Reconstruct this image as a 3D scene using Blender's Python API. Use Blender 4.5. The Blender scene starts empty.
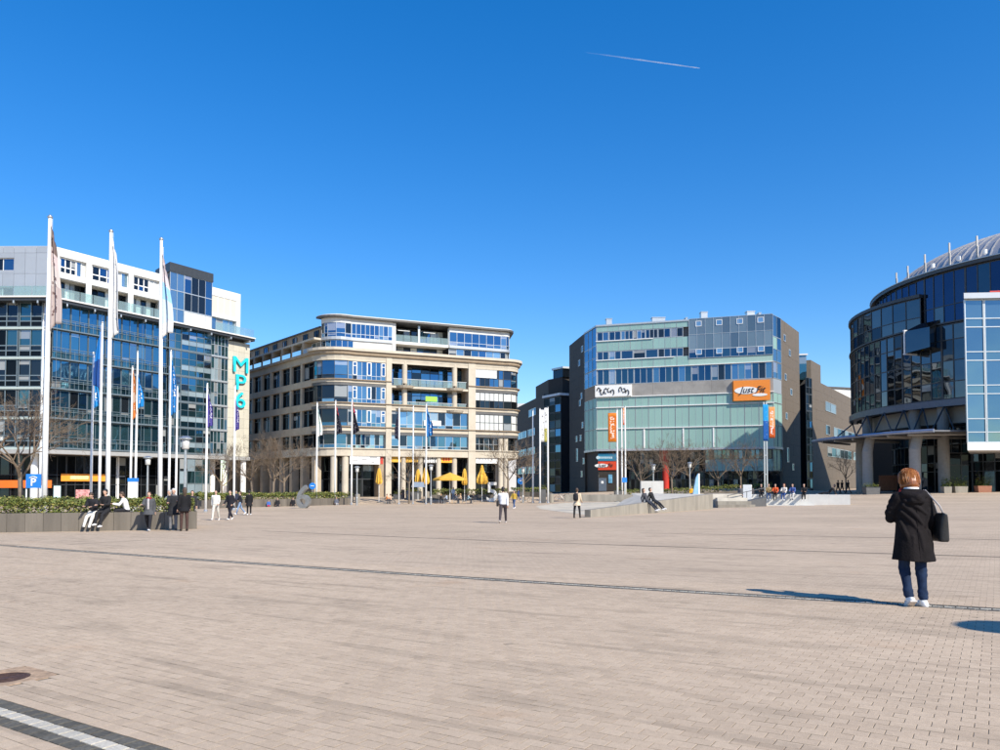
import bpy, bmesh, math, random
from math import sin, cos, tan, pi, radians, sqrt, atan2
from mathutils import Vector, Matrix, noise

# ------------------------------------------------------------------ camera, sky, sun, exposure
scene = bpy.context.scene
F, CX, CY, PITCH, EYE = 760.0, 500.0, 458.5, radians(2.0), 1.5   # photo pixels (1000 x 750)
cam_d = bpy.data.cameras.new('camera'); cam = bpy.data.objects.new('camera', cam_d)
scene.collection.objects.link(cam); scene.camera = cam
cam.location = (0, 0, EYE); cam.rotation_euler = (pi/2 + PITCH, 0, 0)
cam_d.sensor_width = 36; cam_d.lens = 36*F/1000; cam_d.shift_y = (CY - 375)/1000
cam_d.clip_start = .1; cam_d.clip_end = 30000

SUN_AZ, SUN_EL = radians(139), radians(38)      # clockwise from +Y
sun_vec = Vector((sin(SUN_AZ)*cos(SUN_EL), cos(SUN_AZ)*cos(SUN_EL), sin(SUN_EL)))
world = bpy.data.worlds.new('World'); scene.world = world; world.use_nodes = True
wn, wl = world.node_tree.nodes, world.node_tree.links
for n in list(wn): wn.remove(n)
sky_n = wn.new('ShaderNodeTexSky'); sky_n.sky_type = 'NISHITA'; sky_n.sun_disc = False
sky_n.sun_elevation = SUN_EL; sky_n.sun_rotation = SUN_AZ
sky_n.air_density = 1.0; sky_n.dust_density = .15; sky_n.ozone_density = 4.0; sky_n.altitude = 100
hs_n = wn.new('ShaderNodeHueSaturation'); hs_n.inputs['Saturation'].default_value = 1.48; hs_n.inputs['Value'].default_value = 1.15
hs_n.inputs['Hue'].default_value = .509
bg_n = wn.new('ShaderNodeBackground'); bg_n.inputs[1].default_value = .15
wo_n = wn.new('ShaderNodeOutputWorld')
gm_n = wn.new('ShaderNodeGamma'); gm_n.inputs[1].default_value = .84
wl.new(sky_n.outputs[0], gm_n.inputs[0]); wl.new(gm_n.outputs[0], hs_n.inputs['Color']); wl.new(hs_n.outputs[0], bg_n.inputs[0]); wl.new(bg_n.outputs[0], wo_n.inputs[0])
sun_d = bpy.data.lights.new('sun', 'SUN'); sun_d.energy = 4.6; sun_d.angle = radians(.53); sun_d.color = (1, .925, .80)
sun_o = bpy.data.objects.new('sun', sun_d); scene.collection.objects.link(sun_o)
sun_o.location = (60, -60, 80); sun_o.rotation_euler = (-sun_vec).to_track_quat('-Z', 'Y').to_euler()
vs = scene.view_settings
vs.view_transform = 'Standard'; vs.look = 'None'; vs.gamma = 1; vs.use_curve_mapping = False; vs.exposure = .52
scene.cycles.max_bounces = 6; scene.cycles.transparent_max_bounces = 8
scene.cycles.use_denoising = True

# ------------------------------------------------------------------ helpers
R = random.Random(7)
COL = scene.collection
def ray(px, py):
    x, y = (px - CX)/F, (CY - py)/F
    c, s = cos(PITCH), sin(PITCH)
    return Vector((x, c - y*s, s + y*c))
def at(px, py, Y):
    r = ray(px, py); t = Y/r.y
    return Vector((r.x*t, Y, EYE + r.z*t))
def sstep(a, b, x):
    t = min(1, max(0, (x-a)/(b-a))); return t*t*(3-2*t)
def gz(X, Y):
    Xc = max(-160, min(120, X)); Yc = max(-40, min(150, Y))
    z = -.0095*Yc + .018*(.5*(Xc + sqrt(Xc*Xc + 36)) - 3) + .003*Xc
    z += .9*sstep(103, 114, Y)*(1 - sstep(30, 60, X)) + .35*sstep(103, 114, Y)*sstep(5, 20, X)*(1 - sstep(30, 60, X))
    z += .45*sstep(62, 80, Y)*sstep(20, 40, X)*(1 - .3*sstep(103, 114, Y))
    return z
def ground(px, py):
    r = ray(px, py); t = 2.0; dt = .05
    while t < 400:
        p = Vector((0, 0, EYE)) + r*t
        if p.z <= gz(p.x, p.y):
            lo, hi = t-dt, t
            for _ in range(30):
                m = (lo+hi)/2; q = Vector((0, 0, EYE)) + r*m
                if q.z <= gz(q.x, q.y): hi = m
                else: lo = m
            q = Vector((0, 0, EYE)) + r*hi
            return Vector((q.x, q.y, gz(q.x, q.y)))
        t += dt
    q = Vector((0, 0, EYE)) + r*400
    return q
def gp(px, Y, dz=0):
    r = ray(px, 485); X = r.x/r.y*Y
    return Vector((X, Y, gz(X, Y)+dz))

def link(o, parent=None):
    COL.objects.link(o)
    if parent is not None: o.parent = parent
    return o
def tag(o, label=None, cat=None, group=None, kind=None):
    if label: o['label'] = label
    if cat: o['category'] = cat
    if group: o['group'] = group
    if kind: o['kind'] = kind
    return o
def empty(name, loc=(0, 0, 0), rz=0, label=None, cat=None, group=None):
    o = bpy.data.objects.new(name, None); o.empty_display_size = .3
    COL.objects.link(o); o.location = loc; o.rotation_euler = (0, 0, rz)
    return tag(o, label, cat, group)
def children(o): return [c for c in COL.objects if c.parent == o]
def copy_tree(o, parent=None, kids=None):
    if kids is None:
        kids = {}
        for c in COL.objects:
            if c.parent: kids.setdefault(c.parent.name, []).append(c)
    c = o.copy(); COL.objects.link(c); c.parent = parent
    for ch in kids.get(o.name, []): copy_tree(ch, c, kids)
    return c

class MB:
    def __init__(s): s.v = []; s.f = []; s.m = []
    def add(s, vs, fs, m=0):
        b = len(s.v); s.v += [tuple(v) for v in vs]; s.f += [tuple(i+b for i in f) for f in fs]; s.m += [m]*len(fs)
        return s
    def box(s, x0, x1, y0, y1, z0, z1, m=0):
        return s.hexa([(x0,y0,z0),(x1,y0,z0),(x1,y1,z0),(x0,y1,z0),(x0,y0,z1),(x1,y0,z1),(x1,y1,z1),(x0,y1,z1)], m)
    def hexa(s, v, m=0):
        return s.add(v, [(3,2,1,0),(4,5,6,7),(0,1,5,4),(1,2,6,5),(2,3,7,6),(3,0,4,7)], m)
    def prism(s, poly, z0, z1, m=0):
        n = len(poly); a = sum(poly[i][0]*poly[(i+1)%n][1]-poly[(i+1)%n][0]*poly[i][1] for i in range(n))
        if a < 0: poly = poly[::-1]
        g = lambda z, p: z(p[0], p[1]) if callable(z) else z
        vs = [(p[0], p[1], g(z0, p)) for p in poly] + [(p[0], p[1], g(z1, p)) for p in poly]
        return s.add(vs, [tuple(range(n))[::-1], tuple(range(n, 2*n))] + [(i, (i+1)%n, n+(i+1)%n, n+i) for i in range(n)], m)
    def tube(s, pts, rad, n=8, m=0, cap=True):
        pts = [Vector(p) for p in pts]
        if not isinstance(rad, (list, tuple)): rad = [rad]*len(pts)
        vs = []; fs = []
        up = None
        for i, p in enumerate(pts):
            d = (pts[min(i+1, len(pts)-1)] - pts[max(i-1, 0)])
            if d.length < 1e-9: d = Vector((0, 0, 1))
            d.normalize()
            if up is None: up = Vector((1, 0, 0)) if abs(d.x) < .9 else Vector((0, 1, 0))
            a = (up - d*up.dot(d)); a.normalize(); b = d.cross(a); up = a
            for k in range(n):
                t = 2*pi*k/n; vs.append(p + (a*cos(t) + b*sin(t))*rad[i])
        for i in range(len(pts)-1):
            for k in range(n):
                k2 = (k+1) % n; fs.append((i*n+k, i*n+k2, (i+1)*n+k2, (i+1)*n+k))
        if cap: fs += [tuple(range(n))[::-1], tuple(range((len(pts)-1)*n, len(pts)*n))]
        return s.add(vs, fs, m)
    def lathe(s, prof, n=12, c=(0, 0, 0), m=0):
        return s.tube([(c[0], c[1], c[2]+z) for r, z in prof], [max(r, 1e-4) for r, z in prof], n, m)
    def ball(s, c, r, n=10, k=7, m=0):
        if not isinstance(r, (tuple, list)): r = (r, r, r)
        vs = []; fs = []
        for i in range(k+1):
            a = pi*i/k - pi/2
            for j in range(n):
                b = 2*pi*j/n; vs.append((c[0]+r[0]*cos(a)*cos(b), c[1]+r[1]*cos(a)*sin(b), c[2]+r[2]*sin(a)))
        for i in range(k):
            for j in range(n):
                j2 = (j+1) % n; fs.append((i*n+j, i*n+j2, (i+1)*n+j2, (i+1)*n+j))
        return s.add(vs, fs, m)
    def cap(s, p0, r0, p1, r1, n=10):
        """closed round-ended cone"""
        p0, p1 = Vector(p0), Vector(p1); d = p1-p0
        if d.length < 1e-6: return s.ball(p0, max(r0, r1))
        d.normalize(); pts = []; rr = []
        for a in (-85, -60, -30): pts.append(p0 + d*r0*sin(radians(a))); rr.append(r0*cos(radians(a)))
        pts.append(p0); rr.append(r0); pts.append(p1); rr.append(r1)
        for a in (30, 60, 85): pts.append(p1 + d*r1*sin(radians(a))); rr.append(r1*cos(radians(a)))
        return s.tube(pts, rr, n)
    def shift(s, off):
        s.v = [(a-off[0], b-off[1], c-off[2]) for a, b, c in s.v]; return s
    def mesh(s, name, mats=(), smooth=False):
        me = bpy.data.meshes.new(name); me.from_pydata(s.v, [], s.f)
        for m in (mats if isinstance(mats, (list, tuple)) else [mats]): me.materials.append(m)
        if s.m and max(s.m) > 0: me.polygons.foreach_set('material_index', s.m)
        if smooth: me.polygons.foreach_set('use_smooth', [True]*len(s.f))
        me.update(); return me
    def build(s, name, mats, parent=None, smooth=False, rel=None):
        """rel: world base of the parent; vertices are world coordinates and get shifted to it"""
        if rel is not None: s.shift(rel)
        o = bpy.data.objects.new(name, s.mesh(name, mats, smooth)); return link(o, parent)

# ------------------------------------------------------------------ materials
MATS = {}
def nodes(name):
    m = bpy.data.materials.new(name); m.use_nodes = True
    nt = m.node_tree; p = nt.nodes['Principled BSDF']
    return m, nt, p
def mat(name, col, rough=.6, metal=0, var=.12, scale=3.0, bump=0, spec=.5, obj_var=0, streak=0):
    if name in MATS: return MATS[name]
    m, nt, p = nodes(name); N, L = nt.nodes, nt.links
    p.inputs['Roughness'].default_value = rough; p.inputs['Metallic'].default_value = metal
    p.inputs['Specular IOR Level'].default_value = spec
    tc = N.new('ShaderNodeNewGeometry')
    mp = N.new('ShaderNodeMapping'); L.new(tc.outputs['Position'], mp.inputs[0])
    if streak: mp.inputs['Scale'].default_value = (1, 1, .12)
    nz = N.new('ShaderNodeTexNoise'); nz.inputs['Scale'].default_value = scale; nz.inputs['Detail'].default_value = 5
    nz.inputs['Roughness'].default_value = .65
    L.new(mp.outputs[0], nz.inputs[0])
    mr = N.new('ShaderNodeMapRange'); mr.inputs[1].default_value = .3; mr.inputs[2].default_value = .7
    mr.inputs[3].default_value = 1-var; mr.inputs[4].default_value = 1+var
    L.new(nz.outputs[0], mr.inputs[0])
    last = mr.outputs[0]
    if obj_var:
        oi = N.new('ShaderNodeObjectInfo'); m2 = N.new('ShaderNodeMapRange')
        m2.inputs[3].default_value = 1-obj_var; m2.inputs[4].default_value = 1+obj_var
        L.new(oi.outputs['Random'], m2.inputs[0]); mu = N.new('ShaderNodeMath'); mu.operation = 'MULTIPLY'
        L.new(last, mu.inputs[0]); L.new(m2.outputs[0], mu.inputs[1]); last = mu.outputs[0]
    vm = N.new('ShaderNodeVectorMath'); vm.operation = 'SCALE'; vm.inputs[0].default_value = col
    L.new(last, vm.inputs['Scale']); L.new(vm.outputs[0], p.inputs['Base Color'])
    if bump:
        b = N.new('ShaderNodeBump'); b.inputs['Strength'].default_value = bump; b.inputs['Distance'].default_value = .02
        n2 = N.new('ShaderNodeTexNoise'); n2.inputs['Scale'].default_value = scale*8; n2.inputs['Detail'].default_value = 3
        L.new(tc.outputs['Position'], n2.inputs[0]); L.new(n2.outputs[0], b.inputs['Height']); L.new(b.outputs[0], p.inputs['Normal'])
    MATS[name] = m; return m
def glass(name, inner, tint, refl=.35, rough=.02, wav=.035, ivar=.5, blind=.0):
    """coated facade glass: dark room behind, tinted mirror in front, every pane slightly out of true"""
    if name in MATS: return MATS[name]
    m, nt, p = nodes(name); N, L = nt.nodes, nt.links; N.remove(p)
    out = N['Material Output']
    oi = N.new('ShaderNodeObjectInfo'); geo = N.new('ShaderNodeNewGeometry')
    mr = N.new('ShaderNodeMapRange'); mr.inputs[3].default_value = 1-ivar; mr.inputs[4].default_value = 1+ivar
    L.new(oi.outputs['Random'], mr.inputs[0])
    vm = N.new('ShaderNodeVectorMath'); vm.operation = 'SCALE'; vm.inputs[0].default_value = inner
    L.new(mr.outputs[0], vm.inputs['Scale'])
    df = N.new('ShaderNodeBsdfDiffuse')
    if blind:      # some panes have a pale roller blind drawn part of the way down inside
        tc = N.new('ShaderNodeTexCoord'); sz = N.new('ShaderNodeSeparateXYZ'); L.new(tc.outputs['Generated'], sz.inputs[0])
        def rnd(k):
            a = N.new('ShaderNodeMath'); a.operation = 'MULTIPLY'; a.inputs[1].default_value = k; L.new(oi.outputs['Random'], a.inputs[0])
            b = N.new('ShaderNodeMath'); b.operation = 'FRACT'; L.new(a.outputs[0], b.inputs[0]); return b.outputs[0]
        def cmp_(a, b, const=None):
            q = N.new('ShaderNodeMath'); q.operation = 'GREATER_THAN'; L.new(a, q.inputs[0])
            if const is None: L.new(b, q.inputs[1])
            else: q.inputs[1].default_value = const
            return q.outputs[0]
        on = cmp_(rnd(37.13), None, 1-blind); low = cmp_(sz.outputs[2], rnd(91.7))
        mu_ = N.new('ShaderNodeMath'); mu_.operation = 'MULTIPLY'; L.new(on, mu_.inputs[0]); L.new(low, mu_.inputs[1])
        mc = N.new('ShaderNodeMix'); mc.data_type = 'RGBA'; L.new(mu_.outputs[0], mc.inputs[0]); L.new(vm.outputs[0], mc.inputs[6]); mc.inputs[7].default_value = (.33, .34, .33, 1)
        L.new(mc.outputs[2], df.inputs[0])
    else: L.new(vm.outputs[0], df.inputs[0])
    gl = N.new('ShaderNodeBsdfGlossy'); gl.inputs[0].default_value = (*tint, 1); gl.inputs['Roughness'].default_value = rough
    nz = N.new('ShaderNodeTexNoise'); nz.inputs['Scale'].default_value = .35; nz.inputs['Detail'].default_value = 1
    wn_ = N.new('ShaderNodeTexWhiteNoise'); wn_.noise_dimensions = '1D'; L.new(oi.outputs['Random'], wn_.inputs['W'])
    sub = N.new('ShaderNodeVectorMath'); sub.operation = 'SUBTRACT'; sub.inputs[1].default_value = (.5, .5, .5)
    L.new(wn_.outputs['Color'], sub.inputs[0])
    sc = N.new('ShaderNodeVectorMath'); sc.operation = 'SCALE'; sc.inputs['Scale'].default_value = wav
    L.new(sub.outputs[0], sc.inputs[0])
    ad = N.new('ShaderNodeVectorMath'); ad.operation = 'ADD'
    bp = N.new('ShaderNodeBump'); bp.inputs['Strength'].default_value = .5; bp.inputs['Distance'].default_value = .05
    L.new(geo.outputs['Position'], nz.inputs[0]); L.new(nz.outputs[0], bp.inputs['Height'])
    L.new(bp.outputs[0], ad.inputs[0]); L.new(sc.outputs[0], ad.inputs[1])
    no = N.new('ShaderNodeVectorMath'); no.operation = 'NORMALIZE'; L.new(ad.outputs[0], no.inputs[0])
    L.new(no.outputs[0], gl.inputs['Normal'])
    fr = N.new('ShaderNodeLayerWeight'); fr.inputs['Blend'].default_value = .25
    fm = N.new('ShaderNodeMapRange'); fm.inputs[3].default_value = refl; fm.inputs[4].default_value = min(1, refl+.5)
    L.new(fr.outputs['Fresnel'], fm.inputs[0])
    mx = N.new('ShaderNodeMixShader'); L.new(fm.outputs[0], mx.inputs[0]); L.new(df.outputs[0], mx.inputs[1]); L.new(gl.outputs[0], mx.inputs[2])
    L.new(mx.outputs[0], out.inputs[0]); MATS[name] = m; return m
def clear_glass(name, tint, amount=.25):
    if name in MATS: return MATS[name]
    m, nt, p = nodes(name); N, L = nt.nodes, nt.links; N.remove(p); out = N['Material Output']
    tr = N.new('ShaderNodeBsdfTransparent'); tr.inputs[0].default_value = (*tint, 1)
    gl = N.new('ShaderNodeBsdfGlossy'); gl.inputs['Roughness'].default_value = .03
    fr = N.new('ShaderNodeFresnel'); mx = N.new('ShaderNodeMixShader')
    df = N.new('ShaderNodeBsdfDiffuse'); df.inputs[0].default_value = (*[t*.7 for t in tint], 1)
    m0 = N.new('ShaderNodeMixShader'); m0.inputs[0].default_value = amount
    L.new(tr.outputs[0], m0.inputs[1]); L.new(df.outputs[0], m0.inputs[2])
    L.new(fr.outputs[0], mx.inputs[0]); L.new(m0.outputs[0], mx.inputs[1]); L.new(gl.outputs[0], mx.inputs[2])
    L.new(mx.outputs[0], out.inputs[0]); MATS[name] = m; return m

UA = radians(-33.2); UX, UY = cos(UA), sin(UA); VX, VY = -UY, UX     # direction of the paving rows
SL, SW = .15, .105                                                   # paving stone
def uv2xy(u, v): return (u*UX + v*VX, u*UY + v*VY)
def xy2uv(x, y): return (x*UX + y*UY, x*VX + y*VY)
def paving_material(name, c1, c2, bed=False):
    m, nt, p = nodes(name); N, L = nt.nodes, nt.links
    p.inputs['Roughness'].default_value = .82; p.inputs['Specular IOR Level'].default_value = .25
    geo = N.new('ShaderNodeNewGeometry')
    rot = N.new('ShaderNodeVectorRotate'); rot.rotation_type = 'Z_AXIS'; rot.inputs['Angle'].default_value = -UA
    L.new(geo.outputs['Position'], rot.inputs[0])
    br = N.new('ShaderNodeTexBrick'); br.offset = .5; br.offset_frequency = 2; br.squash = 1
    br.inputs['Scale'].default_value = 1; br.inputs['Brick Width'].default_value = SL; br.inputs['Row Height'].default_value = SW
    br.inputs['Mortar Size'].default_value = .0028; br.inputs['Mortar Smooth'].default_value = .3; br.inputs['Bias'].default_value = 0
    br.inputs['Color1'].default_value = (*c1, 1); br.inputs['Color2'].default_value = (*c2, 1)
    br.inputs['Mortar'].default_value = (.25, .20, .145, 1)
    flat = N.new('ShaderNodeVectorMath'); flat.operation = 'MULTIPLY'; flat.inputs[1].default_value = (1, 1, 0)
    L.new(rot.outputs[0], flat.inputs[0]); L.new(flat.outputs[0], br.inputs[0])
    def nz(scale, detail, sx, sy, rough=.55):
        mp = N.new('ShaderNodeMapping'); mp.inputs['Scale'].default_value = (sx, sy, 1); L.new(flat.outputs[0], mp.inputs[0])
        t = N.new('ShaderNodeTexNoise'); t.inputs['Scale'].default_value = scale; t.inputs['Detail'].default_value = detail
        t.inputs['Roughness'].default_value = rough; L.new(mp.outputs[0], t.inputs[0]); return t.outputs[0]
    def mr(x, a, b, c, d):
        q = N.new('ShaderNodeMapRange'); q.inputs[1].default_value = a; q.inputs[2].default_value = b
        q.inputs[3].default_value = c; q.inputs[4].default_value = d; L.new(x, q.inputs[0]); return q.outputs[0]
    def mul(a, b):
        q = N.new('ShaderNodeMath'); q.operation = 'MULTIPLY'; L.new(a, q.inputs[0]); L.new(b, q.inputs[1]); return q.outputs[0]
    grain = mul(mr(nz(150, 2, 1, 1, .8), .3, .7, .78, 1.22), mr(nz(26, 3, 1, 1, .8), .3, .7, .90, 1.10))
    cloud = mr(nz(.16, 4, .55, 1.4), .32, .68, .90, 1.08)
    patch = mr(nz(1.1, 3, .45, 1.6), .55, .66, 1.0, .85)
    spots = mr(nz(3.1, 2, 1, 1, .5), .735, .765, 1.0, .62)      # old chewing gum and drips
    rows = mr(nz(1.3, 2, .2, 2.6), .61, .66, 1.0, .83)           # relaid rows of another batch
    tone = mul(mul(mul(mul(grain, cloud), patch), spots), rows)
    sc = N.new('ShaderNodeVectorMath'); sc.operation = 'SCALE'; L.new(br.outputs['Color'], sc.inputs[0]); L.new(tone, sc.inputs['Scale'])
    rust = mr(nz(.7, 3, .8, 1.2), .64, .74, 0, .3)
    mx = N.new('ShaderNodeMix'); mx.data_type = 'RGBA'; mx.blend_type = 'MULTIPLY'; L.new(rust, mx.inputs[0])
    L.new(sc.outputs[0], mx.inputs[6]); mx.inputs[7].default_value = (.93, .72, .55, 1)
    L.new(mx.outputs[2], p.inputs['Base Color'])
    b = N.new('ShaderNodeBump'); b.inputs['Strength'].default_value = .35; b.inputs['Distance'].default_value = .004
    L.new(nz(190, 3, 1, 1, .7), b.inputs['Height']); L.new(b.outputs[0], p.inputs['Normal'])
    MATS[name] = m; return m
M_pave = paving_material('paving', (.52, .405, .29), (.455, .35, .248))
M_dark_sett = mat('dark_sett', (.115, .108, .092), .85, var=.3, scale=40, bump=.3, obj_var=.2, spec=.15)
M_white_sett = mat('white_sett', (.50, .46, .38), .75, var=.2, scale=60, bump=.25, obj_var=.12)
M_bed = mat('joint_sand', (.22, .18, .13), .95, var=.3, scale=50)
M_conc = mat('concrete', (.25, .225, .185), .85, var=.25, scale=1.5, bump=.3, streak=1)
M_conc_pale = mat('concrete_pale', (.50, .46, .39), .8, var=.18, scale=1.2, bump=.2)
M_white = mat('white_paint', (.78, .78, .76), .45, var=.05)
M_white_render = mat('white_render', (.66, .65, .62), .7, var=.05, scale=.6)
M_stone = mat('sandstone', (.49, .435, .345), .75, var=.10, scale=.8, obj_var=.05)
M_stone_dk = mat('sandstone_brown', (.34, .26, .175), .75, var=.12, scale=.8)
M_cream = mat('cream_stone', (.52, .49, .40), .7, var=.06, scale=.7, obj_var=.07)
M_greypanel = mat('grey_metal_panel', (.42, .44, .46), .4, .35, var=.04, scale=.5, obj_var=.05)
M_steel = mat('steel_frame', (.50, .53, .54), .4, .5, var=.05)
M_darkframe = mat('dark_frame', (.06, .065, .07), .45, .4, var=.1)
M_black = mat('black_interior', (.012, .012, .013), .8, var=.2)
M_roof = mat('roof_dark', (.09, .085, .08), .6, .2, var=.15)
M_brick_dk = mat('dark_clinker', (.032, .026, .021), .75, var=.2, scale=2.5, bump=.2)
M_brick = mat('brown_clinker', (.135, .108, .08), .75, var=.14, scale=2.5, bump=.2)
M_orange = mat('orange_sign', (.80, .25, .03), .45, var=.04)
M_red = mat('red_paint', (.55, .035, .02), .5, var=.08)
M_yellow = mat('yellow_cloth', (.66, .38, .05), .8, var=.15, scale=4)
M_blue_sign = mat('blue_sign', (.02, .20, .62), .4, var=.04)
M_teal = mat('turquoise_letter', (.02, .55, .66), .4, var=.03)
M_ink = mat('ink', (.02, .02, .022), .6, var=.1)
M_silver = mat('silver_metal', (.55, .55, .54), .35, .8, var=.08)
M_dome = mat('dome_metal', (.42, .42, .43), .45, .5, var=.10, scale=.7)
M_grey_dk = mat('grey_dark', (.10, .10, .10), .6, var=.12)
G_blue = glass('glass_blue', (.012, .03, .05), (.15, .36, .62), .42, blind=.3)
G_blue2 = glass('glass_blue_light', (.05, .10, .14), (.24, .46, .68), .42, blind=.35)
G_teal = glass('glass_teal', (.02, .05, .055), (.16, .35, .44), .42, blind=.22)
G_dark = glass('glass_dark', (.010, .013, .016), (.16, .21, .27), .22, blind=.22)
G_black = glass('glass_black', (.006, .007, .008), (.10, .12, .14), .12)
G_green = glass('glass_green_milky', (.27, .42, .37), (.45, .60, .60), .12, .25, .01, .06)
G_rot = glass('glass_rotunda', (.010, .012, .014), (.19, .22, .255), .50, .015, .05)
G_navy = glass('glass_navy', (.010, .022, .034), (.10, .23, .36), .42, blind=.15)
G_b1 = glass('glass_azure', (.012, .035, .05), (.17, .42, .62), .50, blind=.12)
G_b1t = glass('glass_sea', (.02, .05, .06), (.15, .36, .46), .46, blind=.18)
G_box = glass('glass_box', (.05, .085, .10), (.28, .44, .55), .42)
G_sky = glass('glass_pale', (.12, .19, .23), (.40, .60, .78), .45)
G_blind2 = glass('glass_half_blind', (.26, .33, .36), (.30, .45, .55), .22, .05, .02, .25)
M_steel_dk = mat('steel_blue_grey', (.20, .25, .27), .45, .5, var=.08)
G_blind = glass('glass_blind', (.62, .62, .58), (.45, .55, .65), .10, .1, .01, .08)
C_rail = clear_glass('railing_glass', (.72, .86, .84), .22)

# ------------------------------------------------------------------ facade paths
class Path:
    """a facade line on the ground plan; w is the distance in front of it"""
    def __init__(s, pts):
        s.p = [Vector((a, b)) for a, b in pts]; s.S = [0]
        for a, b in zip(s.p, s.p[1:]): s.S.append(s.S[-1] + (b-a).length)
        s.L = s.S[-1]; s.N = []
        dirs = [(b-a).normalized() for a, b in zip(s.p, s.p[1:])]
        nr = [Vector((d.y, -d.x)) for d in dirs]
        for i in range(len(s.p)):
            a = nr[max(0, i-1)]; b = nr[min(len(nr)-1, i)]
            n = (a+b).normalized(); s.N.append(n/max(.3, n.dot(a)))
    def pt(s, q, w=0, z=0):
        i = 0
        while i < len(s.S)-2 and q > s.S[i+1]: i += 1
        t = (q - s.S[i])/(s.S[i+1]-s.S[i])
        a = s.p[i] + s.N[i]*w; b = s.p[i+1] + s.N[i+1]*w; c = a.lerp(b, t)
        return Vector((c.x, c.y, z))
    def ang(s, q):
        a, b = s.pt(max(0, q-.05)), s.pt(min(s.L, q+.05)); return atan2(b.y-a.y, b.x-a.x)
    def px(s, x, w=0):
        """distance along the path that shows at picture column x"""
        g = lambda q: (lambda p: p.x/p.y - (x-CX)/F)(s.pt(q, w))
        lo = 0; n = 400; best = None
        for i in range(n):
            a, b = g(s.L*i/n), g(s.L*(i+1)/n)
            if a <= 0 <= b or b <= 0 <= a:
                best = s.L*(i + a/(a-b+1e-12))/n; break
        if best is None: best = 0 if abs(g(0)) < abs(g(s.L)) else s.L
        return best
    def band(s, mb, s0, s1, w0, w1, z0, z1, m=0):
        qs = [s0] + [q for q in s.S if s0+1e-4 < q < s1-1e-4] + [s1]; vs = []; fs = []
        for q in qs:
            for w, z in ((w0, z0), (w1, z0), (w1, z1), (w0, z1)): vs.append(s.pt(q, w, z))
        for i in range(len(qs)-1):
            for k in range(4): fs.append((4*i+k, 4*i+(k+1) % 4, 4*i+4+(k+1) % 4, 4*i+4+k))
        e = 4*(len(qs)-1); fs += [(3, 2, 1, 0), (e, e+1, e+2, e+3)]
        return mb.add(vs, fs, m)
def fillet(a, b, c, r, n=6):
    a, b, c = Vector(a), Vector(b), Vector(c); d1 = (a-b).normalized(); d2 = (c-b).normalized()
    th = d1.angle(d2)/2; t = r/tan(th); p0 = b+d1*t; p1 = b+d2*t
    ctr = b + (d1+d2).normalized()*(r/sin(th)); out = []
    a0 = atan2(p0.y-ctr.y, p0.x-ctr.x); a1 = atan2(p1.y-ctr.y, p1.x-ctr.x)
    da = (a1-a0+pi) % (2*pi) - pi
    for i in range(n+1):
        t_ = a0 + da*i/n; out.append((ctr.x+r*cos(t_), ctr.y+r*sin(t_)))
    return out

class Bld:
    def __init__(s, name, base, label, cat='building', group=None):
        s.base = Vector(base); s.root = empty(name, base, 0, label, cat, group)
    def part(s, name, mb, m, parent=None, smooth=False):
        return mb.build(name, m, parent or s.root, smooth, s.base)
    def band(s, name, path, s0, s1, w0, w1, z0, z1, m, parent=None):
        return s.part(name, path.band(MB(), s0, s1, w0, w1, z0, z1), m, parent)
    def window(s, path, s0, s1, z0, z1, cols, rows=(1,), fm=None, gm=None, w=0, fw=.06, fd=.08, name='window', spandrel=None, pane='pane', edges=None):
        """one window: a frame mesh with mullions and a pane object per opening; gm is a list of (material, weight)"""
        mb = MB(); us = edges or [s0 + (s1-s0)*i/cols for i in range(cols+1)]
        zs = [z0]; tot = sum(rows)
        for r in rows: zs.append(zs[-1] + (z1-z0)*r/tot)
        for i, u in enumerate(us):
            a, b = (u, u+fw) if i == 0 else (u-fw, u) if i == len(us)-1 else (u-fw/2, u+fw/2)
            path.band(mb, a, b, w-.05, w+fd, z0, z1)
        for i, z in enumerate(zs):
            a, b = (z, z+fw) if i == 0 else (z-fw, z) if i == len(zs)-1 else (z-fw/2, z+fw/2)
            path.band(mb, s0+fw, s1-fw, w-.04, w+fd-.012, a, b)
        fr = s.part(name, mb, fm)
        ms, ws = zip(*gm)
        for i in range(len(us)-1):
            for j in range(len(rows)):
                m = R.choices(ms, ws)[0]
                if spandrel and j in spandrel: m = spandrel[j]
                a, b = path.pt(us[i]+.01, w), path.pt(us[i+1]-.01, w)
                d = (b-a); ln = d.length; d.normalize(); n = Vector((d.y, -d.x, 0))
                za, zb = zs[j]+.01, zs[j+1]-.01
                key = (round(ln, 2), round(zb-za, 2), m.name)
                me = PANES.get(key)
                if me is None:
                    me = MB().box(-ln/2, ln/2, -.015, .015, -(zb-za)/2, (zb-za)/2).mesh(pane, m); PANES[key] = me
                o = bpy.data.objects.new(pane, me); link(o, fr)
                c = (a+b)/2; c.z = (za+zb)/2
                o.location = c - s.base; o.rotation_euler = (0, 0, atan2(d.y, d.x))
        return fr
    def text(s, name, txt, size, m, loc, ang, depth=.08, parent=None, align='CENTER', shear=0, sx=1, tilt=pi/2):
        o = text_obj(name, txt, size, m, depth, align, shear)
        o.parent = parent or s.root; o.location = Vector(loc)-s.base; o.rotation_euler = (tilt, 0, ang); o.scale = (sx, 1, 1)
        return o
PANES = {}
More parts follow.
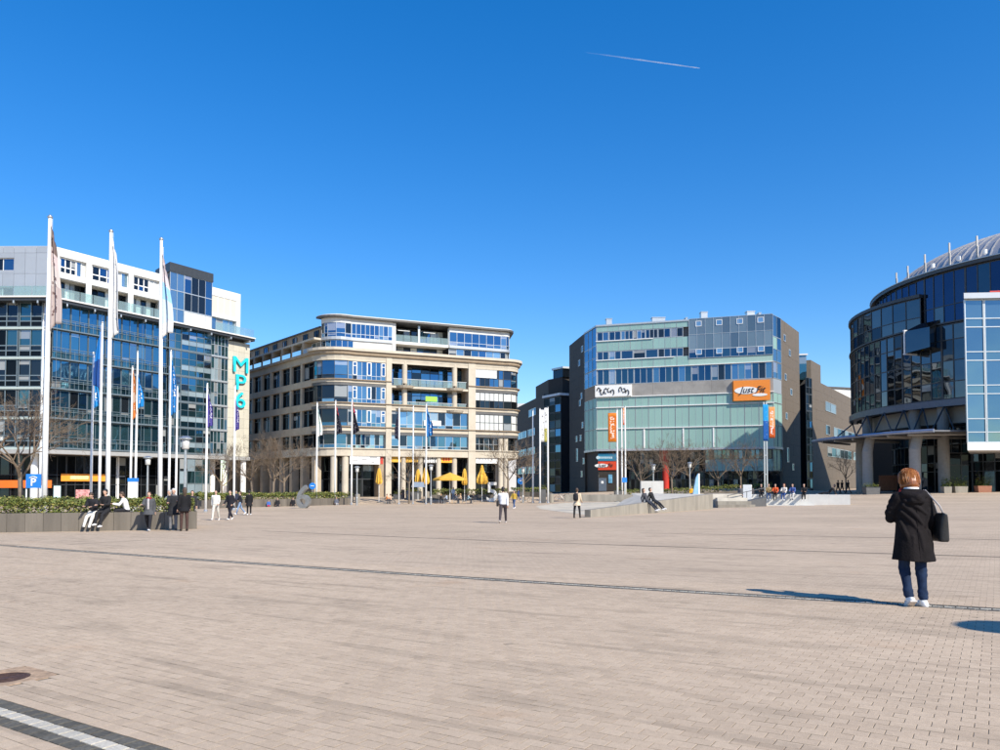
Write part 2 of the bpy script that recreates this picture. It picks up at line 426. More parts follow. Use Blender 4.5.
def text_obj(name, txt, size, m, depth=.05, align='CENTER', shear=0, bold=.0):
    cu = bpy.data.curves.new(name, 'FONT'); cu.body = txt; cu.size = size; cu.extrude = depth; cu.align_x = align; cu.align_y = 'CENTER'
    cu.shear = shear; cu.offset = bold; cu.resolution_u = 4
    t = bpy.data.objects.new(name+'_tmp', cu); COL.objects.link(t)
    dg = bpy.context.evaluated_depsgraph_get(); me = bpy.data.meshes.new_from_object(t.evaluated_get(dg))
    bpy.data.objects.remove(t); bpy.data.curves.remove(cu)
    me.materials.clear(); me.materials.append(m); me.name = name
    o = bpy.data.objects.new(name, me); COL.objects.link(o); return o
# ------------------------------------------------------------------ the ground
def lin(a, b, n): return [a + (b-a)*i/n for i in range(n+1)]
xs = [-4000, -1500, -600, -300] + lin(-160, 160, 80) + [300, 600, 1500, 4000]
ys = [-3000, -800, -200] + lin(-40, 160, 100) + [200, 300, 600, 1500, 5000]
mb = MB(); nx = len(xs)
mb.add([(x, y, gz(x, y)) for y in ys for x in xs],
       [(j*nx+i, j*nx+i+1, (j+1)*nx+i+1, (j+1)*nx+i) for j in range(len(ys)-1) for i in range(nx-1)])
plaza = tag(mb.build('plaza', M_pave, smooth=True), kind='structure')

# near paving: every stone is a block with open joints, over a bed of sand
VB = lambda u: 103.5*SW                       # the long pale line of setts
def in_band(u, v, h=.0):
    return abs(v-VB(u)) < 1.5*SW or abs(v-24.5*SW) < 1.5*SW
# (Y, half width) region that the joined stones cover
VMAX = 115*SW
def near_zone(x, y): return 3.3 < y < 24 and abs(x) < y*.86 + 2.5 and xy2uv(x, y)[1] < VMAX
bed = MB()
for i in range(-44, 24):
    for j in range(0, 20):
        u0, u1, v0, v1 = i*.72, i*.72+.72, j*6*SW, min(j*6+6, 115)*SW-.012*(j == 19)
        cs = [uv2xy(u, v) for u, v in ((u0, v0), (u1, v0), (u1, v1), (u0, v1))]
        if all(near_zone(x, y-.0) or xy2uv(x, y)[1] > VMAX-.1 and near_zone(x-.2*VX, y-.2*VY) for x, y in cs):
            bed.add([(x, y, gz(x, y)+.004) for x, y in cs], [(0, 1, 2, 3)])
tag(bed.build('paving_bed', M_bed, smooth=True), kind='structure')
MAN_U, MAN_V = xy2uv(*ground(4, 679).xy)
stones = []
def stone_geo(mb, u0, u1, v0, v1, tilt=1.0, m=0, org=None):
    """bevelled block lying on the bed: 4 top + 4 shoulder + 4 foot vertices"""
    g = .0013; b = .003; h = .011
    u0 += g; u1 -= g; v0 += g; v1 -= g
    cx, cy = uv2xy((u0+u1)/2, (v0+v1)/2); base = gz(cx, cy) + .004; dz = [R.uniform(-.0012, .0012)*tilt for _ in range(4)]
    vs = []
    for (uu, vv, zz) in ((u0, v0, 0), (u1, v0, 0), (u1, v1, 0), (u0, v1, 0)):
        x, y = uv2xy(uu, vv); vs.append((x, y, gz(x, y)+.002))
    for k, (uu, vv) in enumerate(((u0, v0), (u1, v0), (u1, v1), (u0, v1))):
        x, y = uv2xy(uu, vv); vs.append((x, y, gz(x, y)+h-b*.5+dz[k]))
    for k, (uu, vv) in enumerate(((u0+b, v0+b), (u1-b, v0+b), (u1-b, v1-b), (u0+b, v1-b))):
        x, y = uv2xy(uu, vv); vs.append((x, y, gz(x, y)+h+dz[k]))
    if org is not None: vs = [(a-org[0], b_-org[1], c-org[2]) for a, b_, c in vs]
    fs = [(0,1,5,4),(1,2,6,5),(2,3,7,6),(3,0,4,7),(4,5,9,8),(5,6,10,9),(6,7,11,10),(7,4,8,11),(8,9,10,11)]
    return mb.add(vs, fs, m)
for row in range(-40, 240):
    v0, v1 = row*SW, (row+1)*SW
    off = SL/2 if row % 2 == 0 else 0
    for k in range(-260, 150):
        u0 = k*SL - off; uc, vc = u0+SL/2, v0+SW/2
        x, y = uv2xy(uc, vc)
        if not near_zone(x, y): continue
        if in_band(uc, vc, .06): continue
        if abs(uc-MAN_U) < .30 and abs(vc-MAN_V) < .30: continue
        stones.append((u0, u0+SL, v0, v1, x, y))
def img_size(x, y):
    px, py = CX+F*x/y, 485+F*(EYE-gz(x, y))/y
    return (-20 < px < 1020 and py < 765), y
vis = sorted([s for s in stones if img_size(s[4], s[5])[0]], key=lambda s: s[5])
singles = set(id(s) for s in vis[:290])
rest = MB()
for s in stones:
    if id(s) in singles:
        o_ = (s[4], s[5], gz(s[4], s[5])); o = stone_geo(MB(), *s[:4], org=o_).build('paving_stone', M_pave, plaza)
        o.location = o_
    else: stone_geo(rest, *s[:4])
tag(rest.build('paving_stones', M_pave, plaza), kind='stuff')
# two lines of pale setts between rows of dark ones
def sett_line(vf, u0, u1, ymax, nsingle, tr):
    cand = []; L_ = .125
    for r_, (dv, m, nm) in enumerate(((-SW, M_dark_sett, 'dark_sett'), (0, M_white_sett, 'white_sett'), (SW, M_dark_sett, 'dark_sett'))):
        u = u0 + r_*.04
        while u < u1:
            v = vf(u+L_/2)+dv; x, y = uv2xy(u+L_/2, v)
            if 3.4 < y < ymax and abs(x) < .86*y+2.4: cand.append((u+.006, u+L_-.006, v-SW/2+(tr if r_ == 1 else .004 if r_ == 0 else .004-tr), v+SW/2-(tr if r_ == 1 else .004-tr if r_ == 0 else .004), x, y, m, nm))
            u += L_
    cand.sort(key=lambda c: (not img_size(c[4], c[5])[0], c[5]))
    j1, j2 = MB(), MB()
    for i, c in enumerate(cand):
        if i < nsingle:
            o_ = (c[4], c[5], gz(c[4], c[5])); o = stone_geo(MB(), *c[:4], 2, org=o_).build(c[7], c[6], plaza); o.location = o_
        else: stone_geo(j1 if c[6] is M_white_sett else j2, *c[:4], 2)
    if j1.v: tag(j1.build('white_setts', M_white_sett, plaza), kind='stuff')
    if j2.v: tag(j2.build('dark_setts', M_dark_sett, plaza), kind='stuff')
sett_line(lambda u: 24.5*SW, -8, 5, 9, 280, .003)
sett_line(VB, -24, 16, 28, 120, .022)
# open drainage slots between the fields of paving
def slot(p0, p1, n, w, name='drain_slot'):
    a, b = ground(*p0), ground(*p1); d = (b-a).normalized(); nrm = Vector((-d.y, d.x, 0))*w/2; mb = MB(); vs = []
    for i in range(n+1):
        c = a.lerp(b, i/n)
        for sgn in (-1, 1):
            q = c+nrm*sgn; vs.append((q.x, q.y, gz(q.x, q.y)+.006))
    mb.add(vs, [(2*i, 2*i+2, 2*i+3, 2*i+1) for i in range(n)]); return mb.build(name, M_dark_sett, plaza)
slot((262, 531), (1010, 557.5), 60, .07)
slot((-10, 549), (150, 540), 20, .05)
slot((150, 525), (640, 519), 30, .06)
slot((640, 533), (1010, 540), 30, .06)
# iron manhole cover in rusty stones
gm_ = ground(4, 679)
mh = empty('manhole_cover', gm_, UA, 'rusty round iron manhole cover set in a square of rust stained stone', 'manhole cover')
M_rust = mat('rust_stone', (.38, .26, .165), .9, var=.45, scale=12, bump=.3)
M_iron = mat('rusty_iron', (.10, .055, .04), .7, .4, var=.4, scale=20, bump=.4)
mb = MB(); n = 28
for k in range(n):
    a0, a1 = 2*pi*k/n, 2*pi*(k+1)/n
    def sq(a):
        c_, s_ = cos(a), sin(a); q = .30/max(abs(c_), abs(s_)); return (c_*q, s_*q)
    p = [sq(a0), sq(a1), (.19*cos(a1), .19*sin(a1)), (.19*cos(a0), .19*sin(a0))]
    mb.prism(p, .0, .0125)
mb.build('frame', M_rust, mh)
mb = MB(); mb.lathe([(.185, 0), (.185, .008)], 32)
lid = mb.build('lid', M_iron, mh)
for r_ in (.05, .09, .13, .16):
    mb = MB()
    for k in range(32):
        a0, a1 = 2*pi*k/32, 2*pi*(k+1)/32
        mb.prism([(r_*cos(a0), r_*sin(a0)), (r_*cos(a1), r_*sin(a1)), ((r_+.018)*cos(a1), (r_+.018)*sin(a1)), ((r_+.018)*cos(a0), (r_+.018)*sin(a0))], .008, .0115)
    mb.build('ring', M_iron, lid)
# pale concrete field by the tilted stage
def sheet(name, poly_px, m, lift, sub=8):
    ps = [ground(*p) for p in poly_px]; c = sum(ps, Vector())/len(ps); mb = MB(); n = len(ps)
    bmx = bmesh.new(); vs = [bmx.verts.new((p.x, p.y, 0)) for p in ps]; bmx.faces.new(vs)
    bmesh.ops.triangulate(bmx, faces=bmx.faces[:]); bmesh.ops.subdivide_edges(bmx, edges=bmx.edges[:], cuts=sub, use_grid_fill=True)
    for v in bmx.verts: v.co.z = gz(v.co.x, v.co.y)+lift
    me = bpy.data.meshes.new(name); bmesh.ops.recalc_face_normals(bmx, faces=bmx.faces[:]); bmx.to_mesh(me); bmx.free(); me.materials.append(m)
    o = bpy.data.objects.new(name, me); return link(o)
tag(sheet('stage_apron', [(536, 506), (565, 502.8), (640, 501.5), (672, 505), (591, 515.6), (566, 512.5), (540, 509)], mat('apron_concrete', (.52, .46, .36), .85, var=.3, scale=.8), .006), kind='structure')
# ------------------------------------------------------------------ office block with the turquoise letters
def zpx(path, s, py, w=0):
    p = path.pt(s, w); r = ray(500, py); return EYE + r.z/r.y*p.y
P1 = Path([(-76, 93.2), (-55.4, 93), (-39.5, 119)])
b1 = Bld('office_block', (-50, 105, gz(-50, 105)-.3), 'glass office block with white penthouse storeys and turquoise letters on its end wall')
c1 = P1.S[1]; X1 = lambda x: P1.px(x)
def back(path, s0, s1, w, d):
    a, b = path.pt(s0, w), path.pt(s1, w); 
    return a, b
dirE = Vector((-.853, .52))
core = [(-76, 93.8), (-55.7, 93.6), (-40.2, 118.6), (-40.2+dirE.x*24, 118.6+dirE.y*24), (-76, 125)]
b1.part('core', MB().prism(core, 6.2, 24.2), M_grey_dk)
b1.part('ground_floor_core', MB().prism([(-76, 96.6), (-57, 96.6), (-43.6, 118.6), (-40.2+dirE.x*24, 118.6+dirE.y*24), (-76, 125)], -2, 6.2), M_black)
b1.part('penthouse_core', MB().prism([(-76, 95.6), (-56.4, 95.4), (-41.8, 119), (-40.2+dirE.x*20, 118.6+dirE.y*20), (-76, 122)], 24.2, 30.4), M_white_render)
LV = [6.0, 9.7, 13.4, 17.1, 20.8, 24.3]
sT0, sT1, sW0, sEnd = X1(166), X1(208.5), X1(226), P1.L
for k in range(5):
    z0, z1 = LV[k]+.12, LV[k+1]-.12
    # shaded camera side
    nb = 5; e = c1-.9
    for i in range(nb):
        b1.window(P1, e-3.0*(i+1)+.05, e-3.0*i-.05, z0, z1, 2, (.75, .6, 1.9), M_steel_dk, [(G_dark, 4), (G_teal, 1), (G_black, 2), (G_blind, .25)], fw=.13, fd=.12, spandrel={0: G_black})
    # sunny side
    a, b = c1+.25, sT0-.1; n = 7
    gl = [[(G_b1t, 6), (G_dark, 1.5), (G_b1, 2)], [(G_b1t, 5), (G_dark, 1), (G_b1, 3)], [(G_b1, 5), (G_blue2, 1), (G_b1t, 2)], [(G_b1, 6), (G_blue2, 1)], [(G_b1, 6), (G_blue2, 1)]][k]  # more teal and dark panes low down stand in for differing reflections
    for i in range(n):
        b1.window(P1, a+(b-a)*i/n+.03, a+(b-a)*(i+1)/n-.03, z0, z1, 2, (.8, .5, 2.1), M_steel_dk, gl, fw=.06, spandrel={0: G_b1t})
        # walkway rails and fins in front of the glass
    b1.band('service_walkway', P1, c1+.2, sT0, .1, .55, LV[k]-.06, LV[k]+.08, M_steel_dk)
    mb = MB()
    for i in range(n*2):
        q = a+(b-a)*(i+.5)/(n*2); P1.band(mb, q-.025, q+.025, .42, .5, LV[k]+.1, LV[k]+1.2 if i % 5 else LV[k+1]-.1)
    P1.band(mb, a, b, .43, .49, LV[k]+1.07, LV[k]+1.11)
    b1.part('walkway_rail', mb, M_steel_dk)
    b1.band('floor_band', P1, 0, c1-.85, -.1, .3, LV[k]-.14, LV[k]+.12, mat('pale_green_metal', (.45, .52, .48), .5, .2, var=.06))
    # corner glass and stair tower with blinds
    b1.window(P1, c1-.85, c1-.03, z0, z1, 2, (1,), M_white, [(G_blue2, 2), (G_sky, 2)], fw=.05)
    b1.window(P1, sT0+.02, sT0+(sT1-sT0)*.28, z0, z1, 2, (1, 1, 1), M_steel_dk, [(G_blue2, 2), (G_teal, 2)], w=.3)
    b1.window(P1, sT0+(sT1-sT0)*.28+.03, sT1, z0, z1, 4, (.7, .65, .75, .9), M_steel_dk, [(G_b1, 3), (G_b1t, 3), (G_dark, 1)], w=.3, spandrel={1: G_blind2})
    b1.window(P1, sT1+.05, sW0-.02, z0, z1, 5, (1, 1), M_steel, [(G_blue2, 2), (G_teal, 4), (G_blind2, 1)], w=.12, fw=.08)
    b1.band('floor_band', P1, sT0, sT1, .1, .42, LV[k]-.1, LV[k]+.1, M_steel_dk)
    b1.band('floor_band', P1, sT1+.02, sW0-.03, .0, .35, LV[k]-.1, LV[k]+.1, M_steel)
b1.band('base_beam', P1, 0, sEnd, -2.5, .5, 5.35, 5.86, mat('base_beam', (.33, .33, .32), .6, var=.08))
# stair tower down to the ground and up above the roof
for z0, z1 in ((-1, 1.7), (1.7, 5.3)):
    b1.window(P1, sT0+(sT1-sT0)*.28, sT1, z0, z1, 4, (1, 1), M_steel_dk, [(G_teal, 2), (G_dark, 2), (G_blind2, 1.5)], w=.3)
zt0, zt1 = zpx(P1, sT0, 263), zpx(P1, sT1, 274)
zt = (zt0+zt1)/2
a_, b_ = P1.pt(sT0+.1, .2), P1.pt(sT1-.1, .2)
nb_ = Vector((P1.pt(sT0, -6)-P1.pt(sT0, 0)).xy)
b1.part('stair_tower_core', MB().prism([(a_.x, a_.y), (b_.x, b_.y), (b_.x+nb_.x, b_.y+nb_.y), (a_.x+nb_.x, a_.y+nb_.y)], 24.0, zt-1.3), M_grey_dk)
zr = [24.4, 26.6, 29.2, zt-1.3]
for i in range(3):
    b1.window(P1, sT0+.02, sT0+(sT1-sT0)*.33, zr[i], zr[i+1], 2, (1,), M_steel, [(G_sky, 2), (G_blue2, 2)], w=.32)
    b1.window(P1, sT0+(sT1-sT0)*.33, sT1, zr[i], zr[i+1], 4, (1,), M_steel, [(G_blue, 3), (G_dark, 2)], w=.32, spandrel={0: G_blind} if i == 0 else None)
b1.band('tower_cap', P1, sT0-.1, sT1+.1, -5, .5, zt-1.3, zt, M_darkframe)
# eave with its steel brackets
b1.band('eave', P1, 0, sEnd, -2, 1.5, 24.32, 24.5, M_white_render)
b1.band('eave_soffit', P1, 0, sEnd, -1, 1.3, 23.95, 24.31, M_darkframe)
for q in lin(c1+2, sEnd-1, 8) + lin(2, c1-1.5, 6):
    b1.band('eave_bracket', P1, q-.09, q+.09, .05, 1.4, 23.62, 23.94, M_steel)
for q in lin(c1+.2, sT0-1, 9)[:-1]:
    b1.band('railing_pane', P1, q+.04, q+(sT0-1.2-c1)/9-.04, 1.2, 1.225, 24.52, 25.75, C_rail)
for i in range(8): b1.band('railing_pane', P1, c1-2.2*(i+1)+.04, c1-2.2*i-.04, 1.2, 1.225, 24.52, 25.75, C_rail)
for i in range(4): b1.band('railing_pane', P1, sT1+.1+i*(sEnd-sT1-.2)/4+.03, sT1+.1+(i+1)*(sEnd-sT1-.2)/4-.03, 1.2, 1.225, 24.52, 25.75, C_rail)
# penthouse, sunny side: white frame with loggias below and windows above
W0 = -.35
zp = 31.2
posts = [(c1+.1, c1+.1+.9)] ; bays = []
edges = [c1+1.0, X1(85), X1(128), X1(163)]
bl = MB()
b1.band('parapet', P1, c1, sT0-.05, -1.2, W0, 30.15, zp, M_white_render)
b1.band('middle_beam', P1, c1, sT0-.05, -1.0, W0, 27.45, 28.15, M_white_render)
for q in [c1+.02, X1(85)-.3, X1(128)-.3, sT0-1.3]:
    for za, zb in ((24.5, 27.45), (28.15, 30.15)):
        b1.band('post', P1, q, q+(.95 if q < c1+1 else .75), -1.0, W0-.005, za, zb, M_white_render)
ends = [(c1+.97, X1(85)-.3), (X1(85)+.45, X1(128)-.3), (X1(128)+.45, sT0-1.3)]
for i, (a, b) in enumerate(ends):
    b1.window(P1, a, a+(b-a)*.62, 28.15, 30.15, 3, (.8, 1.2), M_white, [(G_dark, 2), (G_blue, 2)], w=W0-.45, fw=.14)
    b1.window(P1, a+(b-a)*.62, b, 28.15, 30.15, 2, (1,), M_white, [(G_blind, 2), (G_dark, 1), (G_sky, 1)], w=W0-.45, fw=.1)
    b1.window(P1, a, b, 24.5, 27.45, 5, (1,), M_darkframe, [(G_dark, 3), (G_blind, 1), (G_black, 2)], w=-1.85, fw=.08)
    b1.band('loggia_ceiling', P1, a, b, -1.9, -1.01, 27.3, 27.44, mat('beige_soffit', (.42, .37, .29), .7, var=.08))
# penthouse, shaded side: grey panels
for r_, (za, zb) in enumerate(((24.5, 26.05), (26.05, 27.7), (27.7, 30.3), (30.3, zp-.05))):
    for i in range(9):
        a = c1-.55-1.4*(i+1)
        if r_ in (0,) and i >= 3: continue
        if i in (3, 4) and r_ in (2,):
            continue
        b1.band('wall_panel', P1, a+.012, a+1.4-.012, -1.2, W0+.003*(i % 2), za+.012, zb-.012, M_greypanel)
b1.window(P1, c1-.55-1.4*5, c1-.55-1.4*3, 28.1, 29.7, 2, (1,), M_white, [(G_blue, 1), (G_dark, 1)], w=W0-.3, fw=.09)
b1.window(P1, c1-.55-1.4*9, c1-.55-1.4*3, 24.5, 26.05, 6, (1,), M_white, [(G_dark, 3), (G_black, 1)], w=W0-.3, fw=.09)
b1.band('window_surround', P1, c1-.55-1.4*5, c1-.55-1.4*3, -1.2, W0-.002, 29.7, 30.3, M_greypanel)
b1.band('window_surround', P1, c1-.55-1.4*5, c1-.55-1.4*3, -1.2, W0-.002, 27.7, 28.1, M_greypanel)
b1.band('corner_post', P1, c1-.54, c1-.005, -1.2, W0+.01, 24.5, zp, M_white_render)
b1.band('roof_edge', P1, 0, sT0-.05, -14, W0-.02, zp-.3, zp-.04, M_white_render)
# white end block
a, b = sT1+.06, X1(240)
ze = zpx(P1, sEnd, 296)
b1.part('end_block_core', MB().prism([tuple(P1.pt(a, -.9).xy), tuple(P1.pt(b, -.9).xy), tuple(P1.pt(b, -9).xy), tuple(P1.pt(a, -9).xy)], 24.5, ze-.2), M_white_render)
b1.band('end_block_parapet', P1, a, b, -9, W0, ze-1.2, ze, M_white_render)
b1.band('end_block_beam', P1, a, b, -1, W0, 26.9, 27.4, M_white_render)
b1.band('end_block_post', P1, b-.7, b, -1, W0-.004, 24.5, ze-1.2, M_white_render)
b1.band('end_block_post', P1, a, a+.3, -1, W0-.004, 24.5, ze-1.2, M_white_render)
b1.window(P1, a+.3, b-.7, 27.4, ze-1.2, 4, (1,), M_white, [(mat('cream_blind', (.62, .56, .46), .7, var=.04), 1)], w=W0-.12, fw=.07)
b1.window(P1, a+.3, b-.7, 24.5, 26.9, 4, (1,), M_steel, [(G_sky, 2), (G_blind, 1), (G_dark, 1)], w=W0-.5, fw=.08)
# cream stone end wall with its slabs
za_, zb_ = 5.9, 23.6; nr = 12; nc = 4
for i in range(nc):
    for j in range(nr):
        q0, q1 = sW0+(sEnd-sW0)*i/nc, sW0+(sEnd-sW0)*(i+1)/nc; h = (zb_-za_)/nr
        b1.band('stone_slab', P1, q0+.01, q1-.01, -.4, .16+R.uniform(0, .006), za_+j*h+.01, za_+(j+1)*h-.01, M_cream)
# its side, going back
e0 = P1.pt(sEnd, 0)
for j in range(nr):
    h = (zb_-za_)/nr
    b1.part('stone_slab', MB().prism([(e0.x-.25, e0.y+.1), (e0.x+.05, e0.y+.12), (e0.x+.05+dirE.x*6, e0.y+.12+dirE.y*6), (e0.x-.25+dirE.x*6, e0.y+.1+dirE.y*6)], za_+j*h+.01, za_+(j+1)*h-.01), M_cream)
sm = (sW0+sEnd)/2
for ch, py in (('M', 366), ('P', 383.5), ('6', 401)):
    c = P1.pt(sm+.1, .45); zc = zpx(P1, sm, py)
    o = b1.text('letter', ch, 3.5, M_teal, (c.x, c.y, zc), P1.ang(sm), .12, sx=1.25)
    sh = b1.text('letter_back', ch, 3.5, M_grey_dk, (P1.pt(sm+.1, .3).x, P1.pt(sm+.1, .3).y, zc), P1.ang(sm), .03, sx=1.25)
# columns under the building
def col_at(b, px, Yp, r, z0, z1, m, name='column', n=14):
    p = gp(px, Yp); return b.part(name, MB().lathe([(r, z0), (r, z1)], n, (p.x, p.y, 0)), m, smooth=False)
for px, Yp in ((-6, 94.2), (34, 94.2), (74, 99.5), (116, 104.2), (150, 109), (212, 116.5), (243, 118.6)):
    col_at(b1, px, Yp, .42, -2, 5.5, M_white)
q = gp(223, 117.5); b1.part('column', MB().tube([(q.x-.6, q.y, -1.5), (q.x+.8, q.y, 5.6)], .22, 10), M_white)
# shops in the ground floor
PG = Path([(-76, 96.2), (-57.3, 96.2), (-44.0, 118.2)]); g1 = PG.S[1]
for i in range(6): b1.window(PG, g1-3*(i+1), g1-3*i-.06, -1.2, 5.3, 2, (2.2, 1, 2), M_darkframe, [(G_black, 3), (G_dark, 2)], w=.2, fw=.08)
n = 8
for i in range(n): b1.window(PG, g1+.1+(PG.L-g1)*.72*i/n, g1+.04+(PG.L-g1)*.72*(i+1)/n, -1.2, 5.3, 2, (2.2, 1, 2), M_darkframe, [(G_black, 3), (G_dark, 2)], w=.2, fw=.08)
b1.band('shop_fascia', PG, 2, PG.px(52), .35, .6, 1.15, 2.1, mat('orange_fascia', (.78, .16, .02), .5, var=.08))
b1.band('shop_fascia', PG, PG.px(61), PG.px(106), .35, .6, 2.0, 2.95, mat('amber_fascia', (.85, .30, .03), .5, var=.15, scale=1.2))
b1.band('shop_fascia_text_panel', PG, PG.px(70), PG.px(88), .6, .63, 2.25, 2.7, mat('pale_orange', (.9, .62, .3), .5, var=.3, scale=3))
b1.band('shop_poster', PG, PG.px(54), PG.px(61), .3, .36, -.6, 1.4, mat('pale_blue_poster', (.50, .68, .72), .5, var=.15, scale=1.5))
b1.band('shop_display', PG, PG.px(76), PG.px(92), .3, .36, -.8, .9, mat('flower_display', (.55, .25, .25), .7, var=.7, scale=3.2))
mb = MB()
for i in range(9):
    pass
b1.band('back_wall', P1, 0, .3, -20, 0, 6, 24, M_grey_dk)

# ------------------------------------------------------------------ sandstone building with curved bays
f1 = fillet((-50.6, 140.5), (-25.2, 110.4), (-12.8, 122), 4.3, 7)
f2 = fillet((-12.8, 122), (3.2, 123.5), (1.0, 143), 2.6, 6)
P2 = Path([(-50.6, 140.5)] + f1 + f2 + [(1.0, 143)])
b2 = Bld('curved_office_building', (-12, 122, -.6), 'sandstone office building with rounded glass bays, deep cornice and set back roof storeys')
sA = P2.S[1]; sB = P2.S[1+7]; X2 = lambda x: P2.px(x) if x > 345 else P2.px(x)
def X2(x):   # search from the bay on, so the rounded corner is not hit twice
    best = None; lo = P2.S[4]; n = 600
    for i in range(n):
        q0, q1 = lo+(P2.L-lo)*i/n, lo+(P2.L-lo)*(i+1)/n
        a, b = P2.pt(q0), P2.pt(q1); t = (x-CX)/F
        if a.x/a.y <= t <= b.x/b.y: return q0
    return lo
sP1, sL0, sL1, sP2, = X2(385.5), X2(391.5), X2(468), X2(475.5)
sR0 = P2.S[len(P2.S)-2-6]; sR1 = P2.S[-2]
inner = [tuple(P2.pt(q, -3.4).xy) for q in P2.S[0:1]+P2.S[4:-4]+P2.S[-1:]] 
b2.part('core', MB().prism(inner + [(-30, 150)], 6.2, 21.2), M_grey_dk)
inner2 = [tuple(P2.pt(q, -4.2).xy) for q in P2.S[0:1]+P2.S[4:-4]+P2.S[-1:]]
b2.part('ground_floor_core', MB().prism(inner2 + [(-30, 150)], -2, 6.2), M_black)
M_stone_shaded = mat('sandstone_shaded', (.40, .335, .25), .78, var=.14, scale=.8, obj_var=.06)  # darker copy of the sandstone: the left wing's shade put into its colour
WN = [(7.05, 9.15), (10.3, 12.85), (13.85, 16.4), (17.35, 20.1)]
BD = [(5.85, 7.05), (9.15, 10.3), (12.85, 13.85), (16.4, 17.35), (20.1, 21.1)]
for i, (z0, z1) in enumerate(BD):
    if i == 0:
        b2.band('floor_band', P2, 0, sA-.2, -2.5, .25, z0, z1, M_stone); b2.band('floor_band', P2, sA-.2, P2.L, -3.0, .12, z0, z1-.15, M_stone)
        b2.band('window_sill', P2, sA, P2.L, -.1, .3, z1-.15, z1, M_stone)
    else:
        b2.band('floor_band', P2, 0, sA-.2, -.5, .15, z0, z1, M_stone_shaded)
        for a, b in ((sA-.2, sP1), (sP1, sL0), (sL0, sL1), (sL1, sP2), (sP2, P2.L)):
            if i == 4 or not (a == sL0 and i == 3):
                b2.band('floor_band', P2, a+.005, b-.005, -.5, .12, z0+.42 if i < 4 else z0, z1-.1, M_stone)
                b2.band('sunblind_box', P2, a+.005, b-.005, -.45, .05, z0, z0+.41 if i < 4 else z0+.01, M_grey_dk)
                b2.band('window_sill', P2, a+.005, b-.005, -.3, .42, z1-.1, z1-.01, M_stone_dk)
glF = [(G_blue, 6), (G_blue2, 2), (G_dark, 1)]
for i, (z0, z1) in enumerate(WN):
    # left wing: one tall window per bay between stone piers
    nb = 9; a0, a1 = .3, sA-.3; step = (a1-a0)/nb
    for k in range(nb):
        u = a0+k*step
        b2.window(P2, u+.6, u+step-.02, z0, z1, 2, (2.2, .6), M_darkframe, [(G_black, 3), (G_dark, 2)], w=-.35, fw=.09)
        b2.band('pier', P2, u, u+.6, -.5, .1, BD[i][1], BD[i+1][0], M_stone_shaded)
    # rounded bay: the curve, then the straight front
    e = [sA+.1] + [P2.S[1+j] for j in (1, 2, 4, 6)]
    lowest = i == 0
    b2.window(P2, e[0], e[-1], z0, z1, 5, (.55, 1.9) if not lowest else (.5, 1.5), M_darkframe if i else M_steel, [(G_blue, 3), (G_dark, 3), (G_blue2, 1), (G_sky, .5)], w=-.1 if i else -.6, edges=e)
    n = 8
    b2.window(P2, e[-1]+.03, sP1-.02, z0, z1, n, (.55, 1.9), M_steel, glF if i else [(G_dark, 3), (G_blue, 2), (G_sky, 1)], w=-.1 if i else -.6)
    for k in range(n):
        if k % 3 == 1 and i:
            q0 = e[-1]+(sP1-e[-1])*k/n; b2.window(P2, q0+.06, q0+(sP1-e[-1])/n-.06, z0+.62*(z1-z0)*.4, z1-.1, 1, (1.2, .5) if k != 4 else (1,), M_white, [(G_blue, 1)], w=-.02, fw=.09)
    # middle
    if i < 2:
        n = 10
        b2.window(P2, sL0+.02, sL1-.02, z0, z1, n, (.5, 1.9), M_steel, [(G_blue, 3), (G_blue2, 3), (G_teal, 2), (G_sky, 1.2), (G_dark, 1.5)], w=-.2)
    else:
        n = 9
        b2.window(P2, sL0-.3, sL1+.3, z0-.7, z1, n, (2.1, .7), M_darkframe, [(G_blue, 5), (G_dark, 3), (G_blue2, 1)], w=-2.6)
        b2.band('balcony_slab', P2, sL0, sL1, -2.6, .1, z0-.95, z0-.62, M_stone)
        b2.band('balcony_wall', P2, sL1-.25, sL1, -2.6, -.55, z0-.6, z1+.3, M_stone_dk); b2.band('balcony_wall', P2, sL0, sL0+.25, -2.6, -.55, z0-.6, z1+.3, M_stone_dk)
        for px in (405, 455):
            q = X2(px); c = P2.pt(q, -.25)
            b2.part('column', MB().lathe([(.42, z0-.62), (.42, z1+.75)], 14, (c.x, c.y, 0)), M_stone)
            b2.part('balcony_nose', MB().lathe([(1.3, z0-.96), (1.5, z0-.6)], 16, (c.x, c.y, 0)), M_stone)
        m_ = 9
        for k in range(m_): b2.band('railing_pane', P2, sL0+.3+(sL1-sL0-.6)*k/m_+.04, sL0+.3+(sL1-sL0-.6)*(k+1)/m_-.04, -.1, -.07, z0-.55, z0+.45, C_rail)
        b2.band('handrail', P2, sL0+.26, sL1-.26, -.12, -.04, z0+.46, z0+.53, M_steel)
    # right bay, with outer blinds half down
    n = 6
    gb = [[(G_dark, 4), (G_black, 2)], [(G_blind, 1)], [(G_dark, 2), (G_black, 3)], [(G_blue, 3), (G_dark, 1)]][i]
    sp = [None, None, {1: G_blind}, None][i]
    b2.window(P2, sP2+.02, sR0, z0, z1, n, (1.2, 1.3), M_darkframe if i else M_steel, gb, w=-.1 if i else -.5, spandrel=sp)
    ee = [P2.S[len(P2.S)-2-j] for j in (6, 4, 2, 0)]
    b2.window(P2, ee[0]+.02, ee[-1], z0, z1, 3, (1.2, 1.3), M_darkframe, gb if i != 1 else [(G_blind, 2), (G_dark, 1)], w=-.1 if i else -.5, edges=ee, spandrel=sp)
    b2.window(P2, sR1+.1, P2.L-.2, z0, z1, 7, (1,), M_darkframe, [(G_dark, 1)], w=-.1)
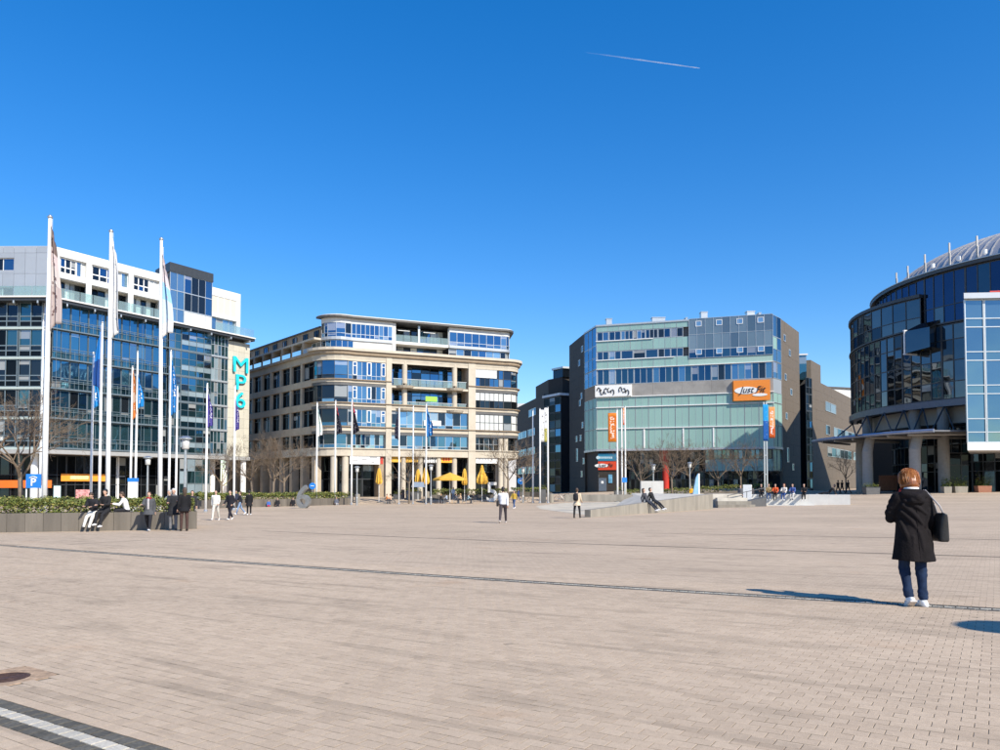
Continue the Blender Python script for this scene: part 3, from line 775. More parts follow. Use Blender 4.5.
b2.window(P2, sP2+.05, X2(497), 18.75, 20.05, 3, (1,), M_white, [(G_blind, 1)], w=.05, fw=.04, name='outer_blind')
# pale panel with rounded ends under the cornice, cornice, piers
for a, b in ((sP1+.01, sL0-.01), (sL1+.01, sP2-.01)):
    b2.band('pillar', P2, a, b, -.55, .22, -1.5, 21.09, M_stone)
b2.band('frieze', P2, sA-.3, P2.L, -.5, .16, 20.55, 21.1, M_stone)
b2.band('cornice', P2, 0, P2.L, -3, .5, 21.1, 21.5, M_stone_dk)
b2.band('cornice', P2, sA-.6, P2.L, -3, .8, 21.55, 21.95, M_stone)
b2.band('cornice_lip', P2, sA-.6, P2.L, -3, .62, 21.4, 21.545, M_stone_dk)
# banners on the front
for px0, px1, py0, py1, m in ((425.5, 437, 396.3, 401.4, mat('lime_banner', (.30, .62, .06), .6, var=.05)), (424, 441, 420.3, 425.5, M_white)):
    q0, q1 = X2(px0), X2(px1); b2.band('banner', P2, q0, q1, .0, .04, zpx(P2, q0, py1), zpx(P2, q0, py0), m)
# roof storeys, set back
P2b = Path([tuple((P2.pt(q, -1.4)).xy) for q in [0]+P2.S[1:-1]+[P2.L]])
T0 = P2b.S[1]; sh = P2b.L/P2.L
def XB(x):
    n = 600; lo = P2b.S[4]
    for i in range(n):
        q0, q1 = lo+(P2b.L-lo)*i/n, lo+(P2b.L-lo)*(i+1)/n
        a, b = P2b.pt(q0), P2b.pt(q1); t = (x-CX)/F
        if a.x/a.y <= t <= b.x/b.y: return q0
    return lo
inner3 = [tuple(P2b.pt(q, -3.2).xy) for q in P2b.S[0:1]+P2b.S[4:-4]+P2b.S[-1:]]
b2.part('roof_storey_core', MB().prism(inner3 + [(-30, 150)], 21.2, 26.6), M_grey_dk)
t1, t2, t3 = XB(394), XB(449), P2b.S[-2]
sE = [P2b.S[1]] + [P2b.S[1+j] for j in (1, 2, 4, 6, 7)]
b2.window(P2b, sE[0], sE[-1], 23.85, 26.05, 5, (.6, 1.6), M_steel, [(G_blue, 3), (G_blue2, 1), (G_dark, 1)], edges=sE)
b2.window(P2b, sE[-1]+.02, t1-.3, 23.85, 26.05, 9, (.6, 1.6), M_steel, [(G_blue, 4), (G_blue2, 1), (G_sky, .4)])
b2.band('roof_wall', P2b, T0, t1-.3, -.4, .1, 26.05, 26.75, M_white_render)
b2.band('roof_wall', P2b, T0, t1-.3, -.4, .14, 23.45, 23.85, M_greypanel)
qv = XB(353)
b2.window(P2b, sE[0], qv, 22.0, 23.4, 6, (1,), M_steel, [(G_blue, 2), (G_dark, 1), (G_sky, 1)], w=-.15)
b2.band('roof_wall', P2b, qv, t1-.3, -.5, -.1, 22.0, 23.44, M_white_render)
b2.band('roof_pillar', P2b, t1-.3, t1+.25, -.5, .05, 22, 26.7, M_white_render)
# open middle terrace
b2.window(P2b, t1+.2, t2-.2, 24.0, 26.4, 8, (1,), M_darkframe, [(G_dark, 3), (G_blind, 2), (G_blue, 2)], w=-2.6)
b2.window(P2b, t1+.2, t2-.2, 21.9, 23.5, 8, (1,), M_darkframe, [(G_dark, 3), (G_blind, 1), (G_blue, 2)], w=-2.6)
b2.band('terrace_slab', P2b, t1+.26, t2-.05, -2.7, -.1, 23.5, 23.9, M_white_render)
for k in range(7):
    a = t1+.3+(t2-t1-.4)*k/7; b2.band('railing_pane', P2b, a+.03, a+(t2-t1-.4)/7-.03, -.2, -.17, 23.92, 24.95, C_rail)
for px in (419, 449): b2.band('roof_pillar', P2b, XB(px)-.15, XB(px)+.15, -.5, -.1, 23.9, 26.6, M_steel)
for px in (398, 424): 
    q = XB(px); b2.part('awning', MB().hexa([P2b.pt(q, -.2, 25.6), P2b.pt(q+1.9, -.2, 25.6), P2b.pt(q+1.9, -2.4, 26.3), P2b.pt(q, -2.4, 26.3), P2b.pt(q, -.2, 25.66), P2b.pt(q+1.9, -.2, 25.66), P2b.pt(q+1.9, -2.4, 26.36), P2b.pt(q, -2.4, 26.36)]), M_white)
ee = [t2, ] + lin(t2, P2b.S[-8], 7)[1:] + [P2b.S[-6], P2b.S[-4], P2b.S[-2]]
b2.window(P2b, ee[0], ee[-1], 23.85, 26.05, len(ee)-1, (.6, 1.6), M_steel, [(G_blue, 4), (G_blue2, 1)], edges=ee)
b2.window(P2b, ee[0], ee[-1], 22.0, 23.4, len(ee)-1, (1,), M_steel, [(G_dark, 2), (G_sky, 1), (G_blue, 1)], edges=ee, w=-.3)
b2.band('roof_wall', P2b, t2, P2b.L, -.4, .1, 26.05, 26.75, M_white_render)
b2.band('roof_wall', P2b, t2, P2b.L, -.4, .14, 23.45, 23.85, M_greypanel)
b2.band('roof_slab', P2b, T0-.5, P2b.L, -5, .75, 26.76, 27.05, M_roof)
b2.band('roof_edge', P2b, T0-.5, P2b.L, -4, .55, 27.05, 27.2, M_white_render)
b2.window(P2b, t3+.1, P2b.L, 22, 26.05, 6, (1, .3, 1), M_steel, [(G_dark, 1)])
# attic of the left wing: loggias and small windows
nb = 9; step = (sA-.6)/nb
for k in range(nb):
    u = .3+k*step
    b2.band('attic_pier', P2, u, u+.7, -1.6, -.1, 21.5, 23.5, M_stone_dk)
    b2.window(P2, u+.72, u+step-.02, 21.5, 23.4, 2, (1,), M_white if k % 3 else M_darkframe, [(G_dark, 3), (G_sky, 1), (G_blind, .6)], w=-1.5)
    b2.band('railing_pane', P2, u+.74, u+step-.04, .02, .05, 21.52, 22.35, C_rail)
    b2.window(P2, u+step*.45, u+step*.85, 24.0, 25.2, 2, (1,), M_darkframe, [(G_blue, 1), (G_dark, 2)], w=-1.35)
b2.band('attic_beam', P2, 0, sA, -3, -.1, 23.5, 23.8, M_stone)
b2.band('attic_wall', P2, 0, sA-.3, -3, -1.42, 23.8, 25.5, M_stone_dk)
b2.band('attic_roof', P2, 0, sA-.3, -6, -1.2, 25.5, 25.7, M_roof)
# ground floor: pillars, glazing, shop signs
nb = 9; step = (sA-.6)/nb
PGb = Path([tuple(P2.pt(q, -2.6).xy) for q in P2.S[0:1]+P2.S[3:-3]+P2.S[-1:]])
for k in range(nb+1):
    u = .3+k*step; b2.band('ground_pillar', P2, u, u+.9, -1.2, .0, -2, 5.85, M_stone_shaded)
nn = 22
for k in range(nn):
    a = PGb.L*k/nn; b2.window(PGb, a+.05, a+PGb.L/nn-.05, -1.2, 5.7, 2, (2.4, .8, 1.4), M_darkframe, [(G_black, 4), (G_dark, 2)], fw=.09)
for px in (333.5, 346.5): 
    c = P2.pt(X2(px), -.5); b2.part('column', MB().lathe([(.5, -2), (.5, 5.85)], 14, (c.x, c.y, 0)), M_stone)
for px in (404.5, 421.5, 439.5, 455.5):
    c = P2.pt(X2(px), -.5); b2.part('column', MB().lathe([(.42, -2), (.42, 5.85)], 14, (c.x, c.y, 0)), M_stone)
for px in (501, 506.5):
    c = P2.pt(X2(px), -.3); b2.part('column', MB().lathe([(.4, -2), (.4, 9)], 14, (c.x, c.y, 0)), M_stone)
b2.band('entrance_wall', P2, X2(379.5), sP1-.05, -2.3, -.3, -1.5, 5.84, M_stone_dk)
M_sign_w = mat('white_sign', (.80, .80, .78), .5, var=.03)
def sign2(px0, px1, py0, py1, m, w=-.2, d=.1, name='shop_sign'):
    q0, q1 = X2(px0), X2(px1); return b2.band(name, P2, q0, q1, w-d, w, zpx(P2, q0, py1), zpx(P2, q0, py0), m)
sign2(350, 380, 455.5, 464, M_sign_w, .0)
for px0, px1, py in ((352.5, 358, 460), (362, 367, 459.5), (370, 377.5, 457.3), (371.5, 375, 462.2)):
    sign2(px0, px1, py-.5, py+.5, mat('grey_ink', (.3, .3, .3), .6), .02, .02, 'sign_lettering')
sign2(390.5, 410.5, 455.8, 462, M_yellow, -.4); sign2(390.5, 420, 453, 455.7, M_red, -.42)
sign2(410.8, 419.6, 455.8, 462, M_yellow, -.4)
sign2(424, 439, 455, 463.5, M_ink, -.35, .06)
for row, py in enumerate((457, 461)):
    x = 425
    while x < 437.5:
        wd = R.uniform(.8, 1.9); sign2(x, x+wd, py-1.5, py+1.5, M_sign_w, -.33, .02, 'sign_lettering'); x += wd+.6
sign2(440.5, 453.5, 456, 462.5, mat('orange_yellow', (.85, .38, .02), .5, var=.06), -.4)
for k, x in enumerate((444, 446.5, 449)): sign2(x, x+1.8, 457.6, 461, M_red, -.38, .02, 'sign_lettering')
sign2(476.5, 498, 455.3, 463.2, M_sign_w, -.1)
for x in (479, 482, 485, 488, 491): sign2(x, x+2, 458.5, 460.4, mat('grey_ink2', (.45, .45, .45), .6), -.08, .02, 'sign_lettering')
for x0, x1 in ((498, 500), (508.5, 512)): sign2(x0, x1, 455, 497, M_stone, -.9, .4, 'ground_pillar')
sign2(381, 384, 455, 464, M_red, -.25)

# ------------------------------------------------------------------ green glass building of the fitness club
P3 = Path([(14.3, 156), (16.0, 143), (17.4, 136), (45.8, 127), (48.4, 130.2), (56.2, 142)])
b3 = Bld('green_glass_building', (32, 135, .1), 'milky green glass and brick building with an orange sign and blue window bands')
s1, s2, s3, s4 = P3.S[1], P3.S[2], P3.S[3], P3.S[4]; X3 = lambda x: P3.px(x)
def X3(x):
    n = 500
    for i in range(n):
        q0, q1 = s2+(s3-s2)*i/n, s2+(s3-s2)*(i+1)/n
        a, b = P3.pt(q0), P3.pt(q1); t = (x-CX)/F
        if a.x/a.y <= t <= b.x/b.y: return q0
    return s2 if x < 600 else s3
zc = zpx(P3, s2, 325)
core = [tuple(P3.pt(q, -.4).xy) for q in P3.S]
b3.part('core', MB().prism(core, 8.0, zc-.2), M_grey_dk)
core2 = [tuple(P3.pt(q, w).xy) for q, w in ((0, -.4), (s1, -.4), (s2-.5, -4.2), (s3, -3.2), (s4, -.4), (P3.L, -.4))]
b3.part('ground_floor_core', MB().prism(core2, -1.5, 8.0), M_black)
# brick sides, laid in slabs
def bricks(path, a, b, z0, z1, m, ncol, nrow, name='brick_panel', holes=()):
    for i in range(ncol):
        for j in range(nrow):
            q0, q1 = a+(b-a)*i/ncol, a+(b-a)*(i+1)/ncol; h = (z1-z0)/nrow
            b3x.band(name, path, q0+.008, q1-.008, -.4, R.uniform(0, .012), z0+j*h+.008, z0+(j+1)*h-.008, m)
b3x = b3
bricks(P3, 0, s1-.02, -1, zc-.1, M_brick_dk, 6, 16)
bricks(P3, s4+.02, P3.L, -1, zpx(P3, s4, 318)-.1, M_brick, 5, 16)
for (px, py, path, lo, hi) in [(583, 349, P3, 0, s1), (580, 363, P3, 0, s1), (582, 396, P3, 0, s1), (580.5, 403, P3, 0, s1), (577, 439, P3, 0, s1), (581, 438, P3, 0, s1), (583, 425, P3, 0, s1), (577.5, 455, P3, 0, s1), (584, 461, P3, 0, s1), (582, 474, P3, 0, s1),
                      (786, 338, P3, s4, P3.L), (791, 353, P3, s4, P3.L), (786.5, 377, P3, s4, P3.L), (792, 392, P3, s4, P3.L), (787, 416, P3, s4, P3.L), (788, 455, P3, s4, P3.L), (793, 467, P3, s4, P3.L)]:
    best = min((abs(P3.pt(lo+(hi-lo)*i/200).x/P3.pt(lo+(hi-lo)*i/200).y-(px-CX)/F), lo+(hi-lo)*i/200) for i in range(201))[1]
    best = max(lo+.9, min(hi-.9, best)); zz = zpx(P3, best, py); hh = .6 if py != 455 else 1.3
    b3.window(P3, best-.75, best+.75, zz-hh, zz+hh, 1, (1,), M_greypanel, [(G_box, 1)], w=.02, fw=.15)
# glass strips at the corners and the bands of the front
lv = [(7.9, 11.5), (11.6, 15.3), (15.4, 17.1)]
for (a, b, n) in ((s1+.02, s2-.02, 3), (s3+.02, s4-.02, 2)):
    for z0, z1 in lv: b3.window(P3, a, b, z0, z1, n, (1,), M_steel, [(G_green, 1)], fw=.05)
    b3.band('grey_band', P3, a, b, -.3, .02, 17.1, 19.45, M_stone_dk if a < s2 else M_greypanel)
    b3.window(P3, a, b, 19.5, 22.3, n, (1,), M_steel, [(G_blue2, 2), (G_navy, 1)], fw=.07)
    b3.window(P3, a, b, 22.4, 26.6, n, (1, 1), M_steel, [(G_blue2, 2), (G_green, 2)] if a > s2 else [(G_blue2, 1)], fw=.05)
    b3.window(P3, a, b, 26.6, zc-.1, n, (1,), M_steel, [(G_blue2, 2), (G_navy, 1)], fw=.05)
wall_z = [(7.9, 11.45), (11.6, 15.25), (15.4, 17.1)]
sR = X3(706)
nP = 13
for j, (z0, z1) in enumerate(wall_z):
    for i in range(nP):
        q0, q1 = s2+(s3-s2)*i/nP, s2+(s3-s2)*(i+1)/nP
        b3.window(P3, q0+.03, q1-.03, z0, z1, 2, (1,), M_steel, [(G_green, 1)], fw=.035, fd=.04)
    b3.band('white_ledge', P3, s2, s3, -.1, .25, z1+.01, z1+.14, M_white)
for px in (645, 684, 714): 
    q = X3(px); b3.band('light_strip', P3, q-.12, q+.12, .05, .14, 8.0, 11.4, M_white)
b3.band('bottom_edge', P3, s1, s4, -4, .2, 7.55, 7.88, M_greypanel)
M_greyband = mat('brushed_grey_band', (.36, .33, .29), .5, .4, var=.25, scale=.35)
for i in range(6):
    q0, q1 = s2+(s3-s2)*i/6, s2+(s3-s2)*(i+1)/6
    b3.band('grey_band_panel', P3, q0+.01, q1-.01, -.3, .06, 17.2, 19.4, M_greyband)
for i in range(9):
    q0, q1 = s2+(s3-s2)*i/9, s2+(s3-s2)*(i+1)/9
    b3.window(P3, q0+.02, q1-.02, 19.45, 22.2, 3, (1,), M_steel, [(G_navy, 5), (G_blue2, 1), (G_dark, .7)], w=-.12, fw=.08)
sK = X3(690)
for z0, z1 in ((22.3, 23.9), (25.45, 27.3), (29.0, zc-.35)):
    n = 8
    for i in range(n):
        q0, q1 = s2+(sK-s2)*i/n, s2+(sK-s2)*(i+1)/n
        b3.window(P3, q0+.02, q1-.02, z0, z1, 2, (1,), M_steel, [(G_green, 1)], fw=.03, fd=.03)
for k, (z0, z1) in enumerate(((23.9, 25.4), (27.35, 28.95))):
    n = 7
    for i in range(n):
        q0, q1 = s2+(sK-.9-s2)*i/n, s2+(sK-.9-s2)*(i+1)/n
        b3.window(P3, q0+.02, q1-.02, z0, z1, R.choice((1, 2, 2, 3)), (1,), M_steel, [(G_navy, 4), (G_blue2, 1), (G_dark, 2), (G_sky, .3)], w=-.1, fw=.09)
    b3.band('white_ledge', P3, s2, s2+(sK-s2)*(.62 if k else .85), -.1, .22, z0-.12, z0-.01, M_white)
b3.band('white_ledge', P3, s2, s3, -.1, .2, 22.2, 22.3, M_white)
b3.band('roof_rim', P3, s1, sK, -.5, .18, zc-.34, zc-.05, M_steel)
# curtain wall on the right half of the top
zk = zc
G_grey = glass('glass_grey_fritted', (.15, .185, .19), (.28, .37, .43), .32, .06)
b3.window(P3, sK+.03, s3-.02, 23.4, 24.9, 10, (1,), M_steel, [(G_navy, 1)], w=.1, fw=.06)
b3.window(P3, sK+.03, s3-.02, 24.9, zk, 10, (1.5, 1.6), M_steel, [(G_grey, 5), (G_teal, .6)], w=.1, fw=.06)
b3.band('spandrel', P3, sK, s3, -.3, .04, 22.3, 23.38, mat('green_panel', (.33, .47, .42), .4, var=.05))
for px in (700, 720.5, 741, 762):
    q = X3(px)
    for z0 in (24.0, 28.9): b3.window(P3, q-.5, q+.5, z0, z0+.95, 1, (1,), M_white, [(G_sky, 1)], w=.14, fw=.08)
b3.band('roof_deck', P3, 0, P3.L, -8, -.1, zc-.5, zc-.25, M_roof)
for (px, w, h, y0) in ((610, 1.0, 1.1, 133), (660, 2.3, .9, 131), (706, 1.1, 1.3, 128.5), (753, 1.3, 1.2, 127.5), (762, .35, .9, 127.5), (688, .3, .6, 130)):
    p = gp(px, y0+3); b3.part('roof_vent', MB().box(p.x-w/2, p.x+w/2, p.y, p.y+1.2, zc-.5, zc+h).box(p.x-w/2-.08, p.x+w/2+.08, p.y-.08, p.y+1.28, zc+h, zc+h+.1), M_silver)
# ground floor: dark brick wall with door, red column, lobby glazing, low green glass
sB1 = X3(622)
for i in range(5):
    for j in range(6):
        q0, q1 = s2+(sB1-s2)*i/5, s2+(sB1-s2)*(i+1)/5
        b3.band('brick_panel', P3, q0+.008, q1-.008, -.9, -.4+R.uniform(0, .01), -1+j*1.4+.008, -1+(j+1)*1.4-.008, M_brick_dk)
for i in range(6):
    for j in range(3):
        q0, q1 = s1+(s2-s1)*i/6, s1+(s2-s1)*(i+1)/6
        b3.band('brick_panel', P3, q0, q1, -.9, -.3, -1+j*2.83, -1+(j+1)*2.83, M_brick_dk)
PL3 = Path([tuple(P3.pt(s2, -3.4).xy), tuple(P3.pt(s3, -2.6).xy)])
for i in range(10):
    a, b = PL3.px(622)+(PL3.px(768)-PL3.px(622))*i/10, PL3.px(622)+(PL3.px(768)-PL3.px(622))*(i+1)/10
    b3.window(PL3, a+.04, b-.04, .3, 7.5, 3, (1.6, 1, 1.6, 1), M_darkframe, [(G_black, 5), (G_dark, 3)], fw=.08)
c = P3.pt(X3(664), -2.0); b3.part('red_column', MB().lathe([(.55, -1), (.55, 7.6)], 16, (c.x, c.y, 0)), M_red)
b3.band('red_wall', P3, X3(655), X3(668), -3.3, -3.0, 5.5, 7.5, mat('dark_red_wall', (.22, .03, .02), .6))
for i in range(8):
    q0, q1 = sR+(s3-sR)*i/8, sR+(s3-sR)*(i+1)/8
    b3.window(P3, q0+.02, q1-.02, 3.9, 5.9, 1, (1,), M_steel, [(G_green, 1)], fw=.03, w=-.2)
    b3.window(P3, q0+.02, q1-.02, 5.95, 7.5, 2, (1,), M_darkframe, [(G_dark, 2), (G_teal, 2)], fw=.06, w=-.4)
for i in range(2):
    q0, q1 = s3+(s4-s3)*i/2, s3+(s4-s3)*(i+1)/2
    b3.window(P3, q0+.02, q1-.02, 3.9, 7.5, 1, (1,), M_steel, [(G_green, 1)], fw=.03, w=-.2)
def sign3(px0, px1, py0, py1, m, w=.2, d=.18, name='sign', parent=None):
    q0, q1 = X3(px0), X3(px1); return b3.band(name, P3, q0, q1, w-d, w, zpx(P3, q0, py1), zpx(P3, q0, py0), m, parent)
def at3(px, py, w): q = X3(px); p = P3.pt(q, w, zpx(P3, q, py)); return p, P3.ang((s2+s3)/2)
def ellipse_on(px, py, rx, rz, w, m, parent, name):
    c, a = at3(px, py, w); mb = MB(); n = 24; pts = []
    d = Vector((cos(a), sin(a), 0)); nrm = Vector((d.y, -d.x, 0))
    vs = [c + d*rx*cos(2*pi*k/n) + Vector((0, 0, rz*sin(2*pi*k/n))) for k in range(n)]
    mb.add(vs + [v+nrm*.03 for v in vs], [tuple(range(n, 2*n))] + [(k, (k+1) % n, n+(k+1) % n, n+k) for k in range(n)])
    return b3.part(name, mb, m, parent)
so = sign3(733, 768.2, 381.5, 401.5, M_orange, .75, .6, 'club_sign')
ellipse_on(745, 391, 1.9, .62, .78, M_sign_w, so, 'sign_oval')
c, a = at3(750.5, 390.4, .86); b3.text('sign_lettering', 'Just Fit', 1.55, M_ink, c, a, .02, so, shear=.35, sx=.92)
ellipse_on(758, 395.3, 1.2, .25, .78, M_sign_w, so, 'sign_tag')
sw = sign3(597.8, 633, 386, 397.3, M_sign_w, .5, .35, 'white_sign')
# looping dark lettering that cannot be read at this distance: strokes only
px = 601.5
for k in range(8):
    if k == 5: px += 4.5
    c, a = at3(px, 391.2+((k*37) % 5-2)*.25, .53); d = Vector((cos(a), sin(a), 0)); mb = MB(); t0 = R.uniform(0, 6)
    pts = [c + d*(.27*cos(t0+t*.9)) + Vector((0, 0, (.5 if k % 3 else .38)*sin(t0+t*.9)+(-.2 if k % 3 == 1 else .1))) for t in range(6)]
    mb.tube(pts, .09, 5); b3.part('sign_lettering', mb, M_ink, sw); px += 3.35
sbl = sign3(591.8, 616, 453.6, 461, mat('teal_blue_sign', (.02, .19, .32), .5, var=.05), -.2, .15, 'blue_sign')
ellipse_on(595.5, 457.5, .3, .3, -.17, mat('pale_blue', (.5, .65, .7), .5), sbl, 'sign_emblem')
for x in (598.5, 600.5, 602.5, 604.5, 606.5, 608.5, 610.5): sign3(x, x+1.2, 456.6, 458.6, mat('pale_blue', (.5, .65, .7), .5), -.18, .015, 'sign_lettering', sbl)
srd = sign3(591.8, 616, 461.5, 470, mat('red_sign', (.62, .06, .015), .5, var=.05), -.2, .15, 'red_sign')
ellipse_on(601, 465.6, 1.25, .35, -.17, M_sign_w, srd, 'sign_oval')
c, a = at3(605, 465.4, -.1); b3.text('sign_lettering', 'Just Fit', .95, M_ink, c, a, .02, srd, shear=.35, sx=1)
sign3(590.2, 594, 475, 483, mat('pale_poster', (.55, .56, .55), .5, var=.2, scale=2), -.3, .08, 'poster')
sign3(607.5, 611, 474.5, 483, mat('blue_poster', (.12, .33, .5), .5, var=.4, scale=1.2), -.3, .08, 'poster')
dr = sign3(597.5, 605, 478, 491, mat('door_blue_grey', (.10, .13, .17), .5), -.33, .06, 'door')
sign3(600, 602.5, 481, 483.5, M_sign_w, -.31, .015, 'door_notice', dr)

# ------------------------------------------------------------------ cinema rotunda
M_col0 = mat('mast_grey', (.34, .33, .32), .5, .4)
C4 = Vector((73.4, 97.4)); RL, RU = 25.6, 22.4
def arc(r, a0, a1, n): return [(C4.x+r*cos(radians(a0+(a1-a0)*i/n)), C4.y+r*sin(radians(a0+(a1-a0)*i/n))) for i in range(n+1)]
zb4 = gz(58, 84)
b4 = Bld('cinema_rotunda', (C4.x, C4.y, zb4-.3), 'dark glass rotunda with ribbed silver dome and a blade canopy on columns')
PD = Path(arc(RL, 146, 278, 44)); PU = Path(arc(RU, 140, 290, 44))
dpx = lambda path, x: path.px(x)
b4.part('drum_core', MB().prism(arc(RL-.5, 0, 352, 60), 10.6, 19.6), M_black)
b4.part('upper_core', MB().prism(arc(RU-.5, 0, 352, 60), 19.6, 26.9), M_black)
nW = 11
for i in range(nW):
    q0, q1 = PD.L*i/nW, PD.L*(i+1)/nW
    e = [q for q in PD.S if q0-.01 <= q <= q1+.01]
    b4.window(PD, e[0]+.001, e[-1]-.001, 11.2, 19.7, len(e)-1, (1, 1.2, 1.2, .9), M_darkframe, [(G_rot, 8), (G_dark, 1)], edges=e, fw=.11)
    q0, q1 = PU.L*i/nW, PU.L*(i+1)/nW
    e = [q for q in PU.S if q0-.01 <= q <= q1+.01]
    b4.window(PU, e[0]+.001, e[-1]-.001, 20.2, 26.6, len(e)-1, (1, 1.6), M_darkframe, [(glass('glass_rotunda_blue', (.008, .012, .02), (.07, .115, .21), .5, .02, .05), 8), (G_rot, 1)], edges=e, fw=.1)
b4.band('drum_ledge', PD, 0, PD.L, -3.2, .22, 19.78, 19.96, M_darkframe)
b4.band('drum_skirt', PD, 0, PD.L, -.6, .35, 10.4, 11.15, mat('blue_grey_skirt', (.12, .14, .18), .4, .4))
b4.band('roof_ring', PU, 0, PU.L, -1.0, .55, 26.65, 27.05, M_darkframe)
b4.band('roof_ring_rim', PU, 0, PU.L, -.4, .65, 27.05, 27.15, M_steel)
# stair tower on the left flank
PT = Path([(C4.x+(25.6-2.8*(k/10)**2)*cos(radians(148+46*k/10)), C4.y+(25.6-2.8*(k/10)**2)*sin(radians(148+46*k/10))) for k in range(11)])
b4.part('flank_tower_core', MB().prism([tuple(PT.pt(q, -.4).xy) for q in PT.S[:-1]] + arc(18, 186, 150, 6), 11, 24.4), M_black)
for za, zb in ((11.3, 15.5), (15.5, 20.1), (20.1, 24.3)):
    b4.window(PT, 0, PT.L, za, zb, 10, (1, 1.3), M_darkframe, [(G_rot, 4), (G_teal, .6), (G_dark, 2)], edges=list(PT.S), fw=.1)
b4.band('flank_tower_cap', PT, -0, PT.L, -4, .3, 24.35, 24.75, M_darkframe)
b4.band('flank_banner', PT, PT.px(852.5), PT.px(852.5)+1.2, .12, .2, 15.6, 18.6, mat('cinema_banner', (.75, .14, .04), .5))
# bay window box on the drum
q = PD.px(926); a = PD.ang(q)
for (z0, z1) in ((16.9, 19.5),):
    b4.part('bay_box', MB().hexa([PD.pt(q-.9, -.4, z0), PD.pt(q-.9, 1.8, z0), PD.pt(q+1.9, 1.5, z0+.3), PD.pt(q+1.9, -.4, z0+.3), PD.pt(q-.9, -.4, z1+1.0), PD.pt(q-.9, 1.8, z1), PD.pt(q+1.9, 1.5, z1), PD.pt(q+1.9, -.4, z1+1.0)]), G_rot)
    mb = MB()
    for (z_a, z_b, w_a, w_b, du) in ((z0, z1, 1.75, 1.9, 0),):
        for wq in (-.3, .75, 1.75): mb.hexa([PD.pt(q-1.02, wq, z0), PD.pt(q-1.02, wq+.14, z0), PD.pt(q-.88, wq+.14, z0), PD.pt(q-.88, wq, z0), PD.pt(q-1.02, wq, z1), PD.pt(q-1.02, wq+.14, z1), PD.pt(q-.88, wq+.14, z1), PD.pt(q-.88, wq, z1)])
        for zz in (z0-.15, z1): PD.band(mb, q-1.05, q-.85, -.3, 1.95, zz, zz+.16)
    b4.part('bay_frame', mb, M_white)
# masts, floodlights and arcs on the roof ring
for px, h in ((900, 1.9), (911.5, 2.1), (929, 2.7), (954, 3.1), (982, 3.0)):
    c = PU.pt(PU.px(px, .2), .2)
    b4.part('roof_mast', MB().box(c.x-.08, c.x+.08, c.y-.08, c.y+.08, 26.8, 26.8+h).box(c.x-.06, c.x+.06, c.y-.18, c.y-.085, 26.8, 26.8+h*.6), M_col0)
for px in (937, 963, 990):
    c = PU.pt(PU.px(px, .4), .4); b4.part('floodlight', MB().lathe([(.1, 27.4), (.22, 27.5), (.22, 27.95), (.08, 28.0)], 10, (c.x, c.y, 0)), M_white)
# dome: sheet gores and standing seams
RDm, Z0d, Hd = 20.8, 26.4, 7.6; ng = 110
dome_pt = lambda a, t, e=0: (C4.x+(RDm*cos(t)+e)*cos(a), C4.y+(RDm*cos(t)+e)*sin(a), Z0d+Hd*sin(t)+e*.7)
for k in range(ng):
    a0, a1 = 2*pi*k/ng, 2*pi*(k+1)/ng
    mb = MB(); ts = [pi/2*j/10*.97 for j in range(11)]
    mb.add([dome_pt(aa, t) for t in ts for aa in (a0, a1)], [(2*j, 2*j+1, 2*j+3, 2*j+2) for j in range(10)])
    if 150 < math.degrees(a0) < 330:
        b4.part('dome_gore', mb, M_dome, smooth=True)
        m2 = MB(); m2.tube([dome_pt(a0, t, .06) for t in ts], .055, 4); b4.part('dome_seam', m2, M_dome)
    else:
        dome_rest = globals().setdefault('dome_rest', MB()); dome_rest.add(mb.v, mb.f)
b4.part('dome_back', dome_rest, M_dome, smooth=True)
b4.part('dome_ring', MB().lathe([(RDm+.3, 26.3), (RDm+.3, 26.9), (RDm, 26.9)], 60, (C4.x, C4.y, 0)), M_dome)
# undercroft
b4.part('soffit_fascia', MB().lathe([(23.6, 8.6), (23.6, 10.5)], 64, (C4.x, C4.y, 0)), mat('beige_fascia', (.40, .37, .32), .7, var=.06))
PG4 = Path(arc(20.5, 150, 290, 40))
b4.part('foyer_core', MB().prism(arc(20, 0, 352, 40), -.5, 10), M_black)
for i in range(10):
    q0, q1 = PG4.L*i/10, PG4.L*(i+1)/10; e = [q for q in PG4.S if q0-.01 <= q <= q1+.01]
    b4.window(PG4, e[0], e[-1], zb4-.3, 8.5, len(e)-1, (2.4, 1, 2, 2), M_darkframe, [(G_black, 4), (G_dark, 3)], edges=e, fw=.1)
M_col = mat('grey_column', (.30, .28, .255), .7, var=.1)
for px, w in ((868, -.9), (915.5, -.9), (944, -1.0)):
    q = PD.px(px, w); c = PD.pt(q, w); b4.part('drum_column', MB().lathe([(.62, zb4-1), (.62, 10.5)], 16, (c.x, c.y, 0)), M_col)
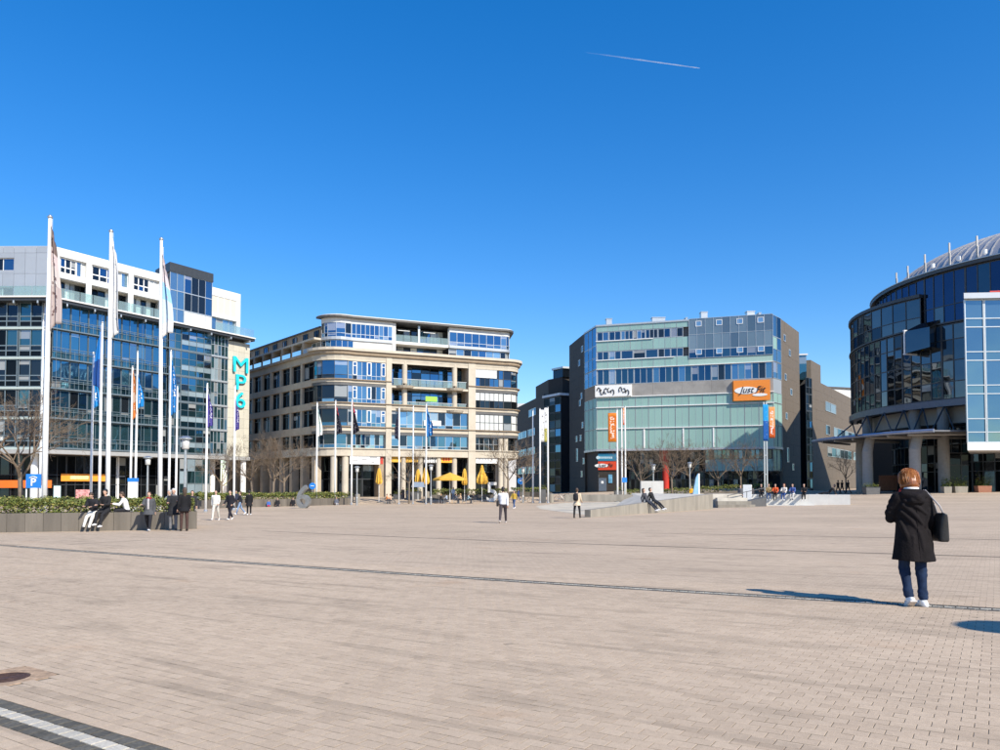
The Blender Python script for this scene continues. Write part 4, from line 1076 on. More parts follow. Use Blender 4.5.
# blade canopy
zc4 = 7.15
edge = [at(813, 440, 100), at(820, 439.6, 97), at(832, 439, 94), at(850, 437.5, 91), at(868, 436, 87.8), at(885, 434.8, 85), at(905, 433.6, 82.6), at(934, 432, 80)]
pin = [(55, 80.5), (54, 88), (51, 97), (47, 102)]
poly = [(p.x, p.y) for p in edge] + pin
b4.part('canopy', MB().prism(poly, zc4, zc4+.16), mat('canopy_steel', (.16, .16, .17), .45, .3))
mb = MB(); mb.tube([(p.x, p.y, zc4+.1) for p in edge], .2, 8); b4.part('canopy_rim', mb, mat('canopy_rim', (.30, .34, .44), .35, .5))
for k in range(1, len(edge)-1):
    p = edge[k]; t = pin[min(3, max(0, 3-k//2))]
    b4.part('canopy_beam', MB().tube([(p.x+.3, p.y, zc4-.2), (t[0], t[1], zc4-.2)], .14, 6), M_col)
for px, Yc, lean in ((868, 89.5, .5), (915.5, 83.6, .6), (861, 98, 0)):
    p = gp(px, Yc)
    b4.part('canopy_column', MB().tube([(p.x, p.y, p.z-.3), (p.x, p.y, 5.4), (p.x+lean, p.y+lean*.6, zc4)], [.58, .58, .5], 16), M_col)
# V struts between canopy and drum
zz = [(838, 436), (848, 412), (856, 436), (868, 412), (873, 436), (885, 411), (893, 435), (905, 410), (912, 435), (924, 408), (930, 435), (946, 404), (956, 434)]
for (x0, y0), (x1, y1) in zip(zz, zz[1:]):
    def pt_(x, y):
        if y > 425: return at(x, y, 88 if x < 880 else 84)
        c = PD.pt(PD.px(x, .2), .2); return Vector((c.x, c.y, 10.5))
    b4.part('strut', MB().tube([pt_(x0, y0), pt_(x1, y1)], .09, 6), M_darkframe)
# projecting glass box
PX4 = Path([(48.55, 79), (50.5, 78.9), (66, 77.7)])
b4.part('box_core', MB().prism([(49.2, 79.5), (66, 78.2), (76, 92), (56.5, 91)], 6.0, 21.0), M_grey_dk)
zs_ = [5.9, 7.0, 8.4, 11.0, 11.9, 14.5, 15.4, 18.0, 18.9, 20.9]
for i in range(8):
    q0, q1 = .03+2*i, .03+2*i+1.97
    if q1 > PX4.L: break
    b4.window(PX4, q0, q1, 5.9, 20.9, 1, [b-a for a, b in zip(zs_, zs_[1:])], M_steel, [(G_box, 6), (G_navy, 1)], fw=.1, fd=.12)
b4.part('box_roof', MB().prism([(48.3, 78.5), (66.6, 77.1), (76, 92), (56.4, 91)], 20.92, 21.5), M_greypanel)
b4.part('box_base', MB().prism([(48.4, 78.6), (66.6, 77.2), (76, 92), (56.4, 91)], 5.1, 5.88), M_white)
b4.part('box_deck_rail', MB().tube([(51.5, 79.3, 21.8), (66, 78.2, 22.1)], .1, 6), M_red)
PS4 = Path([(52.5, 89), (70, 87.5)])
for i in range(4): b4.window(PS4, 4.3*i+.02, 4.3*i+4.28, zb4-.2, 5.3, 3, (2.2, 1), M_darkframe, [(G_black, 3), (G_dark, 2)], fw=.1)
b4.part('foyer_backing', MB().prism([(53, 89.6), (70, 88), (72, 92), (56, 93)], -.3, 5.3), M_black)
c = at(985, 415, 83.4)
b4.part('entrance_wood', MB().box(gp(876, 97).x, gp(876, 97).x+2.2, 96, 96.3, zb4, zb4+1.9), mat('red_wood', (.22, .08, .04), .6, var=.2))

b4.part('hall_wing', MB().prism([(63, 112), (100, 105), (122, 142), (66.5, 136)], -1, 27), M_brick_dk)
# ------------------------------------------------------------------ blocks behind
b6 = Bld('dark_brick_block', (9, 172, 0), 'dark clinker office block with ribbon windows standing in a side street'); b3x = b6
P6 = Path([(4.2, 196), (9.6, 166), (12.9, 160)]); k6 = P6.S[1]
b6.part('core', MB().prism([(4.4, 196), (9.8, 166.2), (12.9, 160.6), (24, 164), (24, 196)], -1, 21.0), M_black)
bricks(P6, 0, k6, -1, 21.4, M_brick_dk, 8, 14)
b6.part('top_storey', MB().prism([(8.4, 178), (10.6, 166), (13.4, 162), (22, 166), (22, 190)], 21.2, 24.6), M_brick_dk)
b6.part('top_glass', MB().prism([(11.6, 165), (13.4, 161.6), (22, 165), (20, 170)], 24.6, 26.4), G_dark)
b6.part('top_roof', MB().prism([(11.2, 164.6), (13.4, 161.2), (22.4, 164.6), (20, 170.4)], 26.4, 26.8), M_steel)
for zz_ in (4.2, 8.6, 13.0, 17.6):
    for (a, b) in ((.08, .42), (.46, .72)) if zz_ < 17 else ((.5, .75),):
        b6.window(P6, k6*a, k6*b, zz_, zz_+1.7, 5, (1,), M_steel, [(G_sky, 3), (G_blue2, 1)], w=.03, fw=.1)
for i in range(6):
    b6.window(P6, k6+.05, P6.L-.05, 3.4*i, 3.4*(i+1)-.1, 3, (1, 1), M_darkframe, [(G_black, 3), (G_dark, 2), (G_blue, .5)], fw=.1)
b6.band('white_soffit', P6, k6-.3, P6.L, -2, .3, 20.5, 21.0, M_white)
b5 = Bld('brown_brick_block', (72, 165, 0), 'brown clinker block with stepped roof and ribbon windows beyond the plaza corner'); b3x = b5
P5 = Path([(59.5, 147.5), (61.6, 149.6), (100, 205.5)]); k5 = P5.S[1]
b5.part('core', MB().prism([(58.6, 150), (61.2, 150.2), (99.6, 206), (80, 210), (50, 160)], -1, 22.2), M_black)
bricks(P5, k5, P5.L, -1, 22.6, M_brick, 18, 12)
for i in range(7): b5.window(P5, 0, k5-.05, 3.3*i-.5, 3.3*(i+1)-.55, 2, (1, 1.4), M_darkframe, [(G_black, 2), (G_dark, 3), (G_blue, 1)], fw=.12)
b5.part('upper_step', MB().prism([(60.3, 151), (61.9, 150.6), (66.8, 157.6), (60, 164)], 22.2, 26.4), M_brick)
b5.part('upper_glass', MB().prism([(56.5, 149.5), (60.2, 148.6), (60.2, 156), (55, 160)], 22.2, 27.0), G_teal)
b5.part('upper_roof', MB().prism([(56.2, 149.2), (60.4, 148.3), (60.4, 156), (54.8, 160)], 27.0, 27.3), M_white)
for zz_, rs in ((17.2, ((.18, .34), (.62, .8))), (12.2, ((.18, .24), (.3, .8))), (7.6, ((.2, .6), (.64, .9)))):
    for a, b in rs: b5.window(P5, k5+(P5.L-k5)*a, k5+(P5.L-k5)*b, zz_, zz_+2.0, max(2, int((b-a)*16)), (1,), M_steel, [(G_box, 3), (G_dark, 2), (G_blind2, 1)], w=.05, fw=.09)
b7 = Bld('pale_far_block', (95, 210, 0), 'pale rendered building with flat roof far behind the brown brick block')
P7 = Path([(92, 214), (104, 218)])
b7.part('wall', MB().prism([(92, 214.4), (104, 218.4), (104, 230), (92, 230)], -1, 29), M_white_render)
for zz_ in (17, 20.5, 24): b7.window(P7, .8, P7.L-.8, zz_, zz_+1.7, 5, (1,), M_darkframe, [(G_dark, 1)], w=.03)
b7.part('roof', MB().prism([(91.6, 213.9), (104.5, 218), (104.4, 230.4), (91.6, 230.4)], 29, 29.4), M_roof)
b8 = Bld('white_far_block', (6, 240, 0), 'white building just showing beside the curved sandstone building')
b8.part('wall', MB().prism([(0, 240), (12, 238), (14, 252), (0, 254)], -1, 27.2), M_white_render)
P8 = Path([(0.2, 239.9), (12, 237.9)])
for zz_ in (16, 20, 23.5): b8.window(P8, 1, P8.L-1, zz_, zz_+1.8, 5, (1,), M_darkframe, [(G_dark, 1)], w=.08)
# ------------------------------------------------------------------ planters, hedges, walls
M_leaf = mat('hedge_leaf', (.12, .15, .03), .6, var=.55, scale=3.5)
M_leaf2 = mat('hedge_leaf_yellow', (.22, .20, .045), .6, var=.5, scale=2.5)
M_soil = mat('soil', (.05, .04, .03), .95)
M_wallst = mat('grey_wall_slab', (.135, .117, .095), .75, var=.28, scale=1.6, bump=.25, obj_var=.16, streak=1)
def leaves_box(mb, pth, s0, s1, w0, w1, zf, h, n, size, m2=.3):
    for _ in range(n):
        q = R.uniform(s0, s1); w = R.uniform(w0, w1); t = R.random()
        hh = h*(.82 + .18*noise.noise((q*1.3, w*1.3, 5.1))*2)
        # keep most leaves near the outer skin
        if R.random() < .6: t = 1 - (1-t)*.35
        elif R.random() < .6: w = R.choice((w0, w1)) + R.uniform(-.08, .08)
        c = pth.pt(q, w); c.z = zf(c.x, c.y) + hh*t
        a, b = R.uniform(0, 2*pi), R.uniform(-.9, .9); s = size*R.uniform(.6, 1.3)
        d = Vector((cos(a)*cos(b), sin(a)*cos(b), sin(b))); e = d.cross(Vector((R.uniform(-1, 1), R.uniform(-1, 1), R.uniform(-.3, 1)))).normalized()
        mb.add([c-d*s, c+e*s*.5, c+d*s, c-e*s*.5], [(0, 1, 2, 3)], 1 if R.random() < m2 else 0)
def planter(name, pts, h, depth, hedge_h, label, hlabel, panel=.65, nleaf=260, size=.075, m=None, group=None):
    """pts: ground points left to right along the front foot of the wall"""
    pth = Path([(p.x, p.y) for p in pts]); m = m or M_wallst
    base = (pts[0]+pts[-1])/2; b = Bld(name, (base.x, base.y, gz(base.x, base.y)), label, 'planter wall', group)
    n = max(2, round(pth.L/panel))
    zt = lambda q: gz(*pth.pt(q).xy)+h
    zmid = max(zt(q) for q in lin(0, pth.L, 6)) if depth > 0 else 0
    for i in range(n):
        q0, q1 = pth.L*i/n+.006, pth.L*(i+1)/n-.006
        z0 = min(gz(*pth.pt(q0).xy), gz(*pth.pt(q1).xy))
        b.band('wall_slab', pth, q0, q1, -.22, R.uniform(0, .01), z0-.15, max(zt(q0), zt(q1))-.002*R.random(), m)
    b.band('soil_bed', pth, .05, pth.L-.05, -depth+.1, -.24, min(zt(0), zt(pth.L))-.6, min(zt(0), zt(pth.L))-.06, M_soil)
    for q in (0.0, pth.L-.22): b.band('side_wall', pth, q, q+.22, -depth, -.225, min(zt(0), zt(pth.L))-h-.3, zt(q+.1)-.01, m)
    if hedge_h:
        e = empty('hedge', (base.x, base.y-depth*.5, base.z+h-.1), 0, hlabel, 'hedge')
        mb = MB(); leaves_box(mb, pth, .1, pth.L-.1, -depth+.4, -.55, lambda x, y: gz(x, y)+h-.1, hedge_h, int(nleaf*pth.L), size)
        tag(mb.build('foliage', [M_leaf, M_leaf2], e, rel=e.location), kind='stuff')
        mb = MB()
        for _ in range(int(pth.L*4)):
            q = R.uniform(.2, pth.L-.2); c = pth.pt(q, R.uniform(-depth+.5, -.6)); z = gz(c.x, c.y)+h-.1
            mb.tube([(c.x, c.y, z-.1), (c.x+R.uniform(-.1, .1), c.y+R.uniform(-.1, .1), z+hedge_h*.85)], [.02, .008], 4)
        tag(mb.build('stems', mat('bark', (.12, .09, .065), .85, var=.3, scale=8), e, rel=e.location), kind='stuff')
    return b, pth
pw0, PW0 = planter('planter_wall', [ground(-50, 533.4), ground(60, 531.6), ground(140, 530.2), ground(197, 529)], .76, 3.4, .78, 'long low planter wall of grey stone slabs people sit on near the parking sign', 'green hedge growing behind the low wall near the parking sign', .66, 1500, .06)
pw1, PW1 = planter('planter_wall', [ground(199, 509), ground(250, 507.2), ground(302, 506.0), ground(352, 504.6)], .85, 2.5, .95, 'long curved stone planter wall behind the silver number six', 'yellow green hedge in the planter behind the silver number six', .9, 420, .10)
pw2, PW2 = planter('planter_wall', [ground(431, 499.8), ground(470, 499.6), ground(508, 499.2)], .7, 2.2, .9, 'stone planter wall behind the silver number five by the café umbrellas', 'green hedge in the planter behind the silver number five', .9, 200, .11)
pw3, PW3 = planter('planter_wall', [gp(508.5, 112.5), gp(530, 111.5), gp(543, 110)], .7, 2.2, .8, 'short planter wall beside the bare white flagpole', 'small green hedge beside the bare white flagpole', .9, 200, .11)
pw4, PW4 = planter('planter_wall', [gp(625, 103), gp(668, 103), gp(712, 103.5), gp(775, 104)], .75, 2.4, 1.0, 'long planter wall below the red column of the fitness club', 'dark green hedge below the lobby of the fitness club', 1.0, 200, .11)

# ------------------------------------------------------------------ tilted stage, steps and white ledge
A, B = ground(590.5, 517.3), ground(713, 509)
hA, hB = .42, 1.10
dv = (B-A); dv.z = 0; L_ = dv.length; dv.normalize(); nv = Vector((-dv.y, dv.x, 0))
st = empty('tilted_stage', A, 0, 'wedge shaped concrete stage wall rising out of the plaza', 'stage')
n = 9
for i in range(n):
    t0, t1 = i/n, (i+1)/n; p0, p1 = A+dv*L_*t0+dv*.006, A+dv*L_*t1-dv*.006
    def zt(t, p): return A.z + hA + (B.z+hB-A.z-hA)*t
    v = []
    for (p, t) in ((p0, t0), (p1, t1)):
        v.append((p, gz(p.x, p.y)-.2, zt(t, p)))
    q0, q1 = p0+nv*.4, p1+nv*.4
    MB().hexa([(p0.x, p0.y, v[0][1]), (p1.x, p1.y, v[1][1]), (q1.x, q1.y, v[1][1]), (q0.x, q0.y, v[0][1]),
               (p0.x, p0.y, v[0][2]), (p1.x, p1.y, v[1][2]), (q1.x, q1.y, v[1][2]), (q0.x, q0.y, v[0][2])]).build('wall_block', M_conc, st, rel=A)
# sloping deck behind the wall
C_, D_ = B+nv*7+dv*.5, A+dv*L_*.62+nv*5
mb = MB()
E_ = A+dv*L_*.5+nv*.41; F_ = B+nv*.41
mb.hexa([(E_.x, E_.y, E_.z-.1), (F_.x, F_.y, F_.z-.1), (C_.x, C_.y, C_.z-.1), (D_.x, D_.y, D_.z-.2),
         (E_.x, E_.y, A.z+hA+(B.z+hB-A.z-hA)*.5-.02), (F_.x, F_.y, B.z+hB-.02), (C_.x, C_.y, B.z+hB+.0), (D_.x, D_.y, gz(D_.x, D_.y)+.08)])
mb.build('deck', M_conc_pale, st, rel=A)
MB().box(0, 5.2, 0, .35, -.1, .42).build('low_wall', M_conc, st).location = (C_.x-A.x-5.6, C_.y-A.y-2.5, B.z+hB-A.z-.5)
# light grey block on the plaza
def slab_thing(name, px0, px1, py_top, Y, thick, m, label, cat, parts=2):
    a, b = gp(px0, Y), gp(px1, Y); zt = at(px0, py_top, Y).z; e = empty(name, a, 0, label, cat); w = (b.x-a.x)/parts
    for i in range(parts): MB().box(i*w+.006, (i+1)*w-.006, 0, thick, -.1, zt-a.z).build('block', m, e)
    return e
slab_thing('wall_block', 641, 663.5, 481, 78, .5, mat('pale_grey_block', (.50, .49, .46), .8, var=.1, scale=1), 'pale grey concrete wall block standing behind the tilted stage', 'concrete block')
# steps beside the stage
st2 = empty('stage_steps', ground(716, 508), 0, 'low concrete steps at the high end of the stage', 'steps')
g0 = ground(716, 508)
for i in range(3):
    MB().box(.25+i*.1, 3.1-i*.15, .3+i*.45, .9+i*.45, -.1, .25*(i+1)).build('step', M_conc_pale if i == 2 else M_conc, st2)
MB().box(.2, 2.6, 1.9, 3.4, -.1, 1.05).build('step_landing', M_conc_pale, st2)
rp = empty('metal_ramp', ground(738, 507), 0, 'dark sloping metal ramp with handrail beside the white ledge', 'ramp')
mb = MB(); mb.hexa([(-1.3, 0, 0), (2.2, 0, 0), (2.2, 1.2, 0), (-1.3, 1.2, 0), (-1.3, 0, .04), (2.2, 0, .75), (2.2, 1.2, .75), (-1.3, 1.2, .04)]); mb.build('ramp_deck', M_grey_dk, rp)
mb = MB(); mb.tube([(-.8, 0, .9), (2.2, 0, 1.5)], .03, 6)
for x in (-.8, .7, 2.2): mb.tube([(x, 0, 0), (x, 0, 1.1+x*.2)], .025, 6)
mb.build('handrail', M_grey_dk, rp)
g1_, g2_ = ground(744, 506.2), ground(868, 504.8)
lw = empty('white_ledge', g1_, atan2(g2_.y-g1_.y, g2_.x-g1_.x), 'long white stone ledge with a row of people sitting on it', 'bench')
LL = (g2_-g1_).length; slope = (g2_.z-g1_.z)
M_whst = mat('white_stone', (.66, .64, .59), .7, var=.08, scale=1.2, bump=.15)
for i in range(6):
    x0, x1 = LL*i/6+.005, LL*(i+1)/6-.005; z = slope*(i+.5)/6
    MB().box(x0, x1, 0, 1.6, -.4+z, .12+z*.0).build('step_slab', M_whst, lw)
    if i < 5: MB().box(x0+.3, x1+.3, .75, 2.3, -.3, .95+.01*(i % 2)).build('seat_block', M_whst, lw)
MB().box(-.1, .55, .4, .7, -.3, 1.75).build('marker_pillar', M_white, lw)

# ------------------------------------------------------------------ flagpoles
def flag_mat(name, stops, mark=None, mk=.5, mscale=(3, 16)):
    m, nt, p = nodes(name); N, L = nt.nodes, nt.links
    p.inputs['Roughness'].default_value = .75; p.inputs['Specular IOR Level'].default_value = .2
    uv = N.new('ShaderNodeUVMap'); sp = N.new('ShaderNodeSeparateXYZ'); L.new(uv.outputs[0], sp.inputs[0])
    cr = N.new('ShaderNodeValToRGB'); cr.color_ramp.interpolation = 'CONSTANT'; el = cr.color_ramp.elements
    while len(el) < len(stops): el.new(.5)
    for e, (pos, c) in zip(el, stops): e.position = pos; e.color = (*c, 1)
    L.new(sp.outputs[1], cr.inputs[0]); last = cr.outputs[0]
    if mark:
        mp = N.new('ShaderNodeMapping'); mp.inputs['Scale'].default_value = (mscale[0], mscale[1], 1); L.new(uv.outputs[0], mp.inputs[0])
        vo = N.new('ShaderNodeTexNoise'); vo.inputs['Scale'].default_value = 1.6; vo.inputs['Detail'].default_value = 1; L.new(mp.outputs[0], vo.inputs[0])
        gt = N.new('ShaderNodeMath'); gt.operation = 'GREATER_THAN'; gt.inputs[1].default_value = mk; L.new(vo.outputs[0], gt.inputs[0])
        # lettering runs up the middle of the cloth
        pg = N.new('ShaderNodeMath'); pg.operation = 'PINGPONG'; pg.inputs[1].default_value = .5; L.new(sp.outputs[0], pg.inputs[0])
        g2 = N.new('ShaderNodeMath'); g2.operation = 'GREATER_THAN'; g2.inputs[1].default_value = .24; L.new(pg.outputs[0], g2.inputs[0])
        pv = N.new('ShaderNodeMath'); pv.operation = 'PINGPONG'; pv.inputs[1].default_value = .5; L.new(sp.outputs[1], pv.inputs[0])
        g3 = N.new('ShaderNodeMath'); g3.operation = 'GREATER_THAN'; g3.inputs[1].default_value = .12; L.new(pv.outputs[0], g3.inputs[0])
        m1 = N.new('ShaderNodeMath'); m1.operation = 'MULTIPLY'; L.new(gt.outputs[0], m1.inputs[0]); L.new(g2.outputs[0], m1.inputs[1])
        m2 = N.new('ShaderNodeMath'); m2.operation = 'MULTIPLY'; L.new(m1.outputs[0], m2.inputs[0]); L.new(g3.outputs[0], m2.inputs[1])
        mx = N.new('ShaderNodeMix'); mx.data_type = 'RGBA'; L.new(m2.outputs[0], mx.inputs[0]); L.new(last, mx.inputs[6]); mx.inputs[7].default_value = (*mark, 1); last = mx.outputs[2]
    L.new(last, p.inputs['Base Color'])
    # cloth lets some light through
    out = N['Material Output']; tl = N.new('ShaderNodeBsdfTranslucent'); L.new(last, tl.inputs[0])
    ms = N.new('ShaderNodeMixShader'); ms.inputs[0].default_value = .25; L.new(p.outputs[0], ms.inputs[1]); L.new(tl.outputs[0], ms.inputs[2]); L.new(ms.outputs[0], out.inputs[0])
    return m
def cloth(name, w, h, m, parent, loc, limp=True, folds=3, seed=0, flare=1.0, ang=0):
    """hanging flag: hoist edge at x=0 against the pole, cloth gathered in folds when there is no wind"""
    nx, nz = (14, 26) if limp else (6, 12); vs = []; rr = random.Random(seed); ph = rr.uniform(0, 6)
    for j in range(nz+1):
        t = j/nz
        g = (.35 + .65*t**.6)*flare if limp else 1           # gathered at the top, wider below
        for i in range(nx+1):
            u = i/nx
            if limp:
                x = w*u*(.22+.62*t**.55)*(1-.15*sin(5*t+ph)); y = .35*w*(.25+.75*u)*sin(folds*pi*u*1.3+ph+1.2*t+.6*sin(4*t))*.7
                z = -h*t*(1-.10*u*t) - 1.6*w*u*(1-t)**1.5 - .025*h*u*t*sin(7*u+ph)
            else:
                x = w*u; y = .04*w*sin(2*pi*t+ph)*u+.02*w*sin(5*u+7*t); z = -h*t
            vs.append((x, y, z))
    fs = [(j*(nx+1)+i, j*(nx+1)+i+1, (j+1)*(nx+1)+i+1, (j+1)*(nx+1)+i) for j in range(nz) for i in range(nx)]
    me = bpy.data.meshes.new(name); me.from_pydata(vs, [], fs); me.materials.append(m)
    uvl = me.uv_layers.new(name='UVMap')
    for poly in me.polygons:
        poly.use_smooth = True
        for li in poly.loop_indices:
            vi = me.loops[li].vertex_index; i, j = vi % (nx+1), vi//(nx+1); uvl.data[li].uv = (i/nx, 1-j/nz)
    o = bpy.data.objects.new(name, me); link(o, parent); o.location = loc; o.rotation_euler = (0, 0, ang)
    sd = o.modifiers.new('thickness', 'SOLIDIFY'); sd.thickness = .006
    return o
WHT, OFW = (.78, .78, .77), (.62, .56, .53)
FM = {
 'dusty': flag_mat('flag_dusty', [(0, (.50, .42, .40)), (.42, OFW), (.62, (.66, .55, .53)), (.8, (.22, .16, .14))], (.16, .10, .10), .56),
 'white': flag_mat('flag_white', [(0, WHT), (.5, (.80, .80, .80))], (.5, .55, .6), .62),
 'palblue': flag_mat('flag_pale_blue', [(0, WHT), (.16, (.60, .72, .80)), (.45, (.35, .62, .80)), (.66, (.72, .66, .68)), (.85, (.55, .47, .47))], (.75, .2, .2), .68),
 'blue': flag_mat('flag_blue', [(0, (.02, .26, .62)), (.5, (.02, .24, .60))], (.75, .8, .85), .55, (2.4, 9)),
 'navy': flag_mat('flag_navy', [(0, (.02, .08, .30)), (.5, (.02, .22, .62))]),
 'orange': flag_mat('flag_orange', [(0, (.72, .24, .05)), (.35, (.75, .55, .42)), (.55, (.70, .25, .06))], (.8, .7, .62), .6),
 'purple': flag_mat('flag_purple', [(0, (.10, .08, .34)), (.5, (.09, .07, .32))], (.62, .6, .72), .54, (2.4, 10)),
 'redtop': flag_mat('flag_red_black', [(0, (.025, .025, .04)), (.80, (.60, .05, .06))], (.55, .5, .5), .60),
 'green': flag_mat('flag_white_green', [(0, WHT), (.12, (.72, .76, .70)), (.8, (.45, .62, .60))], (.2, .45, .42), .6),
 'dark': flag_mat('flag_dark', [(0, (.03, .03, .06)), (.5, (.04, .04, .08))], (.3, .3, .35), .6),
 'sky': flag_mat('flag_mid_blue', [(0, (.04, .24, .58)), (.8, (.03, .22, .55))], (.8, .83, .86), .57, (2.2, 8)),
 'obanner': flag_mat('banner_orange', [(0, (.72, .25, .03)), (.06, (.60, .16, .02)), (.9, (.70, .22, .03))], (.85, .66, .55), .52, (2.2, 9)),
 'wbanner': flag_mat('banner_white', [(0, (.78, .78, .77)), (.2, (.80, .80, .80))], (.12, .12, .12), .6, (2.2, 9)),
 'wy': flag_mat('banner_white_yellow', [(0, (.55, .5, .12)), (.4, (.8, .8, .8))], (.15, .15, .12), .55, (2.2, 9)),
 'bl': flag_mat('banner_blue', [(0, (.02, .12, .42)), (.55, (.02, .33, .72))], (.6, .75, .85), .68),
 'or2': flag_mat('banner_orange_red', [(0, (.60, .12, .03)), (.35, (.78, .33, .12))], (.8, .72, .7), .52, (2.2, 9)),
}
POLES = 'flagpoles round the plaza'
def flagpole(px, Y, py_top, r, label, flag=None, fpx=0, ftop=None, fbot=None, side=1, limp=True, px_top=None, group=None, seed=1, base_px=None):
    g = gp(px, Y); top = at(px, py_top, Y); h = top.z-g.z
    e = empty('flagpole', g, 0, label, 'flagpole', group or POLES)
    lean = 0 if px_top is None else (px_top-px)/F*Y
    mb = MB(); mb.tube([(0, 0, -.1), (lean*.33, 0, h*.33), (lean*.66, 0, h*.66), (lean, 0, h)], [r*1.15, r*1.1, r*.95, r*.7], 12); mb.build('pole', M_white, e, True)
    MB().lathe([(r*1.0, 0), (r*1.1, r*.6), (.4*r, r*1.4)], 10, (lean, 0, h)).build('finial', M_silver, e, True)
    MB().lathe([(r*1.9, -.05), (r*1.9, .12), (r*1.3, .2)], 12).build('base_collar', M_silver, e)
    if flag:
        zt, zb = at(px, ftop, Y).z-g.z, at(px, fbot, Y).z-g.z; w = abs(fpx)/F*Y
        lx = lean*(zt/h)
        cloth('flag', w*(1.25 if limp else 1), (zt-zb)*(.93 if limp else 1), FM[flag], e, (lx+side*r*.8, -.02, zt), limp, seed=seed, ang=0 if side > 0 else pi)
        if not limp: MB().tube([(lx, 0, zt+.03), (lx+side*w, 0, zt+.03)], .03, 6).build('cross_arm', M_silver, e)
        MB().tube([(lx+side*(r+.02), -.02, zt+.15), (lx+side*(r+.02), -.02, max(.8, zb-2))], .008, 4).build('halyard', M_white, e)
    return e
flagpole(44.5, 36, 218, .11, 'tall white flagpole with a dusty pink white limp flag', 'dusty', 10, 222, 340, seed=3)
flagpole(108, 38, 232, .10, 'tall white flagpole with a plain white limp flag', 'white', 9, 236, 348, px_top=106.5, seed=5)
flagpole(160.5, 39.2, 240, .10, 'tall white flagpole with a pale blue and pink limp flag', 'palblue', 10, 250, 346, px_top=157.5, seed=8)
flagpole(40, 58, 321, .08, 'slim bare white flagpole beside the parking sign and bare tree')
flagpole(91, 56, 353, .08, 'slim white flagpole with a blue white lettered flag beside the navy one', 'blue', 6.5, 357, 413, seed=2)
flagpole(99.5, 54, 323, .085, 'slim white flagpole with a navy blue flag in two halves', 'navy', 6, 327, 395, side=-1, seed=4)
flagpole(130.5, 60, 367, .08, 'slim white flagpole with an orange flag near the white column', 'orange', 4.5, 370, 424, seed=6)
flagpole(135.5, 60, 352, .08, 'slim white flagpole with a bright blue flag next to the orange one', 'blue', 6, 373, 412, seed=7)
flagpole(169, 56, 351, .08, 'slim white flagpole with a long blue flag beside the tall pale blue one', 'sky', 6, 357, 421, seed=9)
flagpole(176, 60, 387, .08, 'slim bare white flagpole in front of the glass stair tower')
flagpole(206, 62, 384, .085, 'white flagpole with a purple lettered flag before the glass bay', 'purple', 6, 391, 431, seed=11)
flagpole(234, 68, 386, .085, 'white flagpole with a purple lettered flag below the turquoise letters', 'purple', 4.5, 398, 434, seed=12)
flagpole(316.5, 94, 403, .1, 'white flagpole with a white and green flag at the curved building', 'green', 4.5, 405, 440, seed=13)
flagpole(335, 97, 401, .1, 'white flagpole with a red topped black flag beside the stone pillar', 'redtop', 5, 402, 438, seed=14)
flagpole(351.5, 96, 400, .1, 'white flagpole with a red topped black flag beside the street lamp', 'redtop', 6, 401, 437, seed=15)
flagpole(399, 100, 408, .09, 'white flagpole with a dark limp flag before the yellow shop sign', 'dark', 4, 409, 443, side=-1, seed=16)
flagpole(413, 101, 406, .09, 'bare white flagpole between the dark flag and the blue flag')
flagpole(426, 99, 404, .1, 'white flagpole with a mid blue lettered flag before the loggias', 'sky', 7, 405, 440, seed=17)
flagpole(533, 101, 411, .1, 'bare white flagpole in front of the dark brick block')
flagpole(540, 100, 409, .1, 'white flagpole with a broad white banner before the dark brick block', 'wbanner', 6, 410, 442, limp=False, seed=18)
flagpole(548, 98, 408, .1, 'white flagpole with a white and yellow lettered banner', 'wy', 3, 408, 442, limp=False, seed=19, side=-1)
flagpole(617.5, 97, 410, .11, 'white flagpole with an orange lettered banner before the green glass', 'obanner', 8.5, 413, 442, side=-1, limp=False, seed=20)
flagpole(622, 100, 409, .1, 'bare white flagpole between the orange banner and the orange streamer')
flagpole(625.5, 97, 407, .1, 'white flagpole with a narrow orange streamer at its top', 'or2', 1.6, 408, 425, side=-1, limp=False, seed=21)
# banner mast by the fitness club
g = gp(766, 92); bm_ = empty('banner_mast', g, 0, 'grey banner mast with one blue and one orange banner by the fitness club', 'banner mast')
h = at(766, 402, 92).z-g.z
MB().box(-.22, -.08, -.07, .07, 0, h).box(.08, .22, -.07, .07, 0, h).build('mast', M_silver, bm_)
for k in range(5): MB().box(-.08, .08, -.03, .03, h*k/5+.4, h*k/5+.5).build('mast_rung', M_silver, bm_)
cloth('banner', .62, at(766, 404.5, 92).z-at(766, 441, 92).z, FM['bl'], bm_, (-.3, -.1, at(766, 404.5, 92).z-g.z), False, seed=31)
cloth('banner', .72, at(766, 407, 92).z-at(766, 438, 92).z, FM['or2'], bm_, (.42, -.1, at(766, 407, 92).z-g.z), False, seed=32)

# ------------------------------------------------------------------ street lamps, signs, sculptures
def lamp(px, Y, py_top, label, big=1.0):
    g = gp(px, Y); h = at(px, py_top, Y).z-g.z; e = empty('street_lamp', g, 0, label, 'street lamp', 'street lamps on the plaza')
    MB().lathe([(.14, -.1), (.14, .9), (.085, 1.0), (.07, h-.75)], 12).build('post', M_silver, e)
    MB().lathe([(.16, h-.75), (.2, h-.7), (.22, h-.22), (.18, h-.18)], 14).build('lantern', mat('lamp_glass', (.55, .55, .52), .3, var=.05), e, True)
    MB().lathe([(.36, h-.18), (.36, h-.12), (.12, h)], 16).build('hood', M_silver, e)
    return e
lamp(185, 43, 436, 'tall street lamp with round hood behind the group of walkers')
lamp(147.5, 64, 456, 'street lamp with round hood beside the white building column')
lamp(357, 93, 466, 'street lamp in front of the white shop sign at the curved building')
lamp(431, 97, 464.5, 'street lamp beside the open yellow umbrella')
